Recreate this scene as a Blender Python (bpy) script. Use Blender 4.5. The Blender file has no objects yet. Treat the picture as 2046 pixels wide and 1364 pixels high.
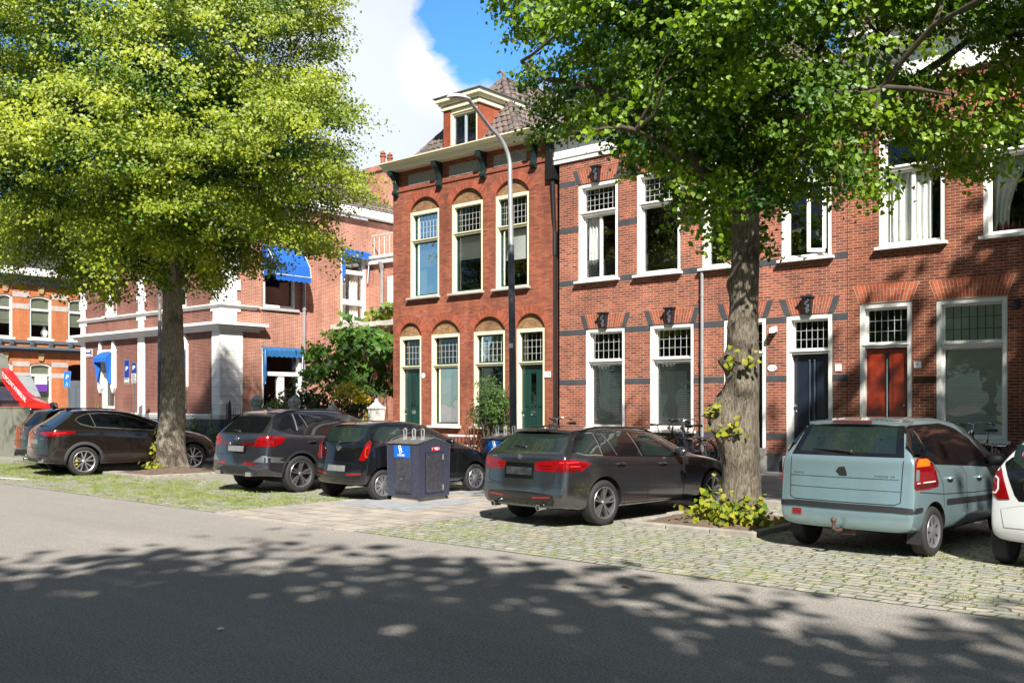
import bpy, bmesh, math, random
import numpy as np
from math import sin, cos, pi, radians, atan, sqrt
from mathutils import Vector, Matrix
from mathutils.geometry import tessellate_polygon, delaunay_2d_cdt
from mathutils.bvhtree import BVHTree
random.seed(11); rng = np.random.default_rng(11)
SC = bpy.context.scene
COL = SC.collection
# ---------------------------------------------------------------- survey of the place (metres; facades along X, street side is -Y)
K = 1.80/1.77
FL, CU, HV, EYE = 1900.0, 1023.0, 806.0, 1.80     # focal length (px of 2046), centre column, horizon row, eye height
YAW = atan(1635/1900.0); CY_, SY_ = cos(YAW), sin(YAW)
F = 21.8*K                                        # building line
def ray(u, v):
    a = (u-CU)/FL
    return (a*CY_-SY_, a*SY_+CY_, (HV-v)/FL)
def onY(u, v, Y):
    d = ray(u, v); t = Y/d[1]; return (t*d[0], Y, EYE+t*d[2])
def onX(u, v, X):
    d = ray(u, v); t = X/d[0]; return (X, t*d[1], EYE+t*d[2])
def onZ(u, v, z=0.0):
    d = ray(u, v); t = (z-EYE)/d[2]; return (t*d[0], t*d[1], z)
def proj(p):
    X = p[0]*CY_+p[1]*SY_; Z = -p[0]*SY_+p[1]*CY_
    return CU+FL*X/Z, HV-FL*(p[2]-EYE)/Z, Z
def fx(u, Y=F): return onY(u, HV, Y)[0]
def fz(u, v, Y=F): return onY(u, v, Y)[2]

# ---------------------------------------------------------------- objects
def tag(o, label=None, cat=None, group=None, kind=None):
    if label: o['label'] = label
    if cat: o['category'] = cat
    if group: o['group'] = group
    if kind: o['kind'] = kind
    return o
def thing(name, label, cat, loc=(0, 0, 0), rz=0.0, group=None):
    o = bpy.data.objects.new(name, None); COL.objects.link(o)
    o.location = loc; o.rotation_euler = (0, 0, rz); o.empty_display_size = .2
    return tag(o, label, cat, group)
def copy_tree(o, parent=None):
    c = o.copy(); COL.objects.link(c)
    if parent: c.parent = parent
    for ch in list(o.children): copy_tree(ch, c)
    return c
def link(name, me, mats, parent=None, off=None):
    o = bpy.data.objects.new(name, me); COL.objects.link(o)
    for m in (mats if isinstance(mats, (list, tuple)) else [mats]): me.materials.append(m)
    if parent is not None: o.parent = parent
    return o
def root_of(p):
    while p.parent: p = p.parent
    return p

class MB:
    """collects geometry for ONE mesh object"""
    def __init__(s): s.v = []; s.f = []; s.mi = []; s.m = 0
    def add(s, vs, fs):
        n = len(s.v); s.v += [tuple(v) for v in vs]
        for f in fs: s.f.append(tuple(i+n for i in f)); s.mi.append(s.m)
        return s
    def box(s, x0, x1, y0, y1, z0, z1):
        return s.add([(x0,y0,z0),(x1,y0,z0),(x1,y1,z0),(x0,y1,z0),(x0,y0,z1),(x1,y0,z1),(x1,y1,z1),(x0,y1,z1)],
                     [(0,3,2,1),(4,5,6,7),(0,1,5,4),(1,2,6,5),(2,3,7,6),(3,0,4,7)])
    def quad(s, a, b, c, d): return s.add([a, b, c, d], [(0,1,2,3)])
    def hexa(s, p8):       # bottom 4 ccw, top 4
        return s.add(p8, [(0,3,2,1),(4,5,6,7),(0,1,5,4),(1,2,6,5),(2,3,7,6),(3,0,4,7)])
    def prism(s, poly, f3, d):
        """poly 2D outline; f3(a,b,c) -> 3D; extrude c from 0 to d (d list [c0,c1])"""
        c0, c1 = d; n = len(poly)
        vs = [f3(a, b, c0) for a, b in poly]+[f3(a, b, c1) for a, b in poly]
        tr = tessellate_polygon([[Vector((a, b, 0)) for a, b in poly]])
        fs = [tuple(t) for t in tr]+[tuple(i+n for i in reversed(t)) for t in tr]
        fs += [(i, (i+1) % n, n+(i+1) % n, n+i) for i in range(n)]
        return s.add(vs, fs)
    def tube(s, pts, r, n=8, cap=True):
        pts = [Vector(p) for p in pts]; rs = r if isinstance(r, (list, tuple)) else [r]*len(pts)
        prev = None; base = len(s.v); fs = []
        vs = []
        for i, p in enumerate(pts):
            t = (pts[min(i+1, len(pts)-1)]-pts[max(i-1, 0)]).normalized()
            if prev is None:
                a = Vector((0, 0, 1)) if abs(t.z) < .9 else Vector((1, 0, 0))
                prev = t.cross(a).normalized()
            else:
                prev = (prev-t*prev.dot(t)).normalized()
            b = t.cross(prev)
            for k in range(n):
                q = 2*pi*k/n
                vs.append(p+(prev*cos(q)+b*sin(q))*rs[i])
        for i in range(len(pts)-1):
            for k in range(n):
                fs.append((i*n+k, i*n+(k+1) % n, (i+1)*n+(k+1) % n, (i+1)*n+k))
        if cap:
            fs.append(tuple(reversed(range(n)))); fs.append(tuple((len(pts)-1)*n+k for k in range(n)))
        return s.add(vs, fs)
    def lathe(s, prof, o=(0, 0, 0), ax='z', n=24, a0=0, a1=2*pi):
        """prof: list of (radius, height)"""
        full = abs(a1-a0-2*pi) < 1e-6; m = n if full else n+1; vs = []
        for r, h in prof:
            for k in range(m):
                q = a0+(a1-a0)*k/n
                x, y = r*cos(q), r*sin(q)
                p = (x, y, h) if ax == 'z' else ((h, x, y) if ax == 'x' else (y, h, x))
                vs.append((p[0]+o[0], p[1]+o[1], p[2]+o[2]))
        fs = []
        for i in range(len(prof)-1):
            for k in range(n):
                k2 = (k+1) % m
                fs.append((i*m+k, i*m+k2, (i+1)*m+k2, (i+1)*m+k))
        return s.add(vs, fs)
    def ball(s, c, r, n=10, m=7):
        rx, ry, rz = r if isinstance(r, (list, tuple)) else (r, r, r)
        vs = [(c[0], c[1], c[2]-rz)]; fs = []
        for i in range(1, m):
            q = -pi/2+pi*i/m
            for k in range(n): a = 2*pi*k/n; vs.append((c[0]+rx*cos(q)*cos(a), c[1]+ry*cos(q)*sin(a), c[2]+rz*sin(q)))
        vs.append((c[0], c[1], c[2]+rz)); T = len(vs)-1
        for k in range(n): fs.append((0, 1+(k+1) % n, 1+k)); fs.append((T, 1+(m-2)*n+k, 1+(m-2)*n+(k+1) % n))
        for i in range(m-2):
            for k in range(n): fs.append((1+i*n+k, 1+i*n+(k+1) % n, 1+(i+1)*n+(k+1) % n, 1+(i+1)*n+k))
        return s.add(vs, fs)
    def build(s, name, mats, parent=None, smooth=None, bevel=0, world=False, kind=None, seg=2):
        me = bpy.data.meshes.new(name)
        vs = s.v
        if world and parent is not None:
            l = root_of(parent).location; vs = [(a-l[0], b-l[1], c-l[2]) for a, b, c in vs]
        me.from_pydata(vs, [], s.f)
        me.polygons.foreach_set('material_index', s.mi)
        bm = bmesh.new(); bm.from_mesh(me)
        if bevel:
            bmesh.ops.remove_doubles(bm, verts=bm.verts, dist=1e-5)
            es = [e for e in bm.edges if len(e.link_faces) == 2 and e.calc_face_angle(0) > radians(40)]
            bmesh.ops.bevel(bm, geom=es, offset=bevel, segments=seg, affect='EDGES', profile=.5, clamp_overlap=True)
        bmesh.ops.recalc_face_normals(bm, faces=bm.faces)
        bm.to_mesh(me); bm.free()
        if smooth is not None:
            me.polygons.foreach_set('use_smooth', [True]*len(me.polygons)); me.set_sharp_from_angle(angle=radians(smooth))
        o = link(name, me, mats, parent)
        if kind: o['kind'] = kind
        return o
def text_mesh(name, txt, size, mat, parent, M4, extrude=.002, align='CENTER'):
    cu = bpy.data.curves.new(name, 'FONT'); cu.body = txt; cu.size = size; cu.align_x = align; cu.align_y = 'CENTER'; cu.extrude = extrude
    t = bpy.data.objects.new(name, cu); COL.objects.link(t)
    me = bpy.data.meshes.new_from_object(t.evaluated_get(bpy.context.evaluated_depsgraph_get()))
    bpy.data.objects.remove(t); me.materials.clear(); me.transform(M4)
    return link(name, me, mat, parent)
def facing(loc, n):
    """matrix for flat XY shapes to stand upright at loc with outward normal n (horizontal)"""
    z = Vector(n).normalized(); y = Vector((0, 0, 1)); x = y.cross(z)
    m = Matrix((x, y, z)).transposed().to_4x4(); m.translation = Vector(loc); return m

# ---------------------------------------------------------------- materials
MT = {}
def mat(name, col=(.5, .5, .5), rough=.6, metal=0.0, var=.12, vscale=3.0, bump=0.0, bscale=60.0, coat=0.0, spec=.5, island=0.0, emit=None):
    if name in MT: return MT[name]
    m = bpy.data.materials.new(name); m.use_nodes = True; nt = m.node_tree; N = nt.nodes; L = nt.links
    b = N['Principled BSDF']; b.inputs['Roughness'].default_value = rough; b.inputs['Metallic'].default_value = metal
    b.inputs['Coat Weight'].default_value = coat; b.inputs['Coat Roughness'].default_value = .04; b.inputs['Specular IOR Level'].default_value = spec
    tc = N.new('ShaderNodeTexCoord'); no = N.new('ShaderNodeTexNoise'); no.inputs['Scale'].default_value = vscale; no.inputs['Detail'].default_value = 6
    L.new(tc.outputs['Object'], no.inputs['Vector'])
    mp = N.new('ShaderNodeMapRange'); mp.inputs[1].default_value = .3; mp.inputs[2].default_value = .7
    mp.inputs[3].default_value = 1-var; mp.inputs[4].default_value = 1+var; L.new(no.outputs['Fac'], mp.inputs[0])
    hs = N.new('ShaderNodeMix'); hs.data_type = 'RGBA'; hs.blend_type = 'MULTIPLY'; hs.inputs[0].default_value = 1
    hs.inputs[6].default_value = (*col, 1)
    src = mp.outputs[0]
    if island:
        ge = N.new('ShaderNodeNewGeometry'); m2 = N.new('ShaderNodeMapRange'); m2.inputs[3].default_value = 1-island; m2.inputs[4].default_value = 1+island
        L.new(ge.outputs['Random Per Island'], m2.inputs[0]); mu = N.new('ShaderNodeMath'); mu.operation = 'MULTIPLY'
        L.new(src, mu.inputs[0]); L.new(m2.outputs[0], mu.inputs[1]); src = mu.outputs[0]
    L.new(src, hs.inputs[7]); L.new(hs.outputs[2], b.inputs['Base Color'])
    if bump:
        n2 = N.new('ShaderNodeTexNoise'); n2.inputs['Scale'].default_value = bscale; n2.inputs['Detail'].default_value = 4
        L.new(tc.outputs['Object'], n2.inputs['Vector']); bp = N.new('ShaderNodeBump'); bp.inputs['Strength'].default_value = bump; bp.inputs['Distance'].default_value = .01
        L.new(n2.outputs['Fac'], bp.inputs['Height']); L.new(bp.outputs[0], b.inputs['Normal'])
    if emit:
        b.inputs['Emission Color'].default_value = (*emit[0], 1); b.inputs['Emission Strength'].default_value = emit[1]
    MT[name] = m; return m

def wall_uv(nt):
    """(along-wall, height) coordinates from position, for walls along X or Y"""
    N = nt.nodes; L = nt.links
    g = N.new('ShaderNodeNewGeometry'); sp = N.new('ShaderNodeSeparateXYZ'); L.new(g.outputs['Position'], sp.inputs[0])
    sn = N.new('ShaderNodeSeparateXYZ'); L.new(g.outputs['True Normal'], sn.inputs[0])
    ab = N.new('ShaderNodeMath'); ab.operation = 'ABSOLUTE'; L.new(sn.outputs[0], ab.inputs[0])
    gt = N.new('ShaderNodeMath'); gt.operation = 'GREATER_THAN'; gt.inputs[1].default_value = .6; L.new(ab.outputs[0], gt.inputs[0])
    mx = N.new('ShaderNodeMix'); L.new(gt.outputs[0], mx.inputs[0]); L.new(sp.outputs[0], mx.inputs[2]); L.new(sp.outputs[1], mx.inputs[3])
    cb = N.new('ShaderNodeCombineXYZ'); L.new(mx.outputs[0], cb.inputs[0]); L.new(sp.outputs[2], cb.inputs[1])
    return cb.outputs[0], g
def brick(name, c1, c2, mortar, ms=.010, bw=.215, rh=.064, dark=.35, stain=.25, hue=None):
    if name in MT: return MT[name]
    m = bpy.data.materials.new(name); m.use_nodes = True; nt = m.node_tree; N = nt.nodes; L = nt.links
    b = N['Principled BSDF']; b.inputs['Roughness'].default_value = .85; b.inputs['Specular IOR Level'].default_value = .25
    uv, g = wall_uv(nt)
    # slightly wavy courses
    wn = N.new('ShaderNodeTexNoise'); wn.inputs['Scale'].default_value = 5.0; wn.inputs['Detail'].default_value = 2; L.new(uv, wn.inputs['Vector'])
    vm = N.new('ShaderNodeVectorMath'); vm.operation = 'MULTIPLY_ADD'; L.new(wn.outputs['Color'], vm.inputs[0]); vm.inputs[1].default_value = (.012, .008, 0); L.new(uv, vm.inputs[2])
    bt = N.new('ShaderNodeTexBrick'); bt.inputs['Scale'].default_value = 1; bt.inputs['Brick Width'].default_value = bw; bt.inputs['Row Height'].default_value = rh
    bt.inputs['Mortar Size'].default_value = ms; bt.inputs['Mortar Smooth'].default_value = .15; bt.inputs['Bias'].default_value = 0
    bt.offset = .5; bt.inputs['Color1'].default_value = (*c1, 1); bt.inputs['Color2'].default_value = (*c2, 1); bt.inputs['Mortar'].default_value = (*mortar, 1)
    L.new(vm.outputs[0], bt.inputs['Vector'])
    # a few much darker, over-fired bricks
    b2 = N.new('ShaderNodeTexBrick'); b2.inputs['Scale'].default_value = 1; b2.inputs['Brick Width'].default_value = bw; b2.inputs['Row Height'].default_value = rh
    b2.inputs['Mortar Size'].default_value = 0; b2.offset = .5; b2.inputs['Color1'].default_value = (0, 0, 0, 1); b2.inputs['Color2'].default_value = (1, 1, 1, 1)
    mpv = N.new('ShaderNodeVectorMath'); mpv.operation = 'ADD'; mpv.inputs[1].default_value = (bw*2*31, rh*2*57, 0); L.new(vm.outputs[0], mpv.inputs[0]); L.new(mpv.outputs[0], b2.inputs['Vector'])
    mr = N.new('ShaderNodeMapRange'); mr.inputs[1].default_value = .62; mr.inputs[2].default_value = .95; mr.inputs[3].default_value = 0; mr.inputs[4].default_value = dark; L.new(b2.outputs['Color'], mr.inputs[0])
    notm = N.new('ShaderNodeMath'); notm.operation = 'SUBTRACT'; notm.inputs[0].default_value = 1; L.new(bt.outputs['Fac'], notm.inputs[1])
    mm = N.new('ShaderNodeMath'); mm.operation = 'MULTIPLY'; L.new(mr.outputs[0], mm.inputs[0]); L.new(notm.outputs[0], mm.inputs[1])
    mx = N.new('ShaderNodeMix'); mx.data_type = 'RGBA'; L.new(mm.outputs[0], mx.inputs[0]); L.new(bt.outputs['Color'], mx.inputs[6]); mx.inputs[7].default_value = (c2[0]*.35, c2[1]*.5, c2[2]*.7, 1)
    # weathering patches
    no = N.new('ShaderNodeTexNoise'); no.inputs['Scale'].default_value = .7; no.inputs['Detail'].default_value = 7; no.inputs['Roughness'].default_value = .65; L.new(g.outputs['Position'], no.inputs['Vector'])
    m3 = N.new('ShaderNodeMapRange'); m3.inputs[1].default_value = .3; m3.inputs[2].default_value = .7; m3.inputs[3].default_value = 1-stain; m3.inputs[4].default_value = 1+stain; L.new(no.outputs['Fac'], m3.inputs[0])
    ml = N.new('ShaderNodeMix'); ml.data_type = 'RGBA'; ml.blend_type = 'MULTIPLY'; ml.inputs[0].default_value = 1; L.new(mx.outputs[2], ml.inputs[6]); L.new(m3.outputs[0], ml.inputs[7])
    ms_ = N.new('ShaderNodeMapping'); ms_.inputs['Scale'].default_value = (2.6, 2.6, .28); L.new(g.outputs['Position'], ms_.inputs['Vector']); ns = N.new('ShaderNodeTexNoise'); ns.inputs['Scale'].default_value = 1; ns.inputs['Detail'].default_value = 8; ns.inputs['Roughness'].default_value = .7; L.new(ms_.outputs[0], ns.inputs['Vector'])
    m4 = N.new('ShaderNodeMapRange'); m4.inputs[1].default_value = .36; m4.inputs[2].default_value = .62; m4.inputs[3].default_value = .78; m4.inputs[4].default_value = 1.08; L.new(ns.outputs['Fac'], m4.inputs[0])
    m5 = N.new('ShaderNodeMix'); m5.data_type = 'RGBA'; m5.blend_type = 'MULTIPLY'; m5.inputs[0].default_value = 1; L.new(ml.outputs[2], m5.inputs[6]); L.new(m4.outputs[0], m5.inputs[7])
    L.new(m5.outputs[2], b.inputs['Base Color'])
    bp = N.new('ShaderNodeBump'); bp.inputs['Strength'].default_value = .5; bp.inputs['Distance'].default_value = .006; L.new(notm.outputs[0], bp.inputs['Height']); L.new(bp.outputs[0], b.inputs['Normal'])
    MT[name] = m; return m
def glass(name, tint=(.75, .82, .8), refl=1.0, rough=.01, wav=.004, base=.09):
    """window pane: see-through with strong sky and tree reflections"""
    if name in MT: return MT[name]
    m = bpy.data.materials.new(name); m.use_nodes = True; nt = m.node_tree; N = nt.nodes; L = nt.links
    N.remove(N['Principled BSDF']); out = N['Material Output']
    fr = N.new('ShaderNodeFresnel'); fr.inputs['IOR'].default_value = 1.5
    mu = N.new('ShaderNodeMath'); mu.operation = 'MULTIPLY_ADD'; mu.inputs[1].default_value = refl; mu.inputs[2].default_value = base; mu.use_clamp = True; L.new(fr.outputs[0], mu.inputs[0])
    gl = N.new('ShaderNodeBsdfGlossy'); gl.inputs['Roughness'].default_value = rough
    tr = N.new('ShaderNodeBsdfTransparent'); tr.inputs['Color'].default_value = (*tint, 1)
    tc = N.new('ShaderNodeTexCoord'); no = N.new('ShaderNodeTexNoise'); no.inputs['Scale'].default_value = 1.6; L.new(tc.outputs['Object'], no.inputs['Vector'])
    bp = N.new('ShaderNodeBump'); bp.inputs['Strength'].default_value = 1; bp.inputs['Distance'].default_value = wav; L.new(no.outputs['Fac'], bp.inputs['Height']); L.new(bp.outputs[0], gl.inputs['Normal'])
    ms = N.new('ShaderNodeMixShader'); L.new(mu.outputs[0], ms.inputs[0]); L.new(tr.outputs[0], ms.inputs[1]); L.new(gl.outputs[0], ms.inputs[2]); L.new(ms.outputs[0], out.inputs[0])
    MT[name] = m; return m
# ---------------------------------------------------------------- shared building materials
CREAM = mat('cream_paint', (.80, .74, .52), .45, var=.05, bump=.05, bscale=9)
WHITE = mat('white_paint', (.80, .79, .74), .42, var=.05, bump=.05, bscale=9)
DKGRN = mat('dark_green_paint', (.010, .040, .032), .25, var=.1)
NAVY = mat('navy_door_paint', (.012, .018, .032), .22, var=.1)
REDWD = mat('varnished_red_wood', (.27, .028, .008), .32, var=.35, vscale=6, coat=.3)
STONE = mat('dark_blue_stone', (.055, .058, .066), .7, var=.2, bump=.2)
GREYST = mat('grey_sill_stone', (.40, .39, .37), .7, var=.15, bump=.2)
STEPST = mat('pale_step_stone', (.30, .29, .27), .8, var=.2, bump=.3)
BLACKM = mat('black_iron', (.012, .013, .014), .4, var=.2)
ORNGRN = mat('bronze_green_iron', (.012, .03, .028), .35, var=.3, bump=.3, bscale=30)
PANEL = mat('pebbled_panel', (.30, .28, .25), .9, var=.6, vscale=38, bump=1, bscale=70)
LEADM = mat('lead_strip', (.45, .46, .46), .5, var=.1)
GLS = glass('window_glass', (.88, .91, .89), .9, .01, .004, .05)
LEADGL = glass('leaded_glass', (.42, .45, .45), 1.0, .05, .012, .10)
CURT = mat('pale_curtain', (.78, .78, .74), .9, var=.08)
BLINDM = mat('slatted_blind', (.50, .53, .51), .7, var=.06)
ROLLER = mat('white_roller_blind', (.72, .73, .72), .9, var=.03)
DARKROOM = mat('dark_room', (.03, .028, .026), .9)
ZINC = mat('zinc_pipe', (.36, .36, .37), .45, metal=.4, var=.12)
TILE = mat('brown_roof_tile', (.135, .105, .092), .75, var=.25, vscale=5, bump=.3, island=.3)
CHROME = mat('chrome', (.75, .76, .78), .12, metal=1, var=.03)
ENAMEL = mat('white_enamel', (.82, .83, .82), .25, var=.02)
BRA = brick('brown_red_brick', (.37, .115, .060), (.235, .070, .043), (.20, .095, .068), .006, .20, .060, dark=.4)
BRB = brick('light_red_brick', (.37, .105, .058), (.20, .060, .042), (.46, .31, .22), .0075, .215, .066, dark=.55)
BRC = brick('orange_red_brick', (.31, .082, .040), (.18, .050, .030), (.40, .26, .18), .0075, .215, .066, dark=.5)
BRTY = brick('yellow_brown_brick', (.36, .20, .09), (.22, .11, .055), (.22, .15, .09), .007, .11, .055, dark=.3)
VOUS = mat('arch_brick', (.31, .078, .040), .85, var=.15, vscale=8, island=.28, bump=.2)
VOUSC = mat('orange_arch_brick', (.37, .085, .036), .85, var=.15, vscale=8, island=.25, bump=.2)
MORT = mat('lime_mortar', (.46, .34, .25), .95, var=.1)
MORTD = mat('dark_mortar', (.20, .085, .06), .95, var=.1)

def wall(name, outline, holes, y, rd, m, root, th=.0):
    """front wall at plane y with openings and their reveals of depth rd"""
    mb = MB(); polys = [[Vector((a, b, 0)) for a, b in outline]]+[[Vector((a, b, 0)) for a, b in h] for h in holes]
    flat = [p for q in polys for p in q]
    mb.add([(p.x, y, p.y) for p in flat], [tuple(t) for t in tessellate_polygon(polys)])
    for h in holes:
        n = len(h)
        mb.add([(a, y, b) for a, b in h]+[(a, y+rd, b) for a, b in h], [(i, (i+1) % n, n+(i+1) % n, n+i) for i in range(n)])
    me = bpy.data.meshes.new(name); l = root.location
    me.from_pydata([(a-l[0], b-l[1], c-l[2]) for a, b, c in mb.v], [], mb.f)
    bm = bmesh.new(); bm.from_mesh(me); bmesh.ops.remove_doubles(bm, verts=bm.verts, dist=1e-5); bmesh.ops.recalc_face_normals(bm, faces=bm.faces)
    # make the front face the street
    s = sum(f.normal.y*f.calc_area() for f in bm.faces if abs(f.normal.y) > .9)
    if s > 0: bmesh.ops.reverse_faces(bm, faces=bm.faces)
    bm.to_mesh(me); bm.free()
    return link(name, me, m, root)
def rect(x0, x1, z0, z1): return [(x0, z0), (x1, z0), (x1, z1), (x0, z1)]
def arc_pts(x0, x1, zs, zc, n=14):
    w = (x1-x0)/2; h = zc-zs; R = (w*w+h*h)/(2*h); cz = zc-R; cx = (x0+x1)/2; a = math.asin(min(1, w/R))
    if h > w: a = pi-a
    return [(cx+R*sin(a-2*a*i/n), cz+R*cos(a-2*a*i/n)) for i in range(n+1)], (cx, cz, R, a)
def arched(x0, x1, z0, zs, zc):
    return [(x0, z0), (x1, z0)]+arc_pts(x0, x1, zs, zc)[0]
def ring(root, x0, x1, zs, zc, t, y, n, m, name='brick_arch', gap=.012):
    _, (cx, cz, R, a) = arc_pts(x0, x1, zs, zc)
    mb = MB(); a2 = a+.05
    for i in range(n):
        q0 = -a2+2*a2*i/n+gap/2/R; q1 = -a2+2*a2*(i+1)/n-gap/2/R
        p = [(cx+R*sin(q0), cz+R*cos(q0)), (cx+R*sin(q1), cz+R*cos(q1)), (cx+(R+t)*sin(q1), cz+(R+t)*cos(q1)), (cx+(R+t)*sin(q0), cz+(R+t)*cos(q0))]
        mb.prism(p, lambda A, B, c: (A, c, B), (y-.004, y+.05))
    return mb.build(name, m, root, world=True)
def fan(root, x0, x1, z0, z1, spread, y, n, m, rise=0.0, skip=(), name='brick_lintel', gap=.013, proud=.004):
    """flat arch of splayed bricks"""
    mb = MB(); cx = (x0+x1)/2
    def X(t, k): return x0+(x1-x0)*t + k*spread*(2*t-1)
    for i in range(n):
        t0, t1 = i/n, (i+1)/n
        if any(a <= (t0+t1)/2 <= b for a, b in skip): continue
        cut = .62 if i % 2 else .38
        for k0, k1 in ((0, cut-.015), (cut+.015, 1)):
            dz = lambda t: rise*(1-(2*t-1)**2)
            g = gap/2
            p = [(X(t0, k0)+g, z0+(z1-z0)*k0+dz(t0)), (X(t1, k0)-g, z0+(z1-z0)*k0+dz(t1)), (X(t1, k1)-g, z0+(z1-z0)*k1+dz(t1)), (X(t0, k1)+g, z0+(z1-z0)*k1+dz(t0))]
            mb.prism(p, lambda A, B, c: (A, c, B), (y-proud, y+.05))
    return mb.build(name, m, root, world=True)

def leads(x0, x1, z0, z1, nc, nr, y, parent, w=.010, m=None):
    mb = MB()
    for i in range(1, nc): x = x0+(x1-x0)*i/nc; mb.box(x-w/2, x+w/2, y-.006, y+.002, z0, z1)
    for j in range(1, nr):
        z = z0+(z1-z0)*j/nr; mb.box(x0, x1, y-.005, y+.002, z-w/2, z+w/2)
    return mb.build('lead_strips', m or LEADM, parent, world=True)
def curtain(x0, x1, z0, z1, y, parent, m=None, waves=7, amp=.035, gather=0.0, name='curtain'):
    mb = MB(); n = waves*8; rows = 8; vs = []
    for j in range(rows+1):
        t = j/rows; z = z1+(z0-z1)*t
        xr = x1-(x1-x0)*gather*sin(pi*min(1, t*1.2)*.5)
        for i in range(n+1):
            s = i/n; vs.append((x0+(xr-x0)*s, y+amp*sin(s*waves*2*pi+.5*sin(3*t))*(1+.3*sin(7*s)), z))
    mb.add(vs, [(j*(n+1)+i, j*(n+1)+i+1, (j+1)*(n+1)+i+1, (j+1)*(n+1)+i) for j in range(rows) for i in range(n)])
    return mb.build(name, m or CURT, parent, smooth=60, world=True)
def blind(x0, x1, z0, z1, y, parent, pitch=.035, tilt=.9, m=None):
    mb = MB(); z = z0
    while z < z1:
        mb.box(x0, x1, y, y+.004, z, z+pitch*tilt); z += pitch
    mb.box(x0, x1, y-.012, y+.02, z1-.03, z1)
    return mb.build('slatted_blind', m or BLINDM, parent, world=True)
def window(root, x0, x1, z0, z1, y, tr=None, lead=(6, 3), mull=False, fm=None, sm=None, jw=.085, rec=.03, fd=.22, sill=True, sm2=None, upper='lead',
           sillm=None, sw=.045, name='window', low=True, label=None, silld=.15, headh=None):
    """frame as the part; sashes, panes, lead strips, sill as its sub-parts. tr = transom height"""
    fm = fm or WHITE; sm = sm or fm; hh = headh or jw
    f = MB(); ya, yb = y+rec, y+rec+fd
    f.box(x0, x0+jw, ya, yb, z0, z1); f.box(x1-jw, x1, ya, yb, z0, z1); f.box(x0+jw, x1-jw, ya, yb, z1-hh, z1)
    if low: f.box(x0+jw, x1-jw, ya+.03, yb, z0, z0+.06)
    if tr:
        f.box(x0+jw, x1-jw, ya+.02, yb, tr-.045, tr+.045); f.box(x0+jw*.6, x1-jw*.6, ya-.02, ya+.02, tr+.012, tr+.045)
    w = f.build(name, fm, root, world=True, bevel=.006)
    if label: w['label'] = label
    a, b = x0+jw, x1-jw; yg = yb-.06
    def sash(za, zb, m, lead=None, split=False, g=None):
        s = MB(); s.box(a, a+sw, yg-.03, yg+.03, za, zb); s.box(b-sw, b, yg-.03, yg+.03, za, zb)
        s.box(a+sw, b-sw, yg-.03, yg+.03, za, za+sw*1.2); s.box(a+sw, b-sw, yg-.03, yg+.03, zb-sw, zb)
        if split: c = (a+b)/2; s.box(c-sw*.9, c+sw*.9, yg-.034, yg+.03, za+sw*1.2, zb-sw)
        s.build('sash', m, w, world=True, bevel=.004)
        p = MB(); p.quad((a+sw*.8, yg+.008, za+sw), (b-sw*.8, yg+.008, za+sw), (b-sw*.8, yg+.008, zb-sw*.8), (a+sw*.8, yg+.008, zb-sw*.8)); p.build('pane', g or GLS, w, world=True)
        if lead: leads(a+sw, b-sw, za+sw*1.2, zb-sw, lead[0], lead[1], yg+.004, w)
    zt = z1-hh
    if tr:
        sash(tr+.045, zt, sm2 or sm, lead if upper == 'lead' else None, upper == 'split', LEADGL if upper == 'lead' else None)
        if low: sash(z0+.06, tr-.045, sm, None, mull)
    elif low: sash(z0+.06, zt, sm, None, mull)
    if sill:
        s = MB(); s.box(x0-.06, x1+.06, y-silld, y+rec+.05, z0-.07, z0-.002); s.build('sill', sillm or fm, w, world=True, bevel=.008)
    return w, (a+sw, b-sw, yg)
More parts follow.
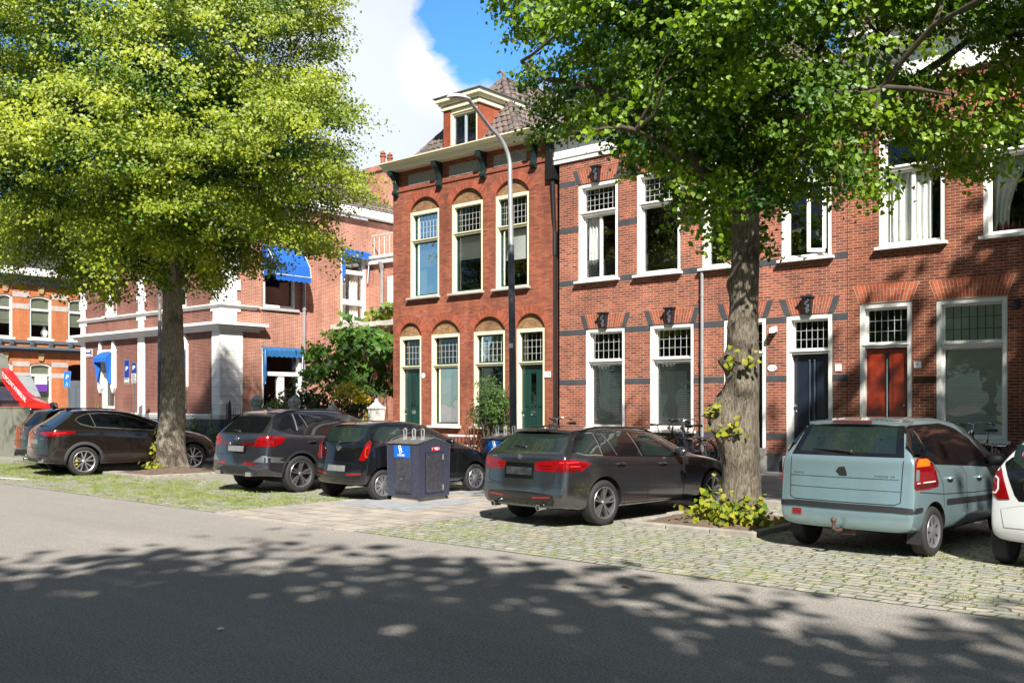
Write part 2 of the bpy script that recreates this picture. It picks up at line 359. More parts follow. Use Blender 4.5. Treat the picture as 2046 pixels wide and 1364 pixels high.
def door(root, x0, x1, z0, z1, y, m, style, name='door', label=None):
    """one door leaf (part) with mouldings, handle (sub-parts)"""
    d = MB(); d.box(x0, x1, y, y+.05, z0, z1); W = x1-x0; H = z1-z0
    def panel(a, b, c, e, t=.018):
        d.box(x0+W*a, x0+W*b, y-t, y+.01, z0+H*c, z0+H*e); d.box(x0+W*a+.03, x0+W*b-.03, y-t-.008, y-t+.002, z0+H*c+.03, z0+H*e-.03)
    if style == 'bars':
        panel(.12, .40, .30, .93); panel(.62, .90, .30, .93); panel(.12, .9, .06, .24)
    elif style == 'narrow': panel(.10, .34, .08, .45); panel(.66, .9, .08, .45); panel(.10, .34, .5, .9); panel(.66, .9, .5, .9)
    elif style == 'double': panel(.06, .38, .30, .94); panel(.62, .94, .30, .94); panel(.06, .38, .05, .25); panel(.62, .94, .05, .25)
    o = d.build(name, m, root, world=True, bevel=.004)
    if label: o['label'] = label
    h = MB()
    if style == 'bars':
        for t in (.44, .57): h.tube([(x0+W*t, y-.03, z0+H*.28), (x0+W*t, y-.03, z0+H*.935)], .022, 8); h.ball((x0+W*t, y-.03, z0+H*.937), .03)
        h.build('door_moulding', mat('grey_blue_moulding', (.05, .065, .095), .25), o, smooth=50, world=True)
    elif style == 'double':
        h.box(x0+W*.46, x0+W*.54, y-.03, y+.005, z0+H*.04, z0+H*.96); h.build('door_moulding', BLACKM, o, world=True, bevel=.008)
        g = MB(); g.box(x0+W*.49, x0+W*.515, y-.04, y-.025, z0+H*.3, z0+H*.9); g.build('brass_strip', CHROME, o, world=True)
    elif style == 'narrow':
        h.box(x0+W*.42, x0+W*.62, y-.012, y+.005, z0+H*.5, z0+H*.9); h.build('door_glass', LEADGL, o, world=True)
        g = MB(); g.tube([(x0+W*.37, y-.03, z0+H*.12), (x0+W*.37, y-.03, z0+H*.94)], .02); g.tube([(x0+W*.67, y-.03, z0+H*.12), (x0+W*.67, y-.03, z0+H*.94)], .02)
        g.build('door_moulding', DKGRN, o, smooth=50, world=True)
        g = MB(); g.box(x0+W*.40, x0+W*.64, y-.02, y+.005, z0+H*.40, z0+H*.45); g.build('letter_slot', CHROME, o, world=True, bevel=.004)
    k = MB(); kx = x0+.07 if style != 'double' else x1-.09
    k.tube([(kx, y, z0+H*.46), (kx, y-.06, z0+H*.46)], .012); k.ball((kx, y-.07, z0+H*.46), .028); k.build('handle', CHROME, o, smooth=40, world=True); k = MB(); k.lathe([(0, 0), (.022, 0), (.022, .012), (0, .012)], (kx, y-.012, z0+H*.40), 'y', 10)
    k.build('door_lock', CHROME, o, smooth=40, world=True)
    return o
def house_shell(root, x0, x1, zt, yb, m, yf=F):
    """side and back walls"""
    mb = MB(); z0 = .0
    mb.quad((x0, yf, z0), (x0, yb, z0), (x0, yb, zt), (x0, yf, zt)); mb.quad((x1, yf, z0), (x1, yb, z0), (x1, yb, zt), (x1, yf, zt))
    mb.quad((x0, yb, z0), (x1, yb, z0), (x1, yb, zt), (x0, yb, zt)); mb.quad((x0, yf, zt), (x1, yf, zt), (x1, yb, zt), (x0, yb, zt))
    mb.build('side_wall', m, root, world=True)
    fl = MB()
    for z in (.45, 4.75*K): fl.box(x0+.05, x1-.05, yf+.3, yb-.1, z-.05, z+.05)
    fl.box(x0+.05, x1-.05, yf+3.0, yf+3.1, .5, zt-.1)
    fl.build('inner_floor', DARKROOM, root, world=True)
def tiles(root, P0, P1, P2, P3, m, name='roof', tw=.24, th=.34, amp=.035, parent=None):
    """wavy pantile roof slope: P0,P1 eave left/right, P3,P2 top left/right"""
    P0, P1, P2, P3 = map(Vector, (P0, P1, P2, P3)); wid = max((P1-P0).length, (P2-P3).length); hgt = max((P3-P0).length, (P2-P1).length)
    nrm = (P1-P0).cross(P3-P0) if (P1-P0).length > 1e-3 else (P2-P0).cross(P3-P0); nrm.normalize()
    if nrm.z < 0: nrm = -nrm
    nr = max(1, int(hgt/th)); ref = wid; nc = int(ref/tw)*4; mb = MB()
    for j in range(nr):
        vs = []
        for k, t in enumerate((j/nr, (j+1.12)/nr)):
            t = min(t, 1)
            a = P0.lerp(P3, t); b = P1.lerp(P2, t); w = (b-a).length; n = max(4, int(w/tw)*4)
            if k == 0: n0 = n; L0 = (a, b)
            n = n0
            for i in range(n+1):
                s = i/n; ph = (P0.lerp(P1, 0)-a).length
                x = s*(L0[1]-L0[0]).length if k == 0 else s*w
                vs.append(a.lerp(b, s)+nrm*(amp*abs(sin(pi*s*n0/4))**.7+(.030 if k == 0 else 0.0)))
        n = n0
        mb.add(vs, [(i, i+1, n+2+i, n+1+i) for i in range(n)])
        # tile nose
        mb.add(vs[:n+1]+[v-nrm*.03 for v in vs[:n+1]], [(i, i+1, n+2+i, n+1+i) for i in range(n)])
    return mb.build(name, m, root if parent is None else parent, world=True, smooth=50)
def ridge(root, a, b, m, name='ridge_tiles', r=.11, step=.33):
    a, b = Vector(a), Vector(b); n = max(2, int((b-a).length/step)); mb = MB()
    for i in range(n):
        p, q = a.lerp(b, i/n), a.lerp(b, (i+1.08)/n); mb.tube([p, q], [r*1.12, r*.95], 10)
    return mb.build(name, m, root, world=True, smooth=50)
def cornice(root, prof, x0, x1, m, name='cornice'):
    mb = MB(); mb.prism(prof, lambda a, b, c: (c, a, b), (x0, x1)); return mb.build(name, m, root, world=True)

Z1 = lambda z: z*K     # heights were read for an eye height of 1.77
PAVE = .12
# ================================================================ house with arched windows (brown brick, cream trim)
xa0, xa1 = fx(785.5), fx(1104)
A = thing('terraced_house', 'brown brick terraced house with arched windows, green doors, cream cornice and a brick dormer', 'house', ((xa0+xa1)/2, F, 0))
A_top = Z1(9.62)
ups = [(fx(819), fx(877.4)), (fx(902), fx(964.6)), (fx(989.5), fx(1057))]
lows = [(fx(798), fx(841.7), 'd'), (fx(861), fx(918.4), 'w'), (fx(945.5), fx(1009), 'w'), (fx(1031), fx(1088.4), 'd')]
uz0, uz1, uzc = Z1(5.27), Z1(8.11), Z1(8.56)
lz0, lz1, lzc, ltr = Z1(1.06), Z1(4.0), Z1(4.46), Z1(2.98)
holes = [arched(a, b, uz0, uz1+.05, uzc) for a, b in ups]+[arched(a, b, lz0 if k == 'w' else PAVE+.28, lz1+.05, lzc) for a, b, k in lows]
wall('wall', rect(xa0, xa1, 0, A_top), holes, F, .28, BRA, A)
house_shell(A, xa0, xa1, A_top, F+9, BRA)
for i, (a, b) in enumerate(ups):
    t = MB(); t.prism(arched(a, b, uz1, uz1+.05, uzc), lambda p, q, c: (p, c, q), (F+.09, F+.12)); t.build('arch_infill', BRTY, A, world=True)
    ring(A, a, b, uz1+.05, uzc, .25, F, 30, VOUS, gap=.010)
    w, (wa, wb, yg) = window(A, a, b, uz0, uz1, F, Z1(7.14) if i != 1 else Z1(7.16), (7, 4), fm=CREAM, sm=DKGRN, sillm=GREYST, jw=.10)
    rb = MB(); zb = (6.3, 6.35, 6.15)[i]; rb.box(wa-.02, wb+.02, yg+.05, yg+.056, Z1(zb), Z1(7.1)); rb.build('roller_blind', ROLLER, w, world=True)
    if i == 0:
        curtain(wa, wa+.35, uz0+.1, Z1(6.6), yg+.12, w, waves=3)
        s = MB(); x = wa+.42; s.hexa([(x, yg+.06, uz0+.1), (x+.24, yg+.06, uz0+.1), (x+.24, yg+.08, uz0+.1), (x, yg+.08, uz0+.1), (x, yg+.13, uz0+.46), (x+.24, yg+.13, uz0+.46), (x+.24, yg+.15, uz0+.46), (x, yg+.15, uz0+.46)]); pf = s.build('picture_frame', mat('gilt_frame', (.45, .30, .08), .4), bevel=.006); tag(pf, 'small gilt picture frame leaning inside the upper left arched window', 'picture frame')
for i, (a, b, k) in enumerate(lows):
    z0 = lz0 if k == 'w' else PAVE+.28
    t = MB(); t.prism(arched(a, b, lz1, lz1+.05, lzc), lambda p, q, c: (p, c, q), (F+.09, F+.12)); t.build('arch_infill', BRTY, A, world=True)
    ring(A, a, b, lz1+.05, lzc, .25, F, 28 if k == 'w' else 24, VOUS, gap=.010)
    if k == 'w':
        w, (wa, wb, yg) = window(A, a, b, z0, lz1, F, ltr, (6, 4), fm=CREAM, sm=DKGRN, sillm=WHITE, jw=.10)
        curtain(wa, wa+(.45 if i == 1 else .3), z0+.1, ltr-.1, yg+.14, w, waves=4)
    else:
        w, (wa, wb, yg) = window(A, a, b, z0, lz1, F, ltr, (5, 4), fm=CREAM, sm=DKGRN, jw=.10, sill=False, low=False, name='door_frame')
        door(A, a+.10, b-.10, z0+.02, ltr-.05, F+.17, DKGRN, 'narrow')
        s = MB(); s.box(a-.05, b+.05, F-.22, F+.25, PAVE-.02, z0); s.build('door_step', STEPST, A, world=True, bevel=.015)
# frieze: string course, pebbled panels, iron brackets
s = MB(); s.box(xa0, xa1, F-.035, F+.02, fz(930, 355)-.03, fz(930, 355)+.03); s.build('string_course', mat('string_brick', (.22, .055, .032), .85, var=.25, vscale=9), A, world=True)
for (u0, u1) in ((816.5, 871.5), (897.5, 960), (987, 1052)):
    s = MB(); s.box(fx(u0), fx(u1), F-.008, F+.02, Z1(9.02), Z1(9.38)); p = s.build('frieze_panel', PANEL, A, world=True)
for u in (793.5, 880.5, 968.5, 1069):
    x = fx(u); s = MB()
    prof = [(0, 8.74), (-.10, 8.74), (-.16, 8.80), (-.17, 8.88), (-.11, 8.95), (-.10, 9.08), (-.14, 9.22), (-.24, 9.34), (-.36, 9.40), (-.38, 9.50), (-.36, 9.56), (0, 9.56)]
    s.prism([(a, Z1(b)) for a, b in prof], lambda a, b, c: (c, F+a, b), (x-.085, x+.085))
    s.lathe([(0, -.10), (.075, -.10), (.075, .10), (0, .10)], (x, F-.30, Z1(9.46)), 'x', 12); s.lathe([(0, -.10), (.055, -.10), (.055, .10), (0, .10)], (x, F-.115, Z1(8.83)), 'x', 12)
    s.build('cornice_bracket', ORNGRN, A, world=True, smooth=35)
cz = Z1(9.54)
cprof = [(F+.05, cz), (F-.40, cz), (F-.40, cz+.09), (F-.43, cz+.10), (F-.43, cz+.13), (F-.47, cz+.16), (F-.55, cz+.20), (F-.57, cz+.22), (F-.57, cz+.25), (F-.50, cz+.25), (F-.42, cz+.20), (F+.05, cz+.20)]
cornice(A, cprof, fx(757, F-.55), fx(1106), CREAM)
# hipped roof of tiles: street slope, right slope, left slope
apx = Vector((fx(785.5)/2+fx(1104)/2-.05, F+1.85, Z1(12.45))); ez = cz+.22
eL = Vector((apx.x-1.85, F-.3, ez)); eR = Vector((apx.x+1.85, F-.3, ez))
eL = Vector((onY(824, 318, F-.3)[0], F-.3, ez)); eR = Vector((onY(1031, 264, F-.3)[0], F-.3, ez))
bk = Vector((apx.x, F+7.5, apx.z))
tiles(A, eL, eR, apx, apx+Vector((-.02, 0, 0)), TILE)
tiles(A, eR, eR+Vector((0, 7.8, 0)), bk, apx, TILE)
tiles(A, eL+Vector((0, 7.8, 0)), eL, apx, bk, TILE)
ridge(A, eR+Vector((0, .1, .03)), apx, TILE); ridge(A, eL+Vector((0, .1, .03)), apx, TILE); ridge(A, apx, bk, TILE)
s = MB(); s.box(eR.x-.2, fx(1104)+.1, F-.05, F+8, ez-.1, ez-.06); s.build('roof_gutter', ZINC, A, world=True)
s = MB(); s.tube([(apx.x, apx.y, apx.z), (apx.x, apx.y, apx.z+.2), (apx.x-.12, apx.y, apx.z+.32), (apx.x-.3, apx.y, apx.z+.28)], [.05, .06, .05, .03]); s.build('ridge_finial', TILE, A, world=True)
# dormer of brick, with its own cornice and window
yd = F-.36; dx0, dx1 = onY(886, 300, yd)[0], onY(957, 260, yd)[0]; dz0 = ez-.12
dzt = onY(920, 213, yd)[2]; dzc = onY(967, 168, yd-.2)[2]
wz0 = dz0+.12; wx0, wx1 = onY(899, 290, yd)[0], onY(954, 260, yd)[0]
D1 = wall('dormer', rect(dx0, dx1, dz0, dzt), [rect(wx0, wx1, wz0, dzt-.02)], yd, .2, VOUSB if 'VOUSB' in globals() else brick('dormer_brick', (.38, .085, .035), (.28, .06, .03), (.25, .13, .09), .006, .2, .062, dark=.2), A)
s = MB()
s.quad((dx0, yd, dz0), (dx0, yd+3.0, dz0), (dx0, yd+3.0, dzt), (dx0, yd, dzt)); s.quad((dx1, yd, dz0), (dx1, yd+3.0, dz0), (dx1, yd+3.0, dzt), (dx1, yd, dzt)); s.quad((dx0, yd+3, dz0), (dx1, yd+3, dz0), (dx1, yd+3, dzt), (dx0, yd+3, dzt))
s.build('dormer_cheek', MT['dormer_brick'], A, world=True)
s = MB(); o_ = .18
for q, z in ((0, 0), (.06, .16), (.14, .25)):
    s.box(dx0-o_*.35-q, dx1+o_*.35+q, yd-.06-q, yd+2.7, dzt-.02+z*1.0, dzt+z+.11)
s.build('dormer_cornice', CREAM, A, world=True, bevel=.01)
s = MB(); s.box(dx0-.26, dx1+.26, yd-.24, yd+2.75, dzt+.362, dzt+.39); s.build('dormer_roof', mat('grey_lead', (.12, .12, .12), .6), A, world=True)
window(A, wx0, wx1, wz0-.1, dzt-.02, yd, onY(927, 222, yd)[2], None, mull=True, fm=CREAM, sm=mat('blue_grey_paint', (.35, .40, .45), .4), jw=.09, rec=.03, fd=.16, sill=False, upper='plain')
s = MB(); s.box(dx0-.50, dx0-.06, yd+.6, yd+.9, dzt-1.25, dzt-.35); s.build('side_chimney', mat('grey_render', (.3, .28, .27), .8), A, world=True)
s = MB(); s.box(dx0-.62, dx0-.02, yd+.5, yd+1, dzt-1.34, dzt-1.25); s.build('chimney_shelf', WHITE, A, world=True)
# recess with rain pipe between the two houses
s = MB(); s.box(xa1, fx(1118), F+.30, F+.34, 0, Z1(9.6)); s.build('recessed_strip', BRA, A, world=True)
px = fx(1108, F+.1); s = MB(); s.tube([(px, F+.1, .15), (px, F+.1, 6.6), (px, F+.08, 6.9), (px-.02, F-.02, 9.0), (px-.02, F-.1, 9.5)], .075, 10); s.tube([(px, F+.1, 6.2), (px, F+.1, 6.9)], .1, 10); s.box(px-.16, px+.10, F-.12, F+.2, Z1(8.3), Z1(9.5))
s.build('rain_pipe', BLACKM, A, world=True, smooth=40)
def plate(root, u, v, w, h, txt, shape='rect', y=F, name='house_number', tm=None, pm=None, ts=.7):
    x, _, z = onY(u, v, y-.02); s = MB()
    if shape == 'oval': s.lathe([(0, 0), (1, 0), (1, .02), (0, .02)], (0, 0, 0), 'y', 24); s.v = [(x+a*w/2, y-.02+b, z+c*h/2) for a, b, c in s.v]
    else: s.box(x-w/2, x+w/2, y-.02, y, z-h/2, z+h/2)
    o = s.build(name, pm or ENAMEL, root, world=True); l = root.location
    if txt: text_mesh('number_text', txt, h*ts, tm or mat('black_print', (.02, .02, .03), .5), o, facing((x-l[0], y-.0225-l[1], z-l[2]), (0, -1, 0)), .0015)
    return o
plate(A, 845.5, 750, .15, .17, '13', 'oval'); plate(A, 1093.7, 747.6, .22, .17, '13 a')

# ================================================================ house with dark stone bands
xb0, xb1 = fx(1118), fx(1692.5)
B = thing('terraced_house', 'light red brick terraced house with dark stone bands, carved keystones and two navy doors', 'house', ((xb0+xb1)/2, F, 0))
bu = [(fx(1155), fx(1235)), (fx(1272), fx(1360)), (fx(1402.6), fx(1494)), (fx(1561), fx(1662.6))]
bl = [(fx(1169.7), fx(1248.6)), (fx(1298), fx(1386.6))]; bd = [(fx(1446), fx(1531.4)), (fx(1570.6), fx(1664))]
bz0, bz1, btr = Z1(5.24), Z1(8.0), Z1(7.14); dz = Z1(.67)
holes = [rect(a, b, bz0, bz1) for a, b in bu]+[rect(a, b, Z1(1.07), Z1(3.88)) for a, b in bl]+[rect(a, b, dz-.02, Z1(3.9)) for a, b in bd]
B_top = Z1(9.0)
wall('wall', rect(xb0, xb1, 0, B_top), holes, F, .28, BRB, B)
house_shell(B, xb0, xb1, B_top, F+9, BRB)
allx = lambda L: sorted(L)
def bands(root, x0, x1, z, gaps, h=.155, m=STONE):
    c = x0
    for a, b in sorted(gaps)+[(x1, x1)]:
        if a-c > .05: s = MB(); s.box(c, a, F-.004, F+.03, z-h/2, z+h/2); s.build('stone_band', m, root, world=True)
        c = b
bands(B, xb0, xb1, Z1(8.06), [(a-.1, b+.1) for a, b in bu]); bands(B, xb0, xb1, Z1(6.74), bu); bands(B, xb0, xb1, Z1(5.22), [(a-.06, b+.06) for a, b in bu])
bands(B, xb0, xb1, Z1(3.80), bl+bd); bands(B, xb0, xb1, Z1(2.38), bl+bd); bands(B, xb0, xb1, Z1(.97), [(a-.06, b+.06) for a, b in bl]+bd)
c = xb0
for a, b in bd+[(xb1, xb1)]:
    s = MB(); s.box(c, a-.005, F-.03, F+.03, 0, Z1(.55)); c = b+.005; s.build('plinth', STONE, B, world=True, bevel=.01)
def lintel(root, a, b, z, h=.40, key=True):
    sp = .14
    for sg in (-1, 1):
        s = MB(); x0 = a if sg < 0 else b
        s.prism([(x0-.04, z), (x0+.12 if sg < 0 else x0-.12+.16-.0, z), (x0+sg*sp+.12 if sg < 0 else x0+sg*sp+.04, z+h), (x0+sg*sp-.04 if sg < 0 else x0+sg*sp-.12, z+h)] if sg < 0 else
                [(x0-.12, z), (x0+.04, z), (x0+sp+.04, z+h), (x0+sp-.12, z+h)], lambda p, q, c: (p, c, q), (F-.006, F+.04))
        s.build('splayed_end_stone', STONE, root, world=True)
    m = MB(); m.prism([(a+.1, z+.002), (b-.1, z+.002), (b+sp-.1, z+h-.002), (a-sp+.1, z+h-.002)], lambda p, q, c: (p, c, q), (F-.0015, F+.03)); m.build('lintel_mortar', MORT, root, world=True)
    fan(root, a+.12, b-.12, z+.004, z+h-.004, sp, F, 15, VOUS)
    if key:
        cx = (a+b)/2; k = MB()
        k.hexa([(cx-.075, F-.10, z-.02), (cx+.075, F-.10, z-.02), (cx+.075, F+.03, z-.02), (cx-.075, F+.03, z-.02), (cx-.115, F-.17, z+h-.02), (cx+.115, F-.17, z+h-.02), (cx+.115, F+.03, z+h-.02), (cx-.115, F+.03, z+h-.02)])
        k.box(cx-.145, cx+.145, F-.20, F+.03, z+h-.02, z+h+.035)
        ks = k.build('keystone', mat('black_carved_stone', (.014, .014, .018), .45, var=.3, bump=.8, bscale=25), root, world=True, bevel=.006)
        g = MB()
        for q in range(9):
            t = .1+.8*q/8; zz = z+h*t; yy = F-.10-.07*t-.006; w = .05+.03*t
            g.ball((cx+w*.6*sin(q*2.1), yy, zz), (.030, .014, .020), 6, 5); g.ball((cx-w*.55*sin(q*1.3+1), yy, zz), (.022, .012, .026), 6, 5)
        g.build('carved_leaf', mat('worn_grey_carving', (.10, .10, .115), .6), ks, world=True)
for a, b in bu+bl: lintel(B, a, b, bz1 if (a, b) in bu else Z1(3.88))
for a, b in bd: lintel(B, a, b, Z1(3.9))
BW = WHITE
for i, (a, b) in enumerate(bu):
    w, (wa, wb, yg) = window(B, a, b, bz0, bz1, F, btr, (7, 4), mull=(i in (0,)), jw=.11, rec=.025)
    if i == 0: curtain(wa, wa+.45, bz0+.1, btr, yg+.12, w, waves=4, gather=.2)
    if i in (0, 1): s = MB(); s.box(wa, wb, yg+.03, yg+.034, bz0+.12, bz0+.62); s.build('frosted_film', glass('frosted', (.45, .48, .48), .3, .3), w, world=True)
    if i == 1: s = MB(); s.box(wa+.35, wa+.95, yg+.1, yg+.3, bz0+.08, bz0+.36); tag(s.build('planter', mat('planter_wood', (.42, .22, .07), .7), bevel=.01), 'wooden planter box standing behind the glass of an upper window', 'planter')
    if i == 3:   # open casement swung outwards
        s = MB(); hx = (a+b)/2+.05; L_ = wb-hx; ang = radians(38)
        def q(t, d, z): return (wb-(L_-t)*cos(ang)*1.0+d*sin(ang)*0, F-.02-(L_-t)*sin(ang)+d, z)
        for t0, t1, z0, z1 in ((0, .07, bz0+.1, btr-.08), (L_-.07, L_, bz0+.1, btr-.08), (0, L_, bz0+.1, bz0+.19), (0, L_, btr-.15, btr-.08)):
            s.hexa([q(t0, 0, z0), q(t1, 0, z0), q(t1, .05, z0), q(t0, .05, z0), q(t0, 0, z1), q(t1, 0, z1), q(t1, .05, z1), q(t0, .05, z1)])
        cs = s.build('open_casement', WHITE, w, world=True)
for i, (a, b) in enumerate(bl):
    w, (wa, wb, yg) = window(B, a, b, Z1(1.07), Z1(3.88), F, Z1(2.93), (6, 3), jw=.11, rec=.025)
    blind(wa-.02, wb+.02, Z1(1.15), Z1(2.88), yg+.06, w, .045, .72)
    curtain(wa, wa+.4, Z1(1.2), Z1(2.9), yg+.22, w, waves=3)
for i, (a, b) in enumerate(bd):
    w, _ = window(B, a, b, dz, Z1(3.9), F, Z1(3.0), (6, 3), jw=.12, rec=.02, sill=False, low=False, name='door_frame')
    door(B, a+.12, b-.12, dz+.02, Z1(3.0)-.06, F+.2, NAVY, 'bars')
    s = MB(); s.box(a-.03, b+.03, F-.16, F+.25, PAVE-.05, dz-.17); s.box(a+.0, b-.0, F-.02, F+.25, dz-.17, dz); s.build('door_step', STEPST, B, world=True, bevel=.015)
# tall white entablature and gutter
cz = Z1(8.70)
cornice(B, [(F+.05, cz), (F-.06, cz), (F-.06, cz+.12), (F-.09, cz+.13), (F-.10, cz+.19), (F-.05, cz+.23), (F-.05, cz+.62), (F-.10, cz+.66), (F-.34, cz+.74), (F-.34, cz+.80), (F-.40, cz+.86), (F-.48, cz+.95), (F-.48, cz+1.00), (F+.05, cz+1.0)], fx(1107), xb1-.02, WHITE)
ez = cz+.97; bx = (xb0+xb1)/2+.2
e0 = Vector((fx(1190), F-.3, ez)); e1 = Vector((xb1-.15, F-.3, ez)); ap = Vector(((e0.x+e1.x)/2, F+2.6, ez+2.9)); bk = ap+Vector((0, 6, 0))
ap0, ap1 = ap+Vector((-.6, 0, 0)), ap+Vector((.6, 0, 0))
tiles(B, e0, e1, ap1, ap0, TILE); tiles(B, e1, e1+Vector((0, 8, 0)), ap1+Vector((0, 6, 0)), ap1, TILE); tiles(B, e0+Vector((0, 8, 0)), e0, ap0, ap0+Vector((0, 6, 0)), TILE)
ridge(B, e0+Vector((0, .1, .03)), ap0, TILE); ridge(B, e1+Vector((0, .1, .03)), ap1, TILE)
x = fx(1403, F-.06); s = MB(); s.tube([(x, F-.07, .2), (x, F-.07, Z1(5.15))], .045, 10)
for z in (1.2, 2.9, 4.6): s.tube([(x, F-.07, z), (x, F-.07, z+.05)], .055, 10); s.box(x-.015, x+.015, F-.06, F+.02, z, z+.05)
s.build('rain_pipe', ZINC, B, world=True, smooth=40)
x, _, z = onY(1546, 658, F-.1); s = MB(); s.box(x-.05, x+.05, F-.05, F, z-.06, z+.06); s.hexa([(x-.07, F-.22, z-.10), (x+.07, F-.22, z-.10), (x+.07, F-.05, z-.04), (x-.07, F-.05, z-.04), (x-.07, F-.22, z+.02), (x+.07, F-.22, z+.02), (x+.07, F-.05, z+.08), (x-.07, F-.05, z+.08)]); s.build('wall_lamp', ENAMEL, B, world=True, bevel=.01)
plate(B, 1542.5, 735, .24, .16, '11 a', 'oval', tm=mat('blue_print', (.05, .12, .4), .5)); plate(B, 1674.5, 734, .15, .16, '11', 'rect', tm=MT['blue_print'])

# ================================================================ house with the red-brown door
xc0, xc1 = xb1+.012, 4.5
C_ = thing('terraced_house', 'orange red brick terraced house with a varnished red door and splayed brick lintels', 'house', ((xc0+xc1)/2, F, 0))
cd = (fx(1717.3), fx(1822.3)); cw = (fx(1870.4), fx(2013)); cu = [(fx(1755.7), fx(1888.7)), (fx(1964), fx(2098))]
ex = [(fx(2150), fx(2260)), (fx(2330), fx(2430))]
holes = [rect(*cd, Z1(.6), Z1(4.05)), rect(*cw, Z1(.99), Z1(4.02))]+[rect(a, b, Z1(5.3), Z1(7.8)) for a, b in cu]+[rect(a, b, Z1(1.0), Z1(4.0)) for a, b in ex]
wall('wall', rect(xc0, xc1, 0, Z1(9.0)), holes, F, .28, BRC, C_)
house_shell(C_, xc0, xc1, Z1(9.0), F+9, BRC)
w, _ = window(C_, *cd, Z1(.6), Z1(4.05), F, Z1(3.08), (6, 3), jw=.11, rec=.02, sill=False, low=False, name='door_frame')
door(C_, cd[0]+.11, cd[1]-.11, Z1(.6)+.02, Z1(3.08)-.06, F+.15, REDWD, 'double')
s = MB(); s.box(cd[0]-.03, cd[1]+.03, F-.2, F+.25, PAVE-.05, Z1(.6)); s.build('door_step', STEPST, C_, world=True, bevel=.015)
FROST = glass('pale_leaded_glass', (.50, .62, .55), .6, .12, .02, .10)
w, (wa, wb, yg) = window(C_, *cw, Z1(.99), Z1(4.02), F, Z1(3.04), None, jw=.10, rec=.02, upper='plain')
leads(wa, wb, Z1(3.12), Z1(3.9), 7, 3, yg+.003, w, .012, BLACKM)
s = MB(); s.box(wa, wb, yg+.03, yg+.035, Z1(3.1), Z1(3.92)); s.build('pale_screen', mat('pale_green_film', (.55, .64, .58), .7), w, world=True)
blind(wa-.02, wb+.02, Z1(1.08), Z1(2.98), yg+.06, w, .05, .86, mat('pale_slatted_blind', (.74, .78, .74), .7, var=.04))
for i, (a, b) in enumerate(cu):
    w, (wa, wb, yg) = window(C_, a, b, Z1(5.3), Z1(7.8), F, Z1(7.05), None, mull=(i == 0), jw=.10, rec=.02, upper='plain')
    curtain(wa, wa+(.62 if i == 0 else .75), Z1(5.4), Z1(6.98), yg+.12, w, waves=4, gather=0 if i == 0 else .6)
    if i == 0: curtain(wb-.62, wb-.22, Z1(5.4), Z1(6.98), yg+.12, w, waves=3)
    else:
        for q in range(6): s = MB(); s.lathe([(0, 0), (.045, 0), (.045, .16), (.018, .21), (.018, .25), (0, .25)], (wa+.12+q*.13, yg+.09, Z1(5.3)+.08), n=10); s.box(wa+.12+q*.13-.047, wa+.12+q*.13+.047, yg+.042, yg+.05, Z1(5.3)+.1, Z1(5.3)+.17); tag(s.build('bottle', mat('bottle_red_label', (.16, .02, .03), .3), smooth=40), 'dark bottle with red label in the row on the upper right window sill', 'bottle', 'bottles on the upper right window sill')
for a, b in ex: window(C_, a, b, Z1(1.0), Z1(4.0), F, Z1(3.04), (6, 3), jw=.1)
def red_fan(a, b, z):
    m = MB(); m.prism([(a, z+.004), (b, z+.004), (b+.16, z+.44), (a-.16, z+.44)], lambda p, q, c: (p, c, q), (F-.0015, F+.03)); m.build('lintel_mortar', MORT, C_, world=True)
    fan(C_, a+.004, b-.004, z+.006, z+.43, .15, F, int((b-a+.15)/.075), VOUSC, rise=.03)
red_fan(*cd, Z1(4.05)); red_fan(*cw, Z1(4.02)); [red_fan(a, b, Z1(7.8)) for a, b in cu]
plate(C_, 1833, 728.6, .16, .14, '9', tm=MT['blue_print'], ts=.9)
x, _, z = onY(1848, 758, F); s = MB(); s.box(x-.24, x+.24, F-.02, F, z-.07, z+.07); s.build('name_plate', mat('dark_brass', (.05, .035, .015), .5, metal=.5, bump=.6), C_, world=True)
x, _, z = onY(2034, 608, F); s = MB(); s.box(x-.05, x+.05, F-.12, F, z-.08, z+.1); s.tube([(x, F-.16, z-.1), (x, F-.14, z+.05)], [.07, .04]); s.build('wall_lamp', BLACKM, C_, world=True)
cz = Z1(8.95)
cornice(C_, [(F+.05, cz), (F-.08, cz), (F-.10, cz+.15), (F-.05, cz+.2), (F-.05, cz+.75), (F-.12, cz+.8), (F-.40, cz+.86), (F-.42, cz+.98), (F-.55, cz+1.1), (F-.55, cz+1.16), (F+.05, cz+1.16)], xc0+.02, xc1, WHITE)
ez = cz+1.12; t0 = Vector((xc0+.1, F-.35, ez)); t1 = Vector((xc1, F-.35, ez))
tiles(C_, t0, t1, t1+Vector((0, 2.2, 3.6)), t0+Vector((.8, 2.2, 3.6)), TILE); tiles(C_, t0+Vector((0, 7, 0)), t0, t0+Vector((.8, 2.2, 3.6)), t0+Vector((.8, 6, 3.6)), TILE)
# white-framed roof dormer of the same house
yd = F+.2; dx0 = onY(1893, 20, yd)[0]; s = MB()
wall('dormer', rect(dx0, dx0+2.2, ez-.05, ez+2.0), [rect(dx0+.18, dx0+2.02, ez+.25, ez+1.75)], yd, .12, WHITE, C_)
s.box(dx0-.15, dx0+2.35, yd-.15, yd+2.2, ez+2.0, ez+2.18); s.box(dx0, dx0+.1, yd+.001, yd+2, ez-.05, ez+2); s.box(dx0+2.1, dx0+2.2, yd+.001, yd+2, ez-.05, ez+2); s.build('dormer_cornice', WHITE, C_, world=True)
window(C_, dx0+.18, dx0+2.02, ez+.25, ez+1.75, yd, None, None, mull=True, jw=.07, rec=.02, fd=.1, sill=False)
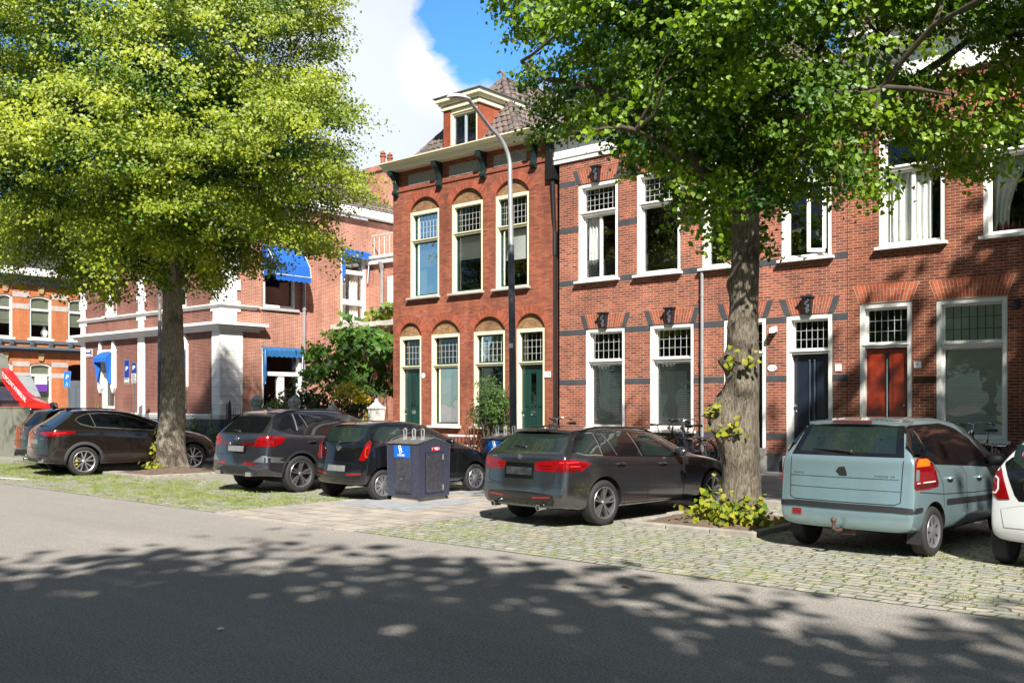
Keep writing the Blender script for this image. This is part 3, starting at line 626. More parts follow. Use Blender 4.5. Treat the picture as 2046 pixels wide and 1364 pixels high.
# ================================================================ corner house with white quoins and blue awnings
BRD = brick('corner_red_brick', (.215, .062, .040), (.155, .044, .030), (.33, .24, .20), .0080, .21, .062, dark=.45)
BRD2 = brick('pale_red_brick', (.44, .14, .078), (.33, .095, .055), (.56, .42, .34), .0080, .21, .062, dark=.35)
BLUE = mat('blue_awning_cloth', (.006, .10, .42), .8, var=.06)
BLUE2 = mat('faded_blue_cloth', (.012, .10, .26), .8, var=.1)
PIPING = mat('white_piping', (.75, .76, .78), .6)
RENDER = mat('white_render', (.80, .79, .76), .7, var=.06, vscale=1.5, bump=.2)
DPLINTH = mat('blue_grey_plinth', (.075, .10, .115), .7, var=.15)
XD = fx(440); xd0 = fx(163)
D = thing('corner_house', 'red brick corner house with white quoins, white cornices and blue window awnings', 'house', ((XD+xd0)/2, F, 0))
D_top = 10.6; YE = F+16
# street front
zc1 = fz(300, 657); zc0 = zc1-.35; zp = fz(300, 825)
hz1, hz2 = fz(216, 703), fz(216, 816)
w1 = (fx(203), fx(229)); w2 = (fx(335), fx(372)); u1 = (fx(209), fx(233)); u2 = (fx(338), fx(372)); uz0 = fz(220, 631); uz1 = uz0+2.9
holes = [rect(*w1, hz2, hz1), rect(*w2, hz2, hz1), rect(*u1, uz0, uz1), rect(*u2, uz0, uz1)]
wall('wall', rect(xd0, XD, 0, D_top), holes, F, .3, BRD, D)
for (a, b) in (w1, w2):
    w, (wa, wb, yg) = window(D, a, b, hz2, hz1, F, hz2+(hz1-hz2)*.62, None, jw=.12, rec=.04, upper='plain', sill=False)
    curtain(wa, wb, hz2+.1, hz2+(hz1-hz2)*.6, yg+.1, w, mat('green_white_curtain', (.50, .62, .56), .9), waves=3)
    s = MB()
    for sg, x in ((-1, a), (1, b)): s.prism([(x-.17, hz1-1.75), (x, hz1-2.0), (x+.17, hz1-1.75), (x+.17, hz1+.05), (x+.09, hz1+.06), (x+.05, hz1+.5), (x-.05, hz1+.5), (x-.09, hz1+.06), (x-.17, hz1+.05)], lambda p, q, c: (p, c, q), (F-.12, F+.02))
    s.box(a-.2, b+.2, F-.10, F+.02, hz1, hz1+.10); s.prism([((a+b)/2-.10, hz1+.75), ((a+b)/2+.10, hz1+.75), ((a+b)/2+.17, zc0), ((a+b)/2-.17, zc0)], lambda p, q, c: (p, c, q), (F-.10, F+.02))
    s.build('window_surround', RENDER, D, world=True, bevel=.01)
    s = MB(); s.prism([(a+.02, hz1+.11), (b-.02, hz1+.11), (b-.1, hz1+.4), ((a+b)/2, hz1+.62), (a+.1, hz1+.4)], lambda p, q, c: (p, c, q), (F-.05, F+.02)); s.build('carved_pediment', mat('brown_terracotta', (.16, .06, .035), .8, var=.3, vscale=8), D, world=True)
    # folded awning hanging in front of the window
    s = MB(); n = 9; vs = []
    for i in range(n+1):
        t = i/n; x = a+.05+(b-a-.1)*t
        vs += [(x, F-.10, hz1-.02), (x, F-.45+.03*(i % 2), hz1-.30), (x, F-.47+.03*(i % 2), hz1-.48-.05*(i % 2))]
    s.add(vs, [(3*i+j, 3*i+3+j, 3*i+4+j, 3*i+1+j) for i in range(n) for j in range(2)])
    for x, sg in ((a+.06, 1), (b-.06, -1)):
        s.add([(x, F-.08, hz1-.1), (x-.02*sg, F-.45, hz1-.3), (x+.10*sg, F-.30, hz1-1.45), (x+.0, F-.10, hz1-1.55), (x+.28*sg, F-.20, hz1-.6)], [(0, 1, 2, 3), (0, 1, 2, 4)])
    s.build('awning', BLUE, D, world=True)
for (a, b) in (u1, u2):
    w, (wa, wb, yg) = window(D, a, b, uz0, uz1, F, uz1-.9, None, jw=.12, rec=.04, upper='plain')
    curtain(wa, wb, uz0+.1, uz1-1, yg+.1, w, mat('dark_green_curtain', (.06, .16, .08), .9), waves=3)
    s = MB(); s.prism([(F-.02, uz1-.0), (F-.5, uz1-.55), (F-.5, uz1-.75), (F-.02, uz1-.2)], lambda p, q, c: (c, p, q), (a, b)); s.build('awning', BLUE, D, world=True)
# side wall towards the garden
def sw(u, v): p = onX(u, v, XD); return p[1], p[2]
ya, _ = sw(525.7, 600); yb, _ = sw(590.4, 600); _, z0 = sw(560, 616); z1 = z0+2.35
yc, _ = sw(680.7, 600); yd_, _ = sw(731, 600); _, z2 = sw(705, 646); _, z3 = sw(705, 500)
ye, _ = sw(523, 750); yf_, _ = sw(602, 750); _, z5 = sw(560, 695); z4 = .9
def swall(holes):
    mb = MB(); out = rect(F, YE, 0, D_top); polys = [[Vector((a, b, 0)) for a, b in h] for h in [out]+holes]; flat = [p for q in polys for p in q]
    mb.add([(XD, p.x, p.y) for p in flat], [tuple(t) for t in tessellate_polygon(polys)])
    for h in holes: mb.add([(XD, a, b) for a, b in h]+[(XD-.3, a, b) for a, b in h], [(i, (i+1) % 4, 4+(i+1) % 4, 4+i) for i in range(4)])
    return mb.build('garden_wall_side', BRD2, D, world=True)
swall([rect(ya, yb, z0, z1), rect(yc, yd_, z2, z3), rect(ye, yf_, z4, z5)])
def swindow(y0, y1, z0, z1, tr, mull, name='window', vm=0):
    f = MB(); jw = .12; xa, xb = XD-.03, XD-.22
    for a, b, c, d in ((y0, y0+jw, z0, z1), (y1-jw, y1, z0, z1), (y0+jw, y1-jw, z1-jw, z1), (y0+jw, y1-jw, z0, z0+.12)): f.box(xb, xa, a, b, c, d)
    if tr: f.box(xb, xa+.02, y0+jw, y1-jw, tr-.09, tr+.09)
    for k in range(mull): c = y0+(y1-y0)*(k+1)/(mull+1); f.box(xb, xa-.02, c-.16, c+.16, z0+.12, (tr or z1)-.09)
    if vm: f.box(xb, xa-.02, y0+jw, y1-jw, vm-.12, vm+.12)
    w = f.build(name, WHITE, D, world=True, bevel=.008)
    p = MB(); p.quad((XD-.17, y0+jw, z0), (XD-.17, y1-jw, z0), (XD-.17, y1-jw, z1-jw), (XD-.17, y0+jw, z1-jw)); p.build('pane', GLS, w, world=True); return w
w = swindow(ya, yb, z0, z1, None, 0); s = MB(); s.box(XD-.1, XD+.09, ya-.12, yb+.15, z0-.12, z0-.002); s.build('sill', GREYST, w, world=True)
w = swindow(yc, yd_, z2, z3, z3-1.05, 0, 'balcony_door', vm=z2+1.0)
s = MB(); vs = []
for j in range(9):
    for i in range(13): vs.append((XD-.3+.05*sin(i*1.6)+.02*sin(j), yc+.75+.5*i/12, z2+.1+(z3-1.2-z2)*j/8))
s.add(vs, [(j*13+i, j*13+i+1, j*13+i+14, j*13+i+13) for j in range(8) for i in range(12)]); s.build('curtain', CURT, w, world=True, smooth=60)
swindow(ye, yf_, z4, z5, z5-1.15, 1, 'garden_door')
# awnings on the side wall
def side_awning(y0, y1, zt, zb, out, m, val=.22, label=None):
    s = MB(); n = 14; vs = []
    prof = [(0.02, zt), (out*.55, zt-(zt-zb)*.28), (out*.92, zt-(zt-zb)*.68), (out, zb)]
    for i in range(n+1):
        y = y0+(y1-y0)*i/n
        for k, (o, z) in enumerate(prof): vs.append((XD+o, y, z))
        vs.append((XD+out+.005, y, zb-val-(.05 if i % 2 else 0)))
    s.add(vs, [(5*i+j, 5*i+5+j, 5*i+6+j, 5*i+1+j) for i in range(n) for j in range(4)])
    for y in (y0, y1):
        s.add([(XD+.02, y, zt)]+[(XD+o, y, z) for o, z in prof[1:]]+[(XD+.02, y, zb)], [(0, 1, 2, 3, 4)])
    o = s.build('awning', m, D, world=True); 
    p = MB()
    p.tube([(XD+out, y0, zb), (XD+out, y1, zb)], .018, 6)
    for k in range(3): p.tube([(XD+.03, y0-.005, zb+.01), (XD+prof[1+k % 2][0]*(1-.3*k), y0-.005, prof[1][1]-.25*k)], .012, 5)
    p.tube([(XD+a, y0-.004, b) for a, b in prof], .012, 5); p.tube([(XD+a, y1+.004, b) for a, b in prof], .012, 5); p.tube([(XD+.04, y0, zt), (XD+.04, y1, zt)], .018, 6)
    p.build('piping', PIPING, o, world=True); return o
side_awning(ya-.05, yb+.1, z1+.42, z1-1.0, 1.0, BLUE)
def drape(y0, y1, zt, zb, m, depth=.32):
    s = MB(); n = 16; vs = []
    for i in range(n+1):
        y = y0+(y1-y0)*i/n; k = .03*(i % 2)
        vs += [(XD+.02, y, zt), (XD+depth, y, zt-.16+k), (XD+depth+.02, y, zt-.40-.05*(i % 2))]
    s.add(vs, [(3*i+j, 3*i+3+j, 3*i+4+j, 3*i+1+j) for i in range(n) for j in range(2)])
    for y, sg in ((y0, 1), (y1, -1)):
        for k in range(4):
            s.add([(XD+.05+.06*k, y+sg*.015*k, zt-.1), (XD+.11+.06*k, y+sg*(.02*k), zt-.14), (XD+.09+.045*k, y+sg*.08, zb+.1*k), (XD+.04+.05*k, y+sg*.05, zb+.1*k)], [(0, 1, 2, 3)])
    o = s.build('awning', m, D, world=True); p = MB()
    for y, sg in ((y0, 1), (y1, -1)): p.tube([(XD+.2, y+sg*.05, zt-.15), (XD+.13, y+sg*.1, zb+.1)], .02, 5)
    p.build('piping', PIPING, o, world=True)
drape(yc+.02, yd_+.1, z3+.02, z3-1.6, BLUE); drape(ye, yf_, z5+.02, z5-1.7, BLUE2, .16)
# white trim
def corner_strip(name, z0, z1, w, x, t=.05, quo=True):
    s = MB()
    if quo:
        z = z0; k = 0
        while z < z1-.05:
            h = min(.46, z1-z); e = .18 if k % 2 else 0
            s.box(x-w-e, x+t, F-t, F+.01, z, z+h-.006); s.box(x-.01, x+t-.002, F-t+.002, F+w*1.6+e, z+.001, z+h-.007); z += h; k += 1
    else:
        z = z0
        while z < z1-.02:
            h = min(.38, z1-z); s.box(x-w, x+t, F-t, F+.01, z, z+h-.008); s.box(x-.01, x+t-.002, F-t+.002, F+w*1.9, z+.001, z+h-.009); z += h
    return s.build(name, RENDER, D, world=True)
zsb = fz(300, 628)-.05
corner_strip('corner_pilaster', zp, zc0, .55, XD, .06, False); corner_strip('quoins', zc1+.02, D_top, .48, XD, .05)
def strip(name, ua, ub, z0, z1, quo):
    s = MB(); z = z0; k = 0; a, b = fx(ua), fx(ub)
    while z < z1-.03:
        h = min(.42, z1-z); e = .16 if (quo and k % 2) else 0; s.box(a-e, b+e, F-.05, F+.01, z, z+h-.008); z += h; k += 1
    s.build(name, RENDER, D, world=True)
strip('pilaster', 163, 171.5, zp, zc0, False); strip('pilaster', 276.8, 290, zp, zc0, False); strip('quoins', 163, 170.5, zc1+.02, D_top, True); strip('quoins', 278, 288, zc1+.02, D_top, True)
def band(name, z0, z1, p, m=RENDER, wrap=True, wl=1.7):
    s = MB(); n = 3
    for i in range(n):
        q = p*(i+1)/n; s.box(xd0-q, XD+q, F-q, F+.01, z0+(z1-z0)*i/n, z0+(z1-z0)*(i+1)/n-.001)
        if wrap: s.box(XD-.01, XD+q-.001, F-q+.001, F+wl+q, z0+(z1-z0)*i/n+.001, z0+(z1-z0)*(i+1)/n-.002)
    s.build(name, m, D, world=True)
band('cornice', zc0, zc1, .42); band('string_band', zsb, zsb+.16, .16); band('plinth_ledge', zp-.22, zp, .12)
s = MB(); s.box(xd0-.05, XD+.06, F-.06, F+.01, 0, zp-.23); s.box(XD-.01, XD+.058, F-.058, F+2, 0, zp-.231); s.build('plinth', DPLINTH, D, world=True)
band('roof_cornice', D_top-.1, D_top+.45, .5)
s = MB(); gz = onX(735, 431, XD)[2]; s.box(XD-.05, XD+.35, F-.3, YE, gz-.15, gz+.2); s.build('roof_gutter', WHITE, D, world=True)
tiles(D, (XD+.3, F-.3, gz+.2), (XD+.3, YE, gz+.2), (XD-3, YE-3, gz+3.0), (XD-3, F+3, gz+3.0), TILE); tiles(D, (xd0-.3, F-.45, gz+.2), (XD+.3, F-.45, gz+.2), (XD-3, F+3, gz+3.0), (xd0+3, F+3, gz+3.0), TILE)
s = MB(); s.quad((xd0, F, 0), (xd0, YE, 0), (xd0, YE, D_top), (xd0, F, D_top)); s.quad((xd0, YE, 0), (XD, YE, 0), (XD, YE, D_top), (xd0, YE, D_top)); s.quad((xd0, F, D_top), (XD, F, D_top), (XD, YE, D_top), (xd0, YE, D_top)); s.box(xd0+.1, XD-1.5, F+1.5, F+1.6, .2, D_top-.1); s.build('side_wall', BRD, D, world=True)
py_, pz = sw(605, 560); s = MB(); s.tube([(XD+.1, py_, .3), (XD+.1, py_, gz)], .075, 8)
for z in (2, 4, 6): s.tube([(XD+.1, py_, z), (XD+.1, py_, z+.08)], .10, 8)
s.build('rain_pipe', ZINC, D, world=True, smooth=40)
ca = Vector(onX(742, 470, XD-1)); ct = onX(765, 338, XD-1); s = MB(); s.box(XD-1.5, XD-.3, ct[1]-.55, ct[1]+.75, gz-.1, ct[2]-.25); s.box(XD-1.6, XD-.2, ct[1]-.65, ct[1]+.85, ct[2]-.25, ct[2]); ch = s.build('chimney', BRD2, D, world=True)
for q in (-.18, .28):
    s = MB(); s.lathe([(0, 0), (.15, 0), (.15, .1), (.12, .15), (.13, .55), (.17, .58), (.17, .64), (.10, .70), (.16, .74), (0, .92)], (XD-.9, ct[1]+.1+q, ct[2]), n=12); s.build('chimney_pot', mat('terracotta', (.27, .085, .045), .8, var=.2), ch, world=True, smooth=40)
# lower rear wing closing the garden, with roof terrace and balcony slab
yw = sw(737, 560)[0]; X2 = xa0+.5; _, zt = sw(737, 516)
s = MB(); s.box(XD+.01, X2, yw, yw+6, 0, zt-.35); s.build('rear_wing', BRD2, D, world=True)
s = MB(); s.box(XD, X2, yw-.2, yw+6, zt-.35, zt); s.box(XD, X2, yw-.28, yw-.2, zt-.1, zt+.02); s.build('wing_gutter', WHITE, D, world=True)
_, zb_ = sw(700, 652); s = MB(); s.box(XD+.01, X2-.5, yc-.6, yw, zb_-.22, zb_); s.build('balcony_slab', mat('pale_concrete', (.5, .46, .4), .8, var=.2), D, world=True)
s = MB(); r0 = onY(738, 480, yw)[0]
for i in range(14): x = XD+.4+i*.36; s.box(x, x+.04, yw-.04, yw, zt, zt+1.05)
s.box(XD+.3, X2, yw-.06, yw+.01, zt+1.0, zt+1.06); s.build('terrace_railing', mat('white_railing', (.5, .46, .42), .5), D, world=True)
x = onY(766, 560, yw)[0]; s = MB(); s.tube([(x, yw-.1, zb_), (x, yw-.1, zt-.3)], .07, 8); s.lathe([(.07, -.35), (.17, 0), (.17, .1), (0, .1)], (x, yw-.1, zt-.35), n=8); s.build('rain_pipe', ZINC, D, world=True)
x = onY(782, 560, yw)[0]; s = MB(); s.box(x-.25, x+.8, yw-.03, yw, zb_+.6, zt-1.0); s.build('wing_window', WHITE, D, world=True)
# street-name sign on the corner house
SIGNB = mat('dark_blue_enamel', (.012, .035, .16), .3); 
a, b = fx(172.7), fx(184.5); z1s, z0s = fz(178, 699), fz(178, 711.5)
s = MB(); s.box(a-.03, b+.03, F-.035, F-.012, z0s-.03, z1s+.03); sg = s.build('street_name_sign', ENAMEL, D, world=True)
s = MB(); s.box(a, b, F-.038, F-.034, z0s, z1s); sb = s.build('sign_face', SIGNB, sg, world=True)
s = MB(); zm = (z0s+z1s)/2
for k in range(5): s.box(a+.09+.08*k, a+.15+.08*k, F-.041, F-.037, zm+.04, zm+.13)
for k in range(6): s.box(a+.05+.08*k, a+.115+.08*k, F-.041, F-.037, zm-.13, zm-.05)
s.build('sign_lettering', ENAMEL, sg, world=True)

# ================================================================ orange brick building across the side street
BRE = brick('orange_brick', (.50, .175, .070), (.42, .135, .055), (.42, .16, .07), .006, .21, .062, dark=.12, stain=.12)
STE = mat('pale_stone_band', (.42, .36, .33), .8, var=.15); GRE = mat('slate_grey_trim', (.10, .12, .14), .5, var=.1); SHADE = mat('sage_window_blind', (.50, .50, .38), .8, var=.05)
XE = -61.0
E_ = thing('apartment_building', 'orange brick building with grey bands and arched windows across the side street', 'house', (XE, 30, 0))
def se(u, v): p = onX(u, v, XE); return p[1], p[2]
zE = lambda v: se(90, v)[1]
wins = [(se(-6, 600)[0], se(25, 600)[0]), (se(59, 600)[0], se(103, 600)[0]), (se(136, 600)[0], se(178, 600)[0]), (se(-96, 600)[0], se(-60, 600)[0])]
uzb, uzt = zE(677), zE(597); lzb, lzt = .9, zE(730)
holes = [arched(a, b, uzb, uzt, uzt+.13) for a, b in wins]+[arched(a, b, lzb if i != 2 else .15, lzt, lzt+.13) for i, (a, b) in enumerate(wins)]
mb = MB(); y0, y1, zt_ = 2.0, 60.0, zE(556)
polys = [[Vector((a, b, 0)) for a, b in h] for h in [rect(y0, y1, 0, zt_)]+holes]; flat = [p for q in polys for p in q]
mb.add([(XE, p.x, p.y) for p in flat], [tuple(t) for t in tessellate_polygon(polys)])
for h in holes: n = len(h); mb.add([(XE, a, b) for a, b in h]+[(XE-.3, a, b) for a, b in h], [(i, (i+1) % n, n+(i+1) % n, n+i) for i in range(n)])
mb.quad((XE, y0, 0), (XE-12, y0, 0), (XE-12, y0, zt_), (XE, y0, zt_)); mb.build('wall', BRE, E_, world=True)
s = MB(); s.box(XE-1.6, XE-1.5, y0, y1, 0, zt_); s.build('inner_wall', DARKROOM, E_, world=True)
for lo in (0, 1):
    for i, (a, b) in enumerate(wins):
        zb, zt = (lzb, lzt) if lo else (uzb, uzt)
        if lo and i == 2:
            s = MB(); s.box(XE-.28, XE-.2, a, b, .15, lzt-.9); 
            for k in range(2): s.box(XE-.2, XE-.16, a+.12+k*(b-a)/2, a+(b-a)/2-.1+k*(b-a)/2, .6, lzt-1.3)
            s.build('door', GRE, E_, world=True)
            s = MB(); s.box(XE-.27, XE-.25, a, b, lzt-.88, lzt+.12); s.build('fanlight', LEADGL, E_, world=True); continue
        f = MB(); jw = .11; tr = zb+(zt-zb)*(.72 if lo == 0 else .82)
        for p in ((a, a+jw, zb, zt), (b-jw, b, zb, zt), (a+jw, b-jw, tr-.08, tr+.04), (a+jw, b-jw, zb, zb+.1)): f.box(XE-.22, XE-.06, *p)
        top = arc_pts(a, b, zt, zt+.13, 10)[0]; inn = arc_pts(a+jw, b-jw, zt-.08, zt+.03, 10)[0]
        f.prism(top+inn[::-1], lambda p, q, c: (c, p, q), (XE-.22, XE-.06))
        w = f.build('window', WHITE, E_, world=True); p = MB(); p.quad((XE-.16, a+jw, zb), (XE-.16, b-jw, zb), (XE-.16, b-jw, zt), (XE-.16, a+jw, zt)); p.build('pane', glass('clear_pane', (.85, .9, .87), .7, .01, .01, .03), w, world=True)
        p = MB(); zs = zb+(zt-zb)*(.34 if lo == 0 else .3); p.box(XE-.20, XE-.19, a+.02, b-.02, zs, zt+.12); p.box(XE-.21, XE-.19, a+.02, b-.02, zs+.18, zs+.2); p.build('window_blind', SHADE, w, world=True)
        if not lo:
            if i == 1:
                p = MB(); p.lathe([(0, 0), (.12, 0), (.22, .22), (.2, .4), (.08, .52), (.1, .6), (0, .6)], (XE-.30, (a+b)/2+.35, zb+.1), n=12)
                for k in range(4): p.tube([(XE-.30, (a+b)/2+.35, zb+.6), (XE-.30, (a+b)/2+.35+.2*sin(k*2), zb+.95)], .02, 4)
                tag(p.build('vase', mat('pale_vase', (.6, .68, .62), .4), smooth=40), 'pale vase with twigs in an upper window of the orange building', 'vase')
            s = MB(); s.box(XE-.05, XE+.12, a-.12, b+.12, zb-.12, zb); s.build('sill', WHITE, w, world=True)
            for yy in (a+.1, b-.1): s = MB(); s.prism([(0, -.12), (.28, -.12), (.22, -.4), (.12, -.6), (0, -.6)], lambda p, q, c: (XE+p, c, zb+q), (yy-.1, yy+.1)); s.build('sill_bracket', GRE, E_, world=True)
        s = MB(); yc0 = (a+b)/2; s.hexa([(XE, yc0-.12, zt+.28), (XE+.1, yc0-.12, zt+.28), (XE+.1, yc0+.12, zt+.28), (XE, yc0+.12, zt+.28), (XE, yc0-.2, zt+.75), (XE+.16, yc0-.2, zt+.75), (XE+.16, yc0+.2, zt+.75), (XE, yc0+.2, zt+.75)]); s.build('keystone', mat('ochre_stone', (.40, .27, .12), .8, var=.3, vscale=9), E_, world=True)
s = MB()
def eb(z0, z1, p, m, name): q = MB(); q.box(XE-.01, XE+p, y0, y1, z0, z1); return q.build(name, m, E_, world=True)
def ebg(z, h, ws, name):
    c = y0
    for a, b in sorted(ws)+[(y1, y1)]:
        if a > c: q = MB(); q.box(XE-.01, XE+.02, c, a, z-h/2, z+h/2); q.build(name, STE, E_, world=True)
        c = b
ebg(zE(592), .32, wins, 'stone_band'); ebg(zE(615), .32, wins, 'stone_band'); ebg(zE(728), .3, wins, 'stone_band'); ebg(zE(750), .3, wins, 'stone_band')
eb(uzb-.30, uzb-.13, .10, GRE, 'sill_band'); eb(zE(704), zE(699), .18, GRE, 'cornice'); eb(zE(699)+.002, zE(694), .5, GRE, 'cornice'); eb(zE(572), zE(561), .3, GRE, 'cornice'); eb(zE(561)+.002, zE(556), .5, GRE, 'cornice'); eb(0, .85, .06, STE, 'plinth')
s = MB(); s.box(XE-2, XE+.75, y0-.3, y1, zt_+.01, zt_+.45); s.build('roof_gutter', WHITE, E_, world=True)
s = MB(); s.prism([(XE+.6, zt_+.45), (XE-3, zt_+4), (XE-12, zt_+4), (XE-12, zt_+.45)], lambda p, q, c: (p, c, q), (y0, y1)); s.build('roof', mat('dark_slate_roof', (.05, .05, .055), .6, var=.2), E_, world=True)
# estate-agent board in the lower window
yb0, zb0 = se(68, 772); yb1, zb1 = se(92, 750); s = MB(); s.box(XE+.10, XE+.14, yb0, yb1, zb0-.3, zb1); o = s.build('window_board', ENAMEL, E_, world=True); s = MB(); s.box(XE+.141, XE+.146, yb0, yb1, zb0-.3, zb0+.15); s.build('board_band', mat('purple_print', (.12, .04, .28), .5), o, world=True)
# ================================================================ ground
ROADY, KERBY = 8.72, 15.5
def gmat(name): 
    m = bpy.data.materials.new(name); m.use_nodes = True; MT[name] = m
    N = m.node_tree.nodes; return m, N, m.node_tree.links, N['Principled BSDF']
def node(N, t, **kw):
    n = N.new(t)
    for k, v in kw.items(): setattr(n, k, v)
    return n
def noise(N, L, src, scale, detail=4, rough=.5):
    n = N.new('ShaderNodeTexNoise'); n.inputs['Scale'].default_value = scale; n.inputs['Detail'].default_value = detail; n.inputs['Roughness'].default_value = rough; L.new(src, n.inputs['Vector']); return n.outputs['Fac']
def ramp(N, L, src, a, b, lo=0.0, hi=1.0):
    n = N.new('ShaderNodeMapRange'); n.inputs[1].default_value = a; n.inputs[2].default_value = b; n.inputs[3].default_value = lo; n.inputs[4].default_value = hi; L.new(src, n.inputs[0]); return n.outputs[0]
def mixc(N, L, fac, a, b, mode='MIX'):
    n = N.new('ShaderNodeMix'); n.data_type = 'RGBA'; n.blend_type = mode
    for s, i in ((fac, 0), (a, 6), (b, 7)):
        if isinstance(s, (int, float)): n.inputs[i].default_value = s
        elif isinstance(s, tuple): n.inputs[i].default_value = (*s, 1)
        else: L.new(s, n.inputs[i])
    return n.outputs[2]
# asphalt
m, N, L, b = gmat('worn_asphalt'); g = node(N, 'ShaderNodeNewGeometry').outputs['Position']
big = noise(N, L, g, .35, 6, .6); mid = noise(N, L, g, 6, 5, .7); fine = noise(N, L, g, 48, 3, .8); vf = noise(N, L, g, 170, 2, .7)
c = mixc(N, L, ramp(N, L, big, .35, .65), (.30, .268, .235), (.345, .31, .272)); mpt = N.new('ShaderNodeMapping'); mpt.inputs['Scale'].default_value = (.06, 1.1, 1); L.new(g, mpt.inputs['Vector']); c = mixc(N, L, 1.0, c, ramp(N, L, noise(N, L, mpt.outputs[0], 1.0, 4, .6), .3, .7, .86, 1.10), 'MULTIPLY'); c = mixc(N, L, ramp(N, L, mid, .35, .75, 0, .55), c, (.20, .195, .19))
c = mixc(N, L, ramp(N, L, fine, .50, .66, 0, .9), c, (.105, .10, .10)); c = mixc(N, L, ramp(N, L, fine, .46, .32, 0, .75), c, (.50, .48, .45)); c = mixc(N, L, ramp(N, L, vf, .55, .75, 0, .5), c, (.12, .118, .115))
vo = node(N, 'ShaderNodeTexVoronoi', feature='DISTANCE_TO_EDGE'); vo.inputs['Scale'].default_value = .22; wv = node(N, 'ShaderNodeVectorMath', operation='MULTIPLY_ADD'); nz = N.new('ShaderNodeTexNoise'); nz.inputs['Scale'].default_value = 1.5; nz.inputs['Detail'].default_value = 6; L.new(g, nz.inputs['Vector']); L.new(nz.outputs['Color'], wv.inputs[0]); wv.inputs[1].default_value = (1.6, 1.6, 0); L.new(g, wv.inputs[2]); L.new(wv.outputs[0], vo.inputs['Vector'])
c = mixc(N, L, ramp(N, L, vo.outputs['Distance'], .004, .0, 0, .10), c, (.07, .07, .07))
L.new(c, b.inputs['Base Color']); b.inputs['Roughness'].default_value = .88; b.inputs['Specular IOR Level'].default_value = .3
bp = node(N, 'ShaderNodeBump'); bp.inputs['Strength'].default_value = .8; bp.inputs['Distance'].default_value = .012; L.new(fine, bp.inputs['Height']); L.new(bp.outputs[0], b.inputs['Normal'])
ASPH = m
# stone setts with moss and grass in the joints
m, N, L, b = gmat('mossy_stone_setts'); g = node(N, 'ShaderNodeNewGeometry').outputs['Position']
nz = N.new('ShaderNodeTexNoise'); nz.inputs['Scale'].default_value = 2.3; nz.inputs['Detail'].default_value = 3; L.new(g, nz.inputs['Vector'])
wv = node(N, 'ShaderNodeVectorMath', operation='MULTIPLY_ADD'); L.new(nz.outputs['Color'], wv.inputs[0]); wv.inputs[1].default_value = (.26, .22, 0); L.new(g, wv.inputs[2])
bt = N.new('ShaderNodeTexBrick'); bt.offset = .5; bt.offset_frequency = 2; bt.squash = 1.25; bt.squash_frequency = 3; bt.inputs['Scale'].default_value = 1; bt.inputs['Brick Width'].default_value = .20; bt.inputs['Row Height'].default_value = .145; bt.inputs['Mortar Size'].default_value = .016; bt.inputs['Mortar Smooth'].default_value = .6
bt.inputs['Color1'].default_value = (0, 0, 0, 1); bt.inputs['Color2'].default_value = (1, 1, 1, 1); bt.inputs['Mortar'].default_value = (.5, .5, .5, 1); L.new(wv.outputs[0], bt.inputs['Vector'])
cr = N.new('ShaderNodeValToRGB'); el = cr.color_ramp.elements; el[0].color = (.25, .26, .25, 1); el[1].color = (.35, .285, .22, 1); el[1].position = 1
for q, cl_ in ((.25, (.36, .33, .27, 1)), (.45, (.27, .27, .235, 1)), (.62, (.39, .35, .285, 1)), (.8, (.29, .30, .29, 1))): e_ = el.new(q); e_.color = cl_
L.new(bt.outputs['Color'], cr.inputs[0]); stone = mixc(N, L, bt.outputs['Fac'], cr.outputs[0], (.11, .10, .065))
n1 = noise(N, L, g, .9, 5, .6); n2 = noise(N, L, g, 22, 4, .7); n3 = noise(N, L, g, 5, 4, .6)
c = mixc(N, L, 1.0, stone, ramp(N, L, n3, .3, .7, .75, 1.25), 'MULTIPLY')
c = mixc(N, L, ramp(N, L, n2, .4, .8, 0, .35), c, (.2, .19, .17))
mf = node(N, 'ShaderNodeMath', operation='MULTIPLY'); L.new(bt.outputs['Fac'], mf.inputs[0]); L.new(ramp(N, L, n1, .38, .6), mf.inputs[1])
c = mixc(N, L, mf.outputs[0], c, (.13, .17, .03))
mf2 = node(N, 'ShaderNodeMath', operation='MULTIPLY'); L.new(ramp(N, L, n1, .56, .72, 0, .55), mf2.inputs[0]); L.new(ramp(N, L, n2, .4, .6), mf2.inputs[1]); c = mixc(N, L, mf2.outputs[0], c, (.20, .23, .06))
L.new(c, b.inputs['Base Color']); b.inputs['Roughness'].default_value = .85; b.inputs['Specular IOR Level'].default_value = .3
iv = node(N, 'ShaderNodeMath', operation='MULTIPLY_ADD'); L.new(bt.outputs['Fac'], iv.inputs[0]); iv.inputs[1].default_value = -1.0; L.new(n2, iv.inputs[2])
bp = node(N, 'ShaderNodeBump'); bp.inputs['Strength'].default_value = .9; bp.inputs['Distance'].default_value = .02; L.new(iv.outputs[0], bp.inputs['Height']); L.new(bp.outputs[0], b.inputs['Normal'])
SETT = m
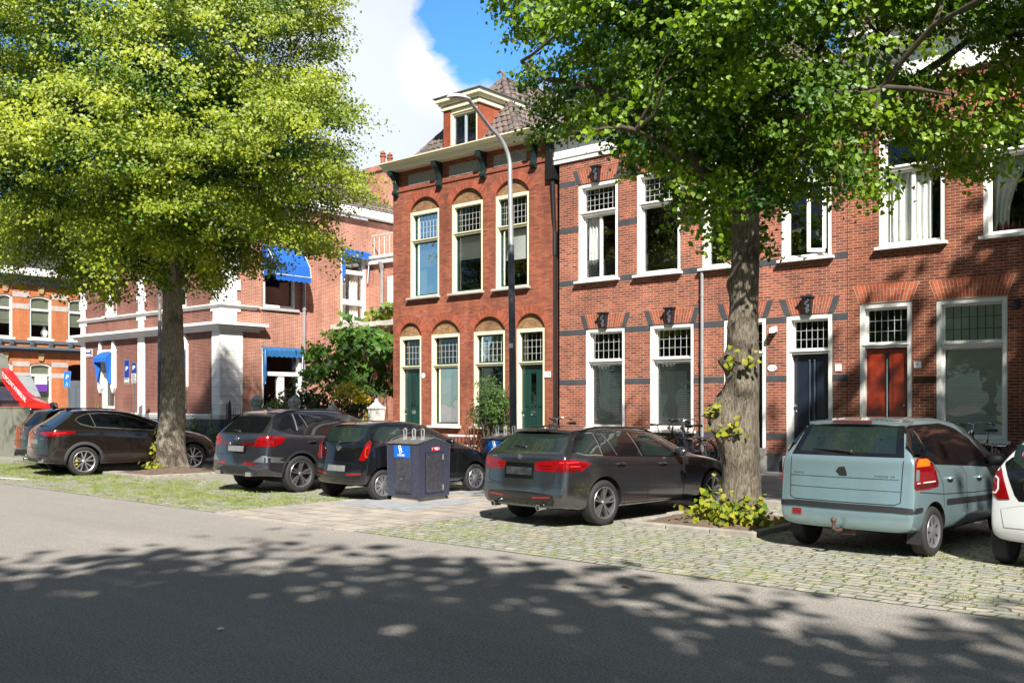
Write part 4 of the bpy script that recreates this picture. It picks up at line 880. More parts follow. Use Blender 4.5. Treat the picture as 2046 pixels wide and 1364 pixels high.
def paving(name, w, h, c1, c2, mo, ms=.006, off=.5, stain=.0):
    m, N, L, b = gmat(name); g = node(N, 'ShaderNodeNewGeometry').outputs['Position']
    bt = N.new('ShaderNodeTexBrick'); bt.offset = off; bt.inputs['Scale'].default_value = 1; bt.inputs['Brick Width'].default_value = w; bt.inputs['Row Height'].default_value = h; bt.inputs['Mortar Size'].default_value = ms
    bt.inputs['Color1'].default_value = (*c1, 1); bt.inputs['Color2'].default_value = (*c2, 1); bt.inputs['Mortar'].default_value = (*mo, 1); L.new(g, bt.inputs['Vector'])
    c = mixc(N, L, 1.0, bt.outputs['Color'], ramp(N, L, noise(N, L, g, 3, 6, .65), .3, .7, .72, 1.25), 'MULTIPLY'); c = mixc(N, L, ramp(N, L, noise(N, L, g, 60, 3, .7), .5, .75, 0, .4), c, (.12, .12, .11))
    L.new(c, b.inputs['Base Color']); b.inputs['Roughness'].default_value = .85
    bp = node(N, 'ShaderNodeBump'); bp.inputs['Strength'].default_value = .5; bp.inputs['Distance'].default_value = .006; bp.invert = True; L.new(bt.outputs['Fac'], bp.inputs['Height']); L.new(bp.outputs[0], b.inputs['Normal']); return m
SIDEW = paving('grey_pavement_tiles', .30, .30, (.17, .17, .17), (.24, .235, .23), (.07, .07, .06))
PADM = paving('pale_concrete_slabs', .60, .40, (.40, .35, .29), (.31, .27, .235), (.13, .11, .09), .012)
KERBM = mat('kerb_stone', (.27, .245, .21), .85, var=.25, vscale=6, bump=.5, bscale=40)
SOIL = mat('dry_soil', (.125, .085, .06), .95, var=.4, vscale=9, bump=1.0, bscale=35)
EARTH = mat('far_ground_paving', (.22, .20, .18), .9, var=.3, vscale=.3)
def sheet(name, x0, x1, y0, y1, z, m, kind='structure', nx=1, ny=1):
    mb = MB()
    mb.quad((x0, y0, z), (x1, y0, z), (x1, y1, z), (x0, y1, z)); return mb.build(name, m, kind=kind)
sheet('ground', -900, 900, -900, 900, -.03, EARTH)
sheet('road', -47.5, 120, -8.0, ROADY, 0.0, ASPH); sheet('side_street', -59, -47.5, -60, 120, 0.001, ASPH)
sheet('parking_strip', -46, 60, ROADY+.004, KERBY, 0.004, SETT)
mb = MB(); mb.box(-46, 60, KERBY, KERBY+.15, -.1, .115); mb.build('kerb', KERBM, kind='structure', bevel=.02)
mb = MB(); mb.box(-46, 60, KERBY+.152, F+12, -.1, PAVE); mb.build('pavement', SIDEW, kind='structure')
mb = MB(); mb.box(-59, 120, -14, -8.002, -.1, .12); mb.build('far_pavement', SIDEW, kind='structure')
mb = MB(); mb.box(-75, -59.002, -60, 120, -.1, .12); mb.build('corner_pavement', SIDEW, kind='structure')
mb = MB(); mb.box(-13.9, -10.45, ROADY-.1, KERBY+1.3, -.05, .012); mb.build('slab_path', PADM, kind='structure')
# painted line at the edge of the carriageway
p0 = onZ(0, 961); p1 = onZ(52, 958); LINEM = mat('worn_road_paint', (.75, .75, .72), .7, var=.2, vscale=20)
mb = MB(); mb.quad((p0[0]-3, p0[1]-.08, .008), (p1[0], p1[1]-.06, .008), (p1[0], p1[1]+.06, .008), (p0[0]-3, p0[1]+.06, .008)); mb.build('road_line', LINEM, kind='structure')
# tree pits
def pit(x0, x1, y0, y1, name='tree_pit'):
    s = MB(); w = .13; z = .075
    segs = []
    for (a, b, c_, d) in ((x0, x1, y0, y0+w), (x0, x1, y1-w, y1), (x0, x0+w, y0+w+.004, y1-w-.004), (x1-w, x1, y0+w+.004, y1-w-.004)):
        L_ = max(b-a, d-c_); n = int(L_/.7); 
        for i in range(n):
            t0, t1 = i/n, (i+1)/n; j = random.uniform(-.012, .012); k = random.uniform(-.012, .012)
            if b-a > d-c_: s.box(a+(b-a)*t0+.006, a+(b-a)*t1-.006, c_+j, d+j, -.05, z+k)
            else: s.box(a+j, b+j, c_+(d-c_)*t0+.006, c_+(d-c_)*t1-.006, -.05, z+k)
    s.build('pit_kerb', KERBM, kind='structure', bevel=.018)
    n = 22; mb = MB(); vs = []
    cx, cy = (x0+x1)/2, (y0+y1)/2
    for j in range(n+1):
        for i in range(n+1):
            X = x0+w+(x1-x0-2*w)*i/n; Y = y0+w+(y1-y0-2*w)*j/n; r = math.hypot((X-cx)/(x1-x0), (Y-cy)/(y1-y0))
            vs.append((X, Y, .03+.16*max(0, 1-2.2*r)+random.uniform(0, .025)))
    mb.add(vs, [(j*(n+1)+i, j*(n+1)+i+1, (j+1)*(n+1)+i+1, (j+1)*(n+1)+i) for j in range(n) for i in range(n)]); mb.build('pit_soil', SOIL, kind='structure', smooth=60)
PIT1 = (-23.75, -21.45, 11.55, 14.2); PIT2 = (-7.95, -5.85, 11.8, 14.1)
pit(*PIT1); pit(*PIT2); pit(4.6, 6.8, 11.8, 14.1)
# ---- grass and weeds in the joints: uncountable, one object
GRASS = mat('joint_grass', (.17, .215, .04), .7, var=.35, vscale=4, island=.35)
def blades(P, h, w, name, m, flop=.5):
    n = len(P); a = rng.uniform(0, 2*pi, n); dx = np.cos(a); dy = np.sin(a); lean = rng.uniform(.1, flop, n)*h; b = rng.uniform(0, 2*pi, n)
    v = np.empty((n, 4, 3)); P = np.asarray(P)
    v[:, 0] = P+np.stack([dx*w/2, dy*w/2, 0*h], 1); v[:, 1] = P-np.stack([dx*w/2, dy*w/2, 0*h], 1)
    mid = P+np.stack([np.cos(b)*lean*.4, np.sin(b)*lean*.4, h*.6], 1); v[:, 2] = mid-np.stack([dx*w*.35, dy*w*.35, 0*h], 1)
    v[:, 3] = P+np.stack([np.cos(b)*lean, np.sin(b)*lean, h], 1)
    me = bpy.data.meshes.new(name); me.vertices.add(4*n); me.vertices.foreach_set('co', v.ravel())
    idx = np.arange(n)[:, None]*4; lo = np.concatenate([idx+0, idx+1, idx+2, idx+0, idx+2, idx+3], 1).ravel()
    me.loops.add(6*n); me.loops.foreach_set('vertex_index', lo); me.polygons.add(2*n); me.polygons.foreach_set('loop_start', np.arange(2*n)*3); me.update(); me.validate()
    o = link(name, me, m); o['kind'] = 'stuff'; return o
def in_pad(x, y): return -14.0 < x < -10.35
pts = []; hs = []
cl = rng.uniform(-26, 4, (420, 2)); 
def dens(x, y):
    if in_pad(x, y) or y < ROADY-.02: return 0
    d = .02
    if -23 < x < -13.9 and 8.72 < y < 12.2: d = 1.0*max(0, 1-abs(y-10.3)/2.0)*(1 if x > -20.5 else .5)*min(1, (x+24)/4)
    if x <= -22 : d = max(d, .7 if y > 9.7 else .1)
    if x > -10.3: d = .16 if y < 11.6 else .03
    if x > -4: d = .24
    if -10.3 < x < -8.6 and y < 10.6: d = .45
    return d
for _ in range(6500):
    x = random.uniform(-30, 1); y = random.uniform(ROADY, 12.4)
    if random.random() > dens(x, y): continue
    big = random.random() < .12; n = random.randint(18, 46)*(2 if big else 1); sp = random.uniform(.04, .14)*(1.2 if big else 1)
    for q in range(n):
        px_, py_ = x+random.gauss(0, sp*1.2), y+random.gauss(0, sp*.6)
        if py_ < ROADY-.04 or in_pad(px_, py_): continue
        pts.append((px_, py_, .0)); hs.append(random.uniform(.012, .042)*(1.5 if big else 1)*(1 if x < -13 else .62))
for x in np.arange(-14, -13.85, .01):
    for _ in range(14): pts.append((x+random.gauss(0, .02), random.uniform(9, 13), 0)); hs.append(random.uniform(.02, .06))
blades(pts, np.array(hs), rng.uniform(.004, .009, len(pts)), 'grass', GRASS, .9)
# ================================================================ cars
def paint(name, col, flake=.0, rough=.35):
    return mat(name, col, rough, metal=flake, var=.03, coat=1.0, spec=.5)
TYRE = mat('tyre_rubber', (.018, .018, .018), .75, var=.25, bump=.3)
BLKPL = mat('black_plastic', (.016, .016, .018), .55, var=.2)
GLBLK = mat('gloss_black', (.006, .006, .007), .08, coat=.6, var=.05)
ARCHM = mat('wheel_well', (.006, .006, .006), .9)
AUTOG = mat('dark_car_glass', (.004, .005, .006), .03, spec=.28, var=.1)
AUTOG2 = mat('green_car_glass', (.012, .020, .018), .03, spec=.9, var=.15)
REDL = mat('red_lamp_lens', (.20, .002, .004), .12, coat=.8, var=.15, vscale=14)
DREDL = mat('deep_red_lens', (.09, .002, .003), .12, coat=.8, var=.1)
BRIGHTL = mat('bright_red_bar', (.75, .03, .03), .15, coat=.6)
AMBL = mat('amber_lens', (.65, .16, .01), .15, coat=.6)
WHTL = mat('clear_lens', (.65, .62, .60), .15, coat=.6)
RIMS = mat('silver_rim', (.50, .50, .51), .3, metal=.8, var=.06)
RIMG = mat('grey_rim', (.30, .30, .31), .3, metal=.8, var=.06)
RIMD = mat('dark_rim', (.06, .06, .062), .35, metal=.5)
SEAM = mat('panel_gap', (.004, .004, .004), .8)
ALU = mat('satin_trim', (.55, .55, .56), .28, metal=.9)
PLT = mat('blank_number_plate', (.17, .17, .17), .4, var=.25, vscale=14)

def lerpk(keys, x):
    if x <= keys[0][0]: return keys[0][1]
    for (a, p), (b, q) in zip(keys, keys[1:]):
        if x <= b:
            t = (x-a)/(b-a); return p+(q-p)*t
    return keys[-1][1]
class Car: pass
def car_body(root, L, ra, wb, W, top, belt, roofw, yr, yf, zb, wr, pm, bow=(.10, .16), plan=None, tuck=None, midz=.62, name='body'):
    """lofted shell: stations along the length, cross-section from sill to roof, cut by wheel arches"""
    ys = [0, .03, .09, .18, .32, .5]; y = .75
    while y < L-.6: ys.append(y); y += .26
    ys += [L-.5, L-.3, L-.16, L-.06, L]
    plan = plan or [(0, .90), (.03, .925), (.09, .95), (.18, .965), (.5, .985), (.9, 1), (L-1.1, 1), (L-.5, .975), (L-.3, .94), (L-.16, .89), (L-.06, .82), (L, .74)]
    W2 = W/2; rings = []
    def shift(x, y, z):
        a = max(0, 1-y/1.35)**2; b = max(0, 1-(L-y)/1.0)**2
        return y+(lerpk(yr, z)+bow[0]*(x/W2)**2)*a-(lerpk(yf, z)+bow[1]*(x/W2)**2)*b
    for y in ys:
        w = W2*lerpk(plan, y); zt = lerpk(top, y); zl = min(lerpk(belt, y), zt-.04); rw = lerpk(roofw, y)*W2*min(1, lerpk(plan, y)+.02)
        e = zb+.02*(1 if .2 < y < L-.2 else 0); lift = max(0, .09*(1-y/.5))+max(0, .08*(1-(L-y)/.5)); e += lift
        cab = min(1, max(0, (zt-zl)/.4))
        P = [(0, e), (.42*w, e), (.84*w, e), (.965*w, e+.05), (.995*w, e+.16), (w, e+.55*(zl-e)), (.992*w, zl-.10), (.965*w, zl-.015)]
        px_, pz = .965*w, zl-.015; rz = zt-.055*cab-.012
        P.append((px_+(rw-px_)*.12-.012*cab, pz+(rz-pz)*.10+.012))
        P.append((px_+(rw-px_)*.52+.018*cab, pz+(rz-pz)*.52))
        P.append((rw+.004, rz-.012)); P.append((rw-.07, zt-.010-.008*cab)); P.append((.55*(rw-.07), zt-.002)); P.append((0, zt))
        rings.append([(x, shift(x, y, z), z) for x, z in P])
    n = len(rings[0]); vs = []; fs = []
    def full(r): return r+[(-x, y, z) for x, y, z in r[-2:0:-1]]
    R = [full(r) for r in rings]; m = len(R[0])
    for r in R: vs += r
    for i in range(len(R)-1):
        for k in range(m): fs.append((i*m+k, i*m+(k+1) % m, (i+1)*m+(k+1) % m, (i+1)*m+k))
    # end caps as grids between left and right sides
    for end, ri in ((0, 0), (1, len(R)-1)):
        r = rings[ri]; y0 = ys[ri]; base = ri*m; lvl = []
        for k in range(2, n-2):
            row = []
            for t in (-1, -.5, 0, .5, 1):
                if k == 2: idx = {1: base+2, .5: base+1, 0: base, -.5: base+m-1, -1: base+m-2}[t]
                elif k == n-3: idx = {1: base+k, .5: base+k+1, 0: base+k+2, -.5: base+k+3, -1: base+k+4}[t]
                elif t == 1: idx = base+k
                elif t == -1: idx = base+m-k
                else:
                    X = r[k][0]*t; idx = len(vs); z = r[k][2]; vs.append((X, shift(X, y0, z), z))
                row.append(idx)
            lvl.append(row)
        for a, b in zip(lvl, lvl[1:]):
            for j in range(4): fs.append((a[j], a[j+1], b[j+1], b[j]))
    vs = [(x, y-ra, z) for x, y, z in vs]
    me = bpy.data.meshes.new(name); me.from_pydata(vs, [], fs); bm = bmesh.new(); bm.from_mesh(me); bmesh.ops.recalc_face_normals(bm, faces=bm.faces); bm.to_mesh(me); bm.free()
    me.polygons.foreach_set('use_smooth', [True]*len(me.polygons))
    o = bpy.data.objects.new(name, me); COL.objects.link(o); me.materials.append(pm)
    o.modifiers.new('s', 'SUBSURF').levels = 3
    cut = MB()
    for y in (0, wb):
        for s in (-1, 1):
            cut.lathe([(0, s*(W2-.30)), (wr+.055, s*(W2-.30)), (wr+.055, s*(W2+.2)), (0, s*(W2+.2))], (0, y, wr+.005), 'x', 36)
    co = cut.build('cutter', ARCHM); b = o.modifiers.new('b', 'BOOLEAN'); b.object = co; b.operation = 'DIFFERENCE'; b.solver = 'EXACT'; b.material_mode = 'TRANSFER'
    dg = bpy.context.evaluated_depsgraph_get(); m2 = bpy.data.meshes.new_from_object(o.evaluated_get(dg))
    bpy.data.objects.remove(o); bpy.data.objects.remove(co); m2.name = name
    m2.polygons.foreach_set('use_smooth', [True]*len(m2.polygons)); m2.set_sharp_from_angle(angle=radians(38))
    ob = bpy.data.objects.new(name, m2); COL.objects.link(ob); ob.parent = root
    c = Car(); c.root = root; c.body = ob; c.W = W; c.wr = wr; c.wb = wb; c.ra = ra; c.L = L
    c.bvh = BVHTree.FromPolygons([v.co.copy() for v in m2.vertices], [tuple(p.vertices) for p in m2.polygons]); return c
def dirs(A):
    a = radians(A); return Vector((-sin(a), cos(a), 0)), Vector((cos(a), sin(a), 0))
def patch(c, poly, A, m, name, off=.004, thick=.012, res=.045, parent=None, mirror=False, smooth=30, label=None, fit=False):
    """a shaped piece laid on the body: outline (t,z) seen from angle A (0 = from behind, 90 = from the right side)"""
    d, h = dirs(A); pts = []
    for (a, b) in zip(poly, poly[1:]+poly[:1]):
        L = math.hypot(b[0]-a[0], b[1]-a[1]); k = max(1, int(L/res))
        for i in range(k): pts.append((a[0]+(b[0]-a[0])*i/k, a[1]+(b[1]-a[1])*i/k))
    nb = len(pts)
    t0, t1 = min(p[0] for p in pts), max(p[0] for p in pts); z0, z1 = min(p[1] for p in pts), max(p[1] for p in pts)
    def inside(x, y):
        r = False
        for (a, b) in zip(poly, poly[1:]+poly[:1]):
            if (a[1] > y) != (b[1] > y) and x < (b[0]-a[0])*(y-a[1])/(b[1]-a[1])+a[0]: r = not r
        return r
    inner = []
    x = t0+res/2
    while x < t1:
        y = z0+res/2
        while y < z1:
            if inside(x, y) and min(math.hypot(x-p[0], y-p[1]) for p in pts) > res*.45: inner.append((x, y))
            y += res
        x += res
    V, _, Fc, _, _, _ = delaunay_2d_cdt([Vector(p) for p in pts+inner], [], [list(range(nb))], 1, 1e-6)
    P = []
    for v in V:
        o = h*v.x+Vector((0, 0, v.y))-d*6
        hit = c.bvh.ray_cast(o, d)
        p = hit[0] if hit[0] is not None else c.bvh.find_nearest(h*v.x+Vector((0, 0, v.y))-d*(c.W*.5 if abs(A) > 45 else c.ra))[0]
        P.append(p)
    if fit or 'window' in name or name == 'windscreen':
        T = np.array([[v.x, v.y] for v in V]); T0 = T.mean(0); X, Z = (T-T0).T; B_ = np.stack([X*0+1, X, Z, X*X, X*Z, Z*Z, X**3, X*X*Z, X*Z*Z, Z**3], 1); dep = np.array([p.dot(d) for p in P])
        if len(P) > 24:
            for _ in range(3):
                w = np.ones(len(P)) if _ == 0 else 1/(1+(res_/.01)**2); sol = np.linalg.lstsq(B_*w[:, None], dep*w, rcond=None)[0]; res_ = dep-B_@sol
            new = B_@sol; k = min(.02, max(0, float(np.percentile(-res_, 97)))); P = [p+d*(float(q)-p.dot(d)-k) for p, q in zip(P, new)]
    P = [p-d*off for p in P]
    n = len(P); fs = [tuple(f) for f in Fc]
    cnt = {}
    for f in fs:
        for a, b in zip(f, f[1:]+f[:1]): cnt[(a, b)] = 1
    rim = [(a, b) for (a, b) in cnt if (b, a) not in cnt]
    mb = MB(); mb.add(P+[p+d*(off+thick) for p in P], fs+[(a, b, b+n, a+n) for a, b in rim])
    if mirror: mb.v = [(-x, y, z) for x, y, z in mb.v]
    o = mb.build(name, m, parent or c.root, smooth=smooth)
    if label: o['label'] = label
    return o
def strip(c, line, w, A, m, name, off=.002, parent=None, mirror=False, res=.05, closed=False):
    d, h = dirs(A); pts = []; seq = list(zip(line, line[1:]+line[:1])) if closed else list(zip(line, line[1:]))
    for a, b in seq:
        L = math.hypot(b[0]-a[0], b[1]-a[1]); k = max(1, int(L/res))
        for i in range(k): pts.append((a[0]+(b[0]-a[0])*i/k, a[1]+(b[1]-a[1])*i/k))
    if not closed: pts.append(line[-1])
    L, R = [], []; N = len(pts)
    for i, p in enumerate(pts):
        q0, q1 = pts[(i-1) % N if closed else max(i-1, 0)], pts[(i+1) % N if closed else min(i+1, N-1)]
        tx, tz = q1[0]-q0[0], q1[1]-q0[1]; l = math.hypot(tx, tz) or 1; nx, nz = -tz/l*w/2, tx/l*w/2
        for lst, s in ((L, 1), (R, -1)):
            o = h*(p[0]+s*nx)+Vector((0, 0, p[1]+s*nz))-d*6; hit = c.bvh.ray_cast(o, d)
            lst.append((hit[0] if hit[0] is not None else c.bvh.find_nearest(h*p[0]+Vector((0, 0, p[1]))-d*c.W*.5)[0])-d*off)
    mb = MB(); mb.add(L+R, [(i, (i+1) % N, N+(i+1) % N, N+i) for i in range(N if closed else N-1)])
    if mirror: mb.v = [(-x, y, z) for x, y, z in mb.v]
    return mb.build(name, m, parent or c.root, smooth=40)
def surf(c, t, z, A, off=0):
    d, h = dirs(A); hit = c.bvh.ray_cast(h*t+Vector((0, 0, z))-d*6, d); return (hit[0] if hit[0] is not None else h*t+Vector((0, 0, z)))-d*off
def wheel(c, x, y, w, style, rimf=.70):
    r = c.wr; s = 1 if x > 0 else -1; xo = x; xi = x-s*w
    hub = MB(); hub.lathe([(0, xo-s*.10), (r*rimf*.62, xo-s*.10), (r*rimf*.62, xo-s*.12), (r*rimf*.98, xo-s*.13), (r*rimf*.98, xi), (0, xi)], (0, y, r), 'x', 28)
    wh = hub.build('wheel', mat('brake_disc', (.05, .047, .045), .5, metal=.5), c.root, smooth=40)
    t = MB(); m_ = w*.5
    t.lathe([(r*rimf, xo-s*.02), (r*rimf+.012, xo-s*.004), (r*rimf+.03, xo), (r*.93, xo-s*.004), (r*.975, xo-s*.018), (r*.997, xo-s*.035), (r, xo-s*m_), (r*.997, xi+s*.035), (r*.95, xi+s*.008), (r*.85, xi), (r*rimf, xi+s*.01)], (0, y, r), 'x', 44)
    for k in range(4): xx = xo-s*(.05+.035*k); t.lathe([(r+.001, xx-.004), (r+.0015, xx), (r+.001, xx+.004)], (0, y, r), 'x', 44)
    t.build('tyre', TYRE, wh, smooth=50)
    R = MB(); ri = r*rimf
    R.lathe([(ri*.90, xo-s*.05), (ri*.93, xo-s*.012), (ri*.985, xo-s*.004), (ri*1.01, xo-s*.010), (ri*1.01, xo-s*.03), (ri*.97, xo-s*.09), (ri*.95, xo-s*.13)], (0, y, r), 'x', 44)
    kind, n, rm = style
    def spoke(a0, a1, w0, w1, d0=.030, d1=.014):
        p = []
        for (rr, a, ww, dd) in ((ri*.14, a0, w0, d0), (ri*.93, a1, w1, d1)):
            cx, cz = rr*cos(a), rr*sin(a); nx, nz = -sin(a), cos(a)
            for q, e in ((-ww, 0), (ww, 0), (ww*1.15, .05), (-ww*1.15, .05)): p.append((xo-s*(dd+e), y+cx+nx*q, r+cz+nz*q))
        R.add(p, [(0, 1, 2, 3), (4, 7, 6, 5), (0, 4, 5, 1), (1, 5, 6, 2), (2, 6, 7, 3), (3, 7, 4, 0)])
    if kind == 'vee':
        for k in range(n):
            a = 2*pi*k/n+.35; g = pi/n*.42
            spoke(a-g*.35, a-g, .011*r/.3, .010*r/.3); spoke(a+g*.35, a+g, .011*r/.3, .010*r/.3)
    elif kind == 'twin':
        for k in range(n):
            a = 2*pi*k/n+.2; g = .16
            spoke(a-g*.8, a-g*.95, .012, .014); spoke(a+g*.8, a+g*.95, .012, .014)
    elif kind == 'multi':
        for k in range(n):
            a = 2*pi*k/n; spoke(a, a+.0, .013, .010); spoke(a+.02, a+.20, .008, .009)
    elif kind in ('cap', 'star'):
        R.lathe([(0, xo-s*.006), (ri*.25, xo-s*.008), (ri*.35, xo-s*.018), (ri*.80, xo-s*.022), (ri*.95, xo-s*.010)], (0, y, r), 'x', 40)
    R.lathe([(0, xo-s*.012), (ri*.13, xo-s*.012), (ri*.17, xo-s*.02), (ri*.20, xo-s*.08)], (0, y, r), 'x', 20)
    if kind in ('cap', 'star'):
        q = R; R.m = 1
        for k in range(n):
            a = 2*pi*(k+.5)/n; pp = []; f = (.40, .86, .035, .075) if kind == 'cap' else (.44, .80, .06, .10)
            for rr, ww in ((ri*f[0], f[2]*ri*.8), (ri*f[1], f[3]*ri*.8)):
                cx, cz = rr*cos(a), rr*sin(a); nx, nz = -sin(a), cos(a)
                for e in (-ww, ww): pp.append((xo-s*.0165, y+cx+nx*e, r+cz+nz*e))
            q.add(pp, [(0, 1, 3, 2)])
    R.build('rim', [rm, SEAM], wh, smooth=35)
    if kind == 'vee':
        q = MB(); a = pi*.95
        for i in range(6):
            q.box(xo-s*.075-.012, xo-s*.075+.012, y-ri*.72-.012, y-ri*.72+.05, r-.08+.026*i, r-.08+.026*i+.024)
        q.build('brake_caliper', mat('yellow_caliper', (.70, .42, .01), .35), wh)
    return wh
def wheels(c, w, style, rimf=.70, inset=.02):
    for y in (0, c.wb):
        for s in (1, -1): wheel(c, s*(c.W/2-inset), y, w, style, rimf)
def arch_trim(c, m, t=.055, proud=.012):
    """plastic wheel-arch lips"""
    for y in (0, c.wb):
        for s in (1, -1):
            r0 = c.wr+.05; mb = MB(); n = 26; vs = []
            for i in range(n+1):
                a = -.28+(pi+.56)*i/n
                for rr, e in ((r0, -.02), (r0, proud), (r0+t*.6, proud), (r0+t, 0)):
                    yy, zz = y+rr*cos(a), max(.2, c.wr+.005+rr*sin(a)); p = surf(c, s*yy, zz, 90*s) if rr > r0+.01 else surf(c, s*(y+(r0+t*.6)*cos(a)), max(.2, c.wr+(r0+t*.6)*sin(a)), 90*s)
                    vs.append((p.x+s*e, yy, zz))
            mb.add(vs, [(4*i+k, 4*i+4+k, 4*i+5+k, 4*i+1+k) for i in range(n) for k in range(3)]); mb.build('wheel_arch_trim', m, c.root, smooth=40)
def both(c, poly, m, name, **kw):
    patch(c, poly, 90, m, name, **kw); patch(c, poly, 90, m, name, mirror=True, **kw)
def handle(c, y, z, m, L=.10):
    for s in (1, -1):
        p = surf(c, y, z, 90); mb = MB(); mb.tube([(s*(p.x-.01), y-L, z), (s*(p.x+.028), y-L*.8, z), (s*(p.x+.034), y, z+.004), (s*(p.x+.028), y+L*.8, z+.004), (s*(p.x-.01), y+L, z)], [.012, .017, .018, .017, .012], 8)
        mb.build('door_handle', m, c.root, smooth=50)
def mirror_(c, y, z, m, sz=(.13, .10, .085)):
    for s in (1, -1):
        p = surf(c, y, z, 90); mb = MB(); x = p.x
        mb.ball((s*(x+.13), y, z+.05), sz, 14, 9); mb.tube([(s*(x-.06), y+.05, z), (s*(x+.06), y+.02, z+.03)], [.035, .03], 8); mb.build('wing_mirror', m, c.root, smooth=60)
def exhaust(c, x, y, z, r=.035):
    mb = MB(); mb.lathe([(r*.8, .14), (r, .14), (r, 0), (r*.82, 0), (r*.78, .10), (0, .10)], (x, y, z), 'y', 18); mb.build('exhaust_pipe', CHROME, c.root, smooth=35)
def badge(c, x, z, r, A=0, m=None):
    p = surf(c, x, z, A, .006); mb = MB()
    mb.lathe([(0, 0), (r*.86, 0), (r*.86, -.004), (r, -.004), (r, .006), (0, .006)], (0, 0, 0), 'y', 22); mb.v = [(a+p.x, b+p.y, d+p.z) for a, b, d in mb.v]; return mb.build('emblem', m or CHROME, c.root)
def fin(c, y, m):
    p = c.bvh.ray_cast(Vector((0, y, 4)), Vector((0, 0, -1)))[0]; mb = MB()
    mb.hexa([(-.03, y-.10, p.z-.01), (.03, y-.10, p.z-.01), (.03, y+.10, p.z-.01), (-.03, y+.10, p.z-.01), (-.006, y-.09, p.z+.065), (.006, y-.09, p.z+.065), (.008, y-.03, p.z+.06), (-.008, y-.03, p.z+.06)]); mb.build('roof_antenna', m, c.root, bevel=.006)
def wiper(c, x0, x1, z, y0):
    a, b = surf(c, x0, z, 0, .02), surf(c, x1, z+.02, 0, .015); mb = MB(); mb.tube([a, a.lerp(b, .5)-Vector((0, .02, -.01)), b], [.018, .010, .007], 6); mb.ball(a, .028, 8, 6); mb.build('rear_wiper', BLKPL, c.root, smooth=50)
def lettering(c, x, z, n, m, w=.018, h=.022, step=.026, A=0):
    """raised chrome lettering (unreadable at this distance)"""
    mb = MB()
    for i in range(n):
        p = surf(c, x+i*step, z, A, .003); q = i % 3
        mb.box(p.x-w/2, p.x-w/2+.005, p.y-.002, p.y+.006, z-h/2, z+h/2); mb.box(p.x-w/2, p.x+w/2, p.y-.002, p.y+.006, z+h/2-.005, z+h/2)
        if q: mb.box(p.x-w/2, p.x+w/2, p.y-.002, p.y+.006, z-.002, z+.003)
        if q != 1: mb.box(p.x+w/2-.005, p.x+w/2, p.y-.002, p.y+.006, z-h/2, z+h/2)
    mb.build('lettering', m, c.root)
def pose(deg, x, y): return (x, y, .004), radians(deg)
CARG = 'cars parked nose-in to the pavement'
def car_thing(name, label, deg, x, y): return thing(name, label, 'car', (x, y, .004), radians(deg), CARG)
def underside(c, x=.62):
    mb = MB(); mb.box(-c.W*.38, c.W*.38, -c.ra+.62, c.L-c.ra-.5, .22, .34); mb.box(-c.W*.36, c.W*.36, -.05, .05, c.wr-.05, c.wr+.05); mb.build('underbody', ARCHM, c.root)
def windscreen(c, pts, m=AUTOG): patch(c, pts, 180, m, 'windscreen', res=.09, off=.003)

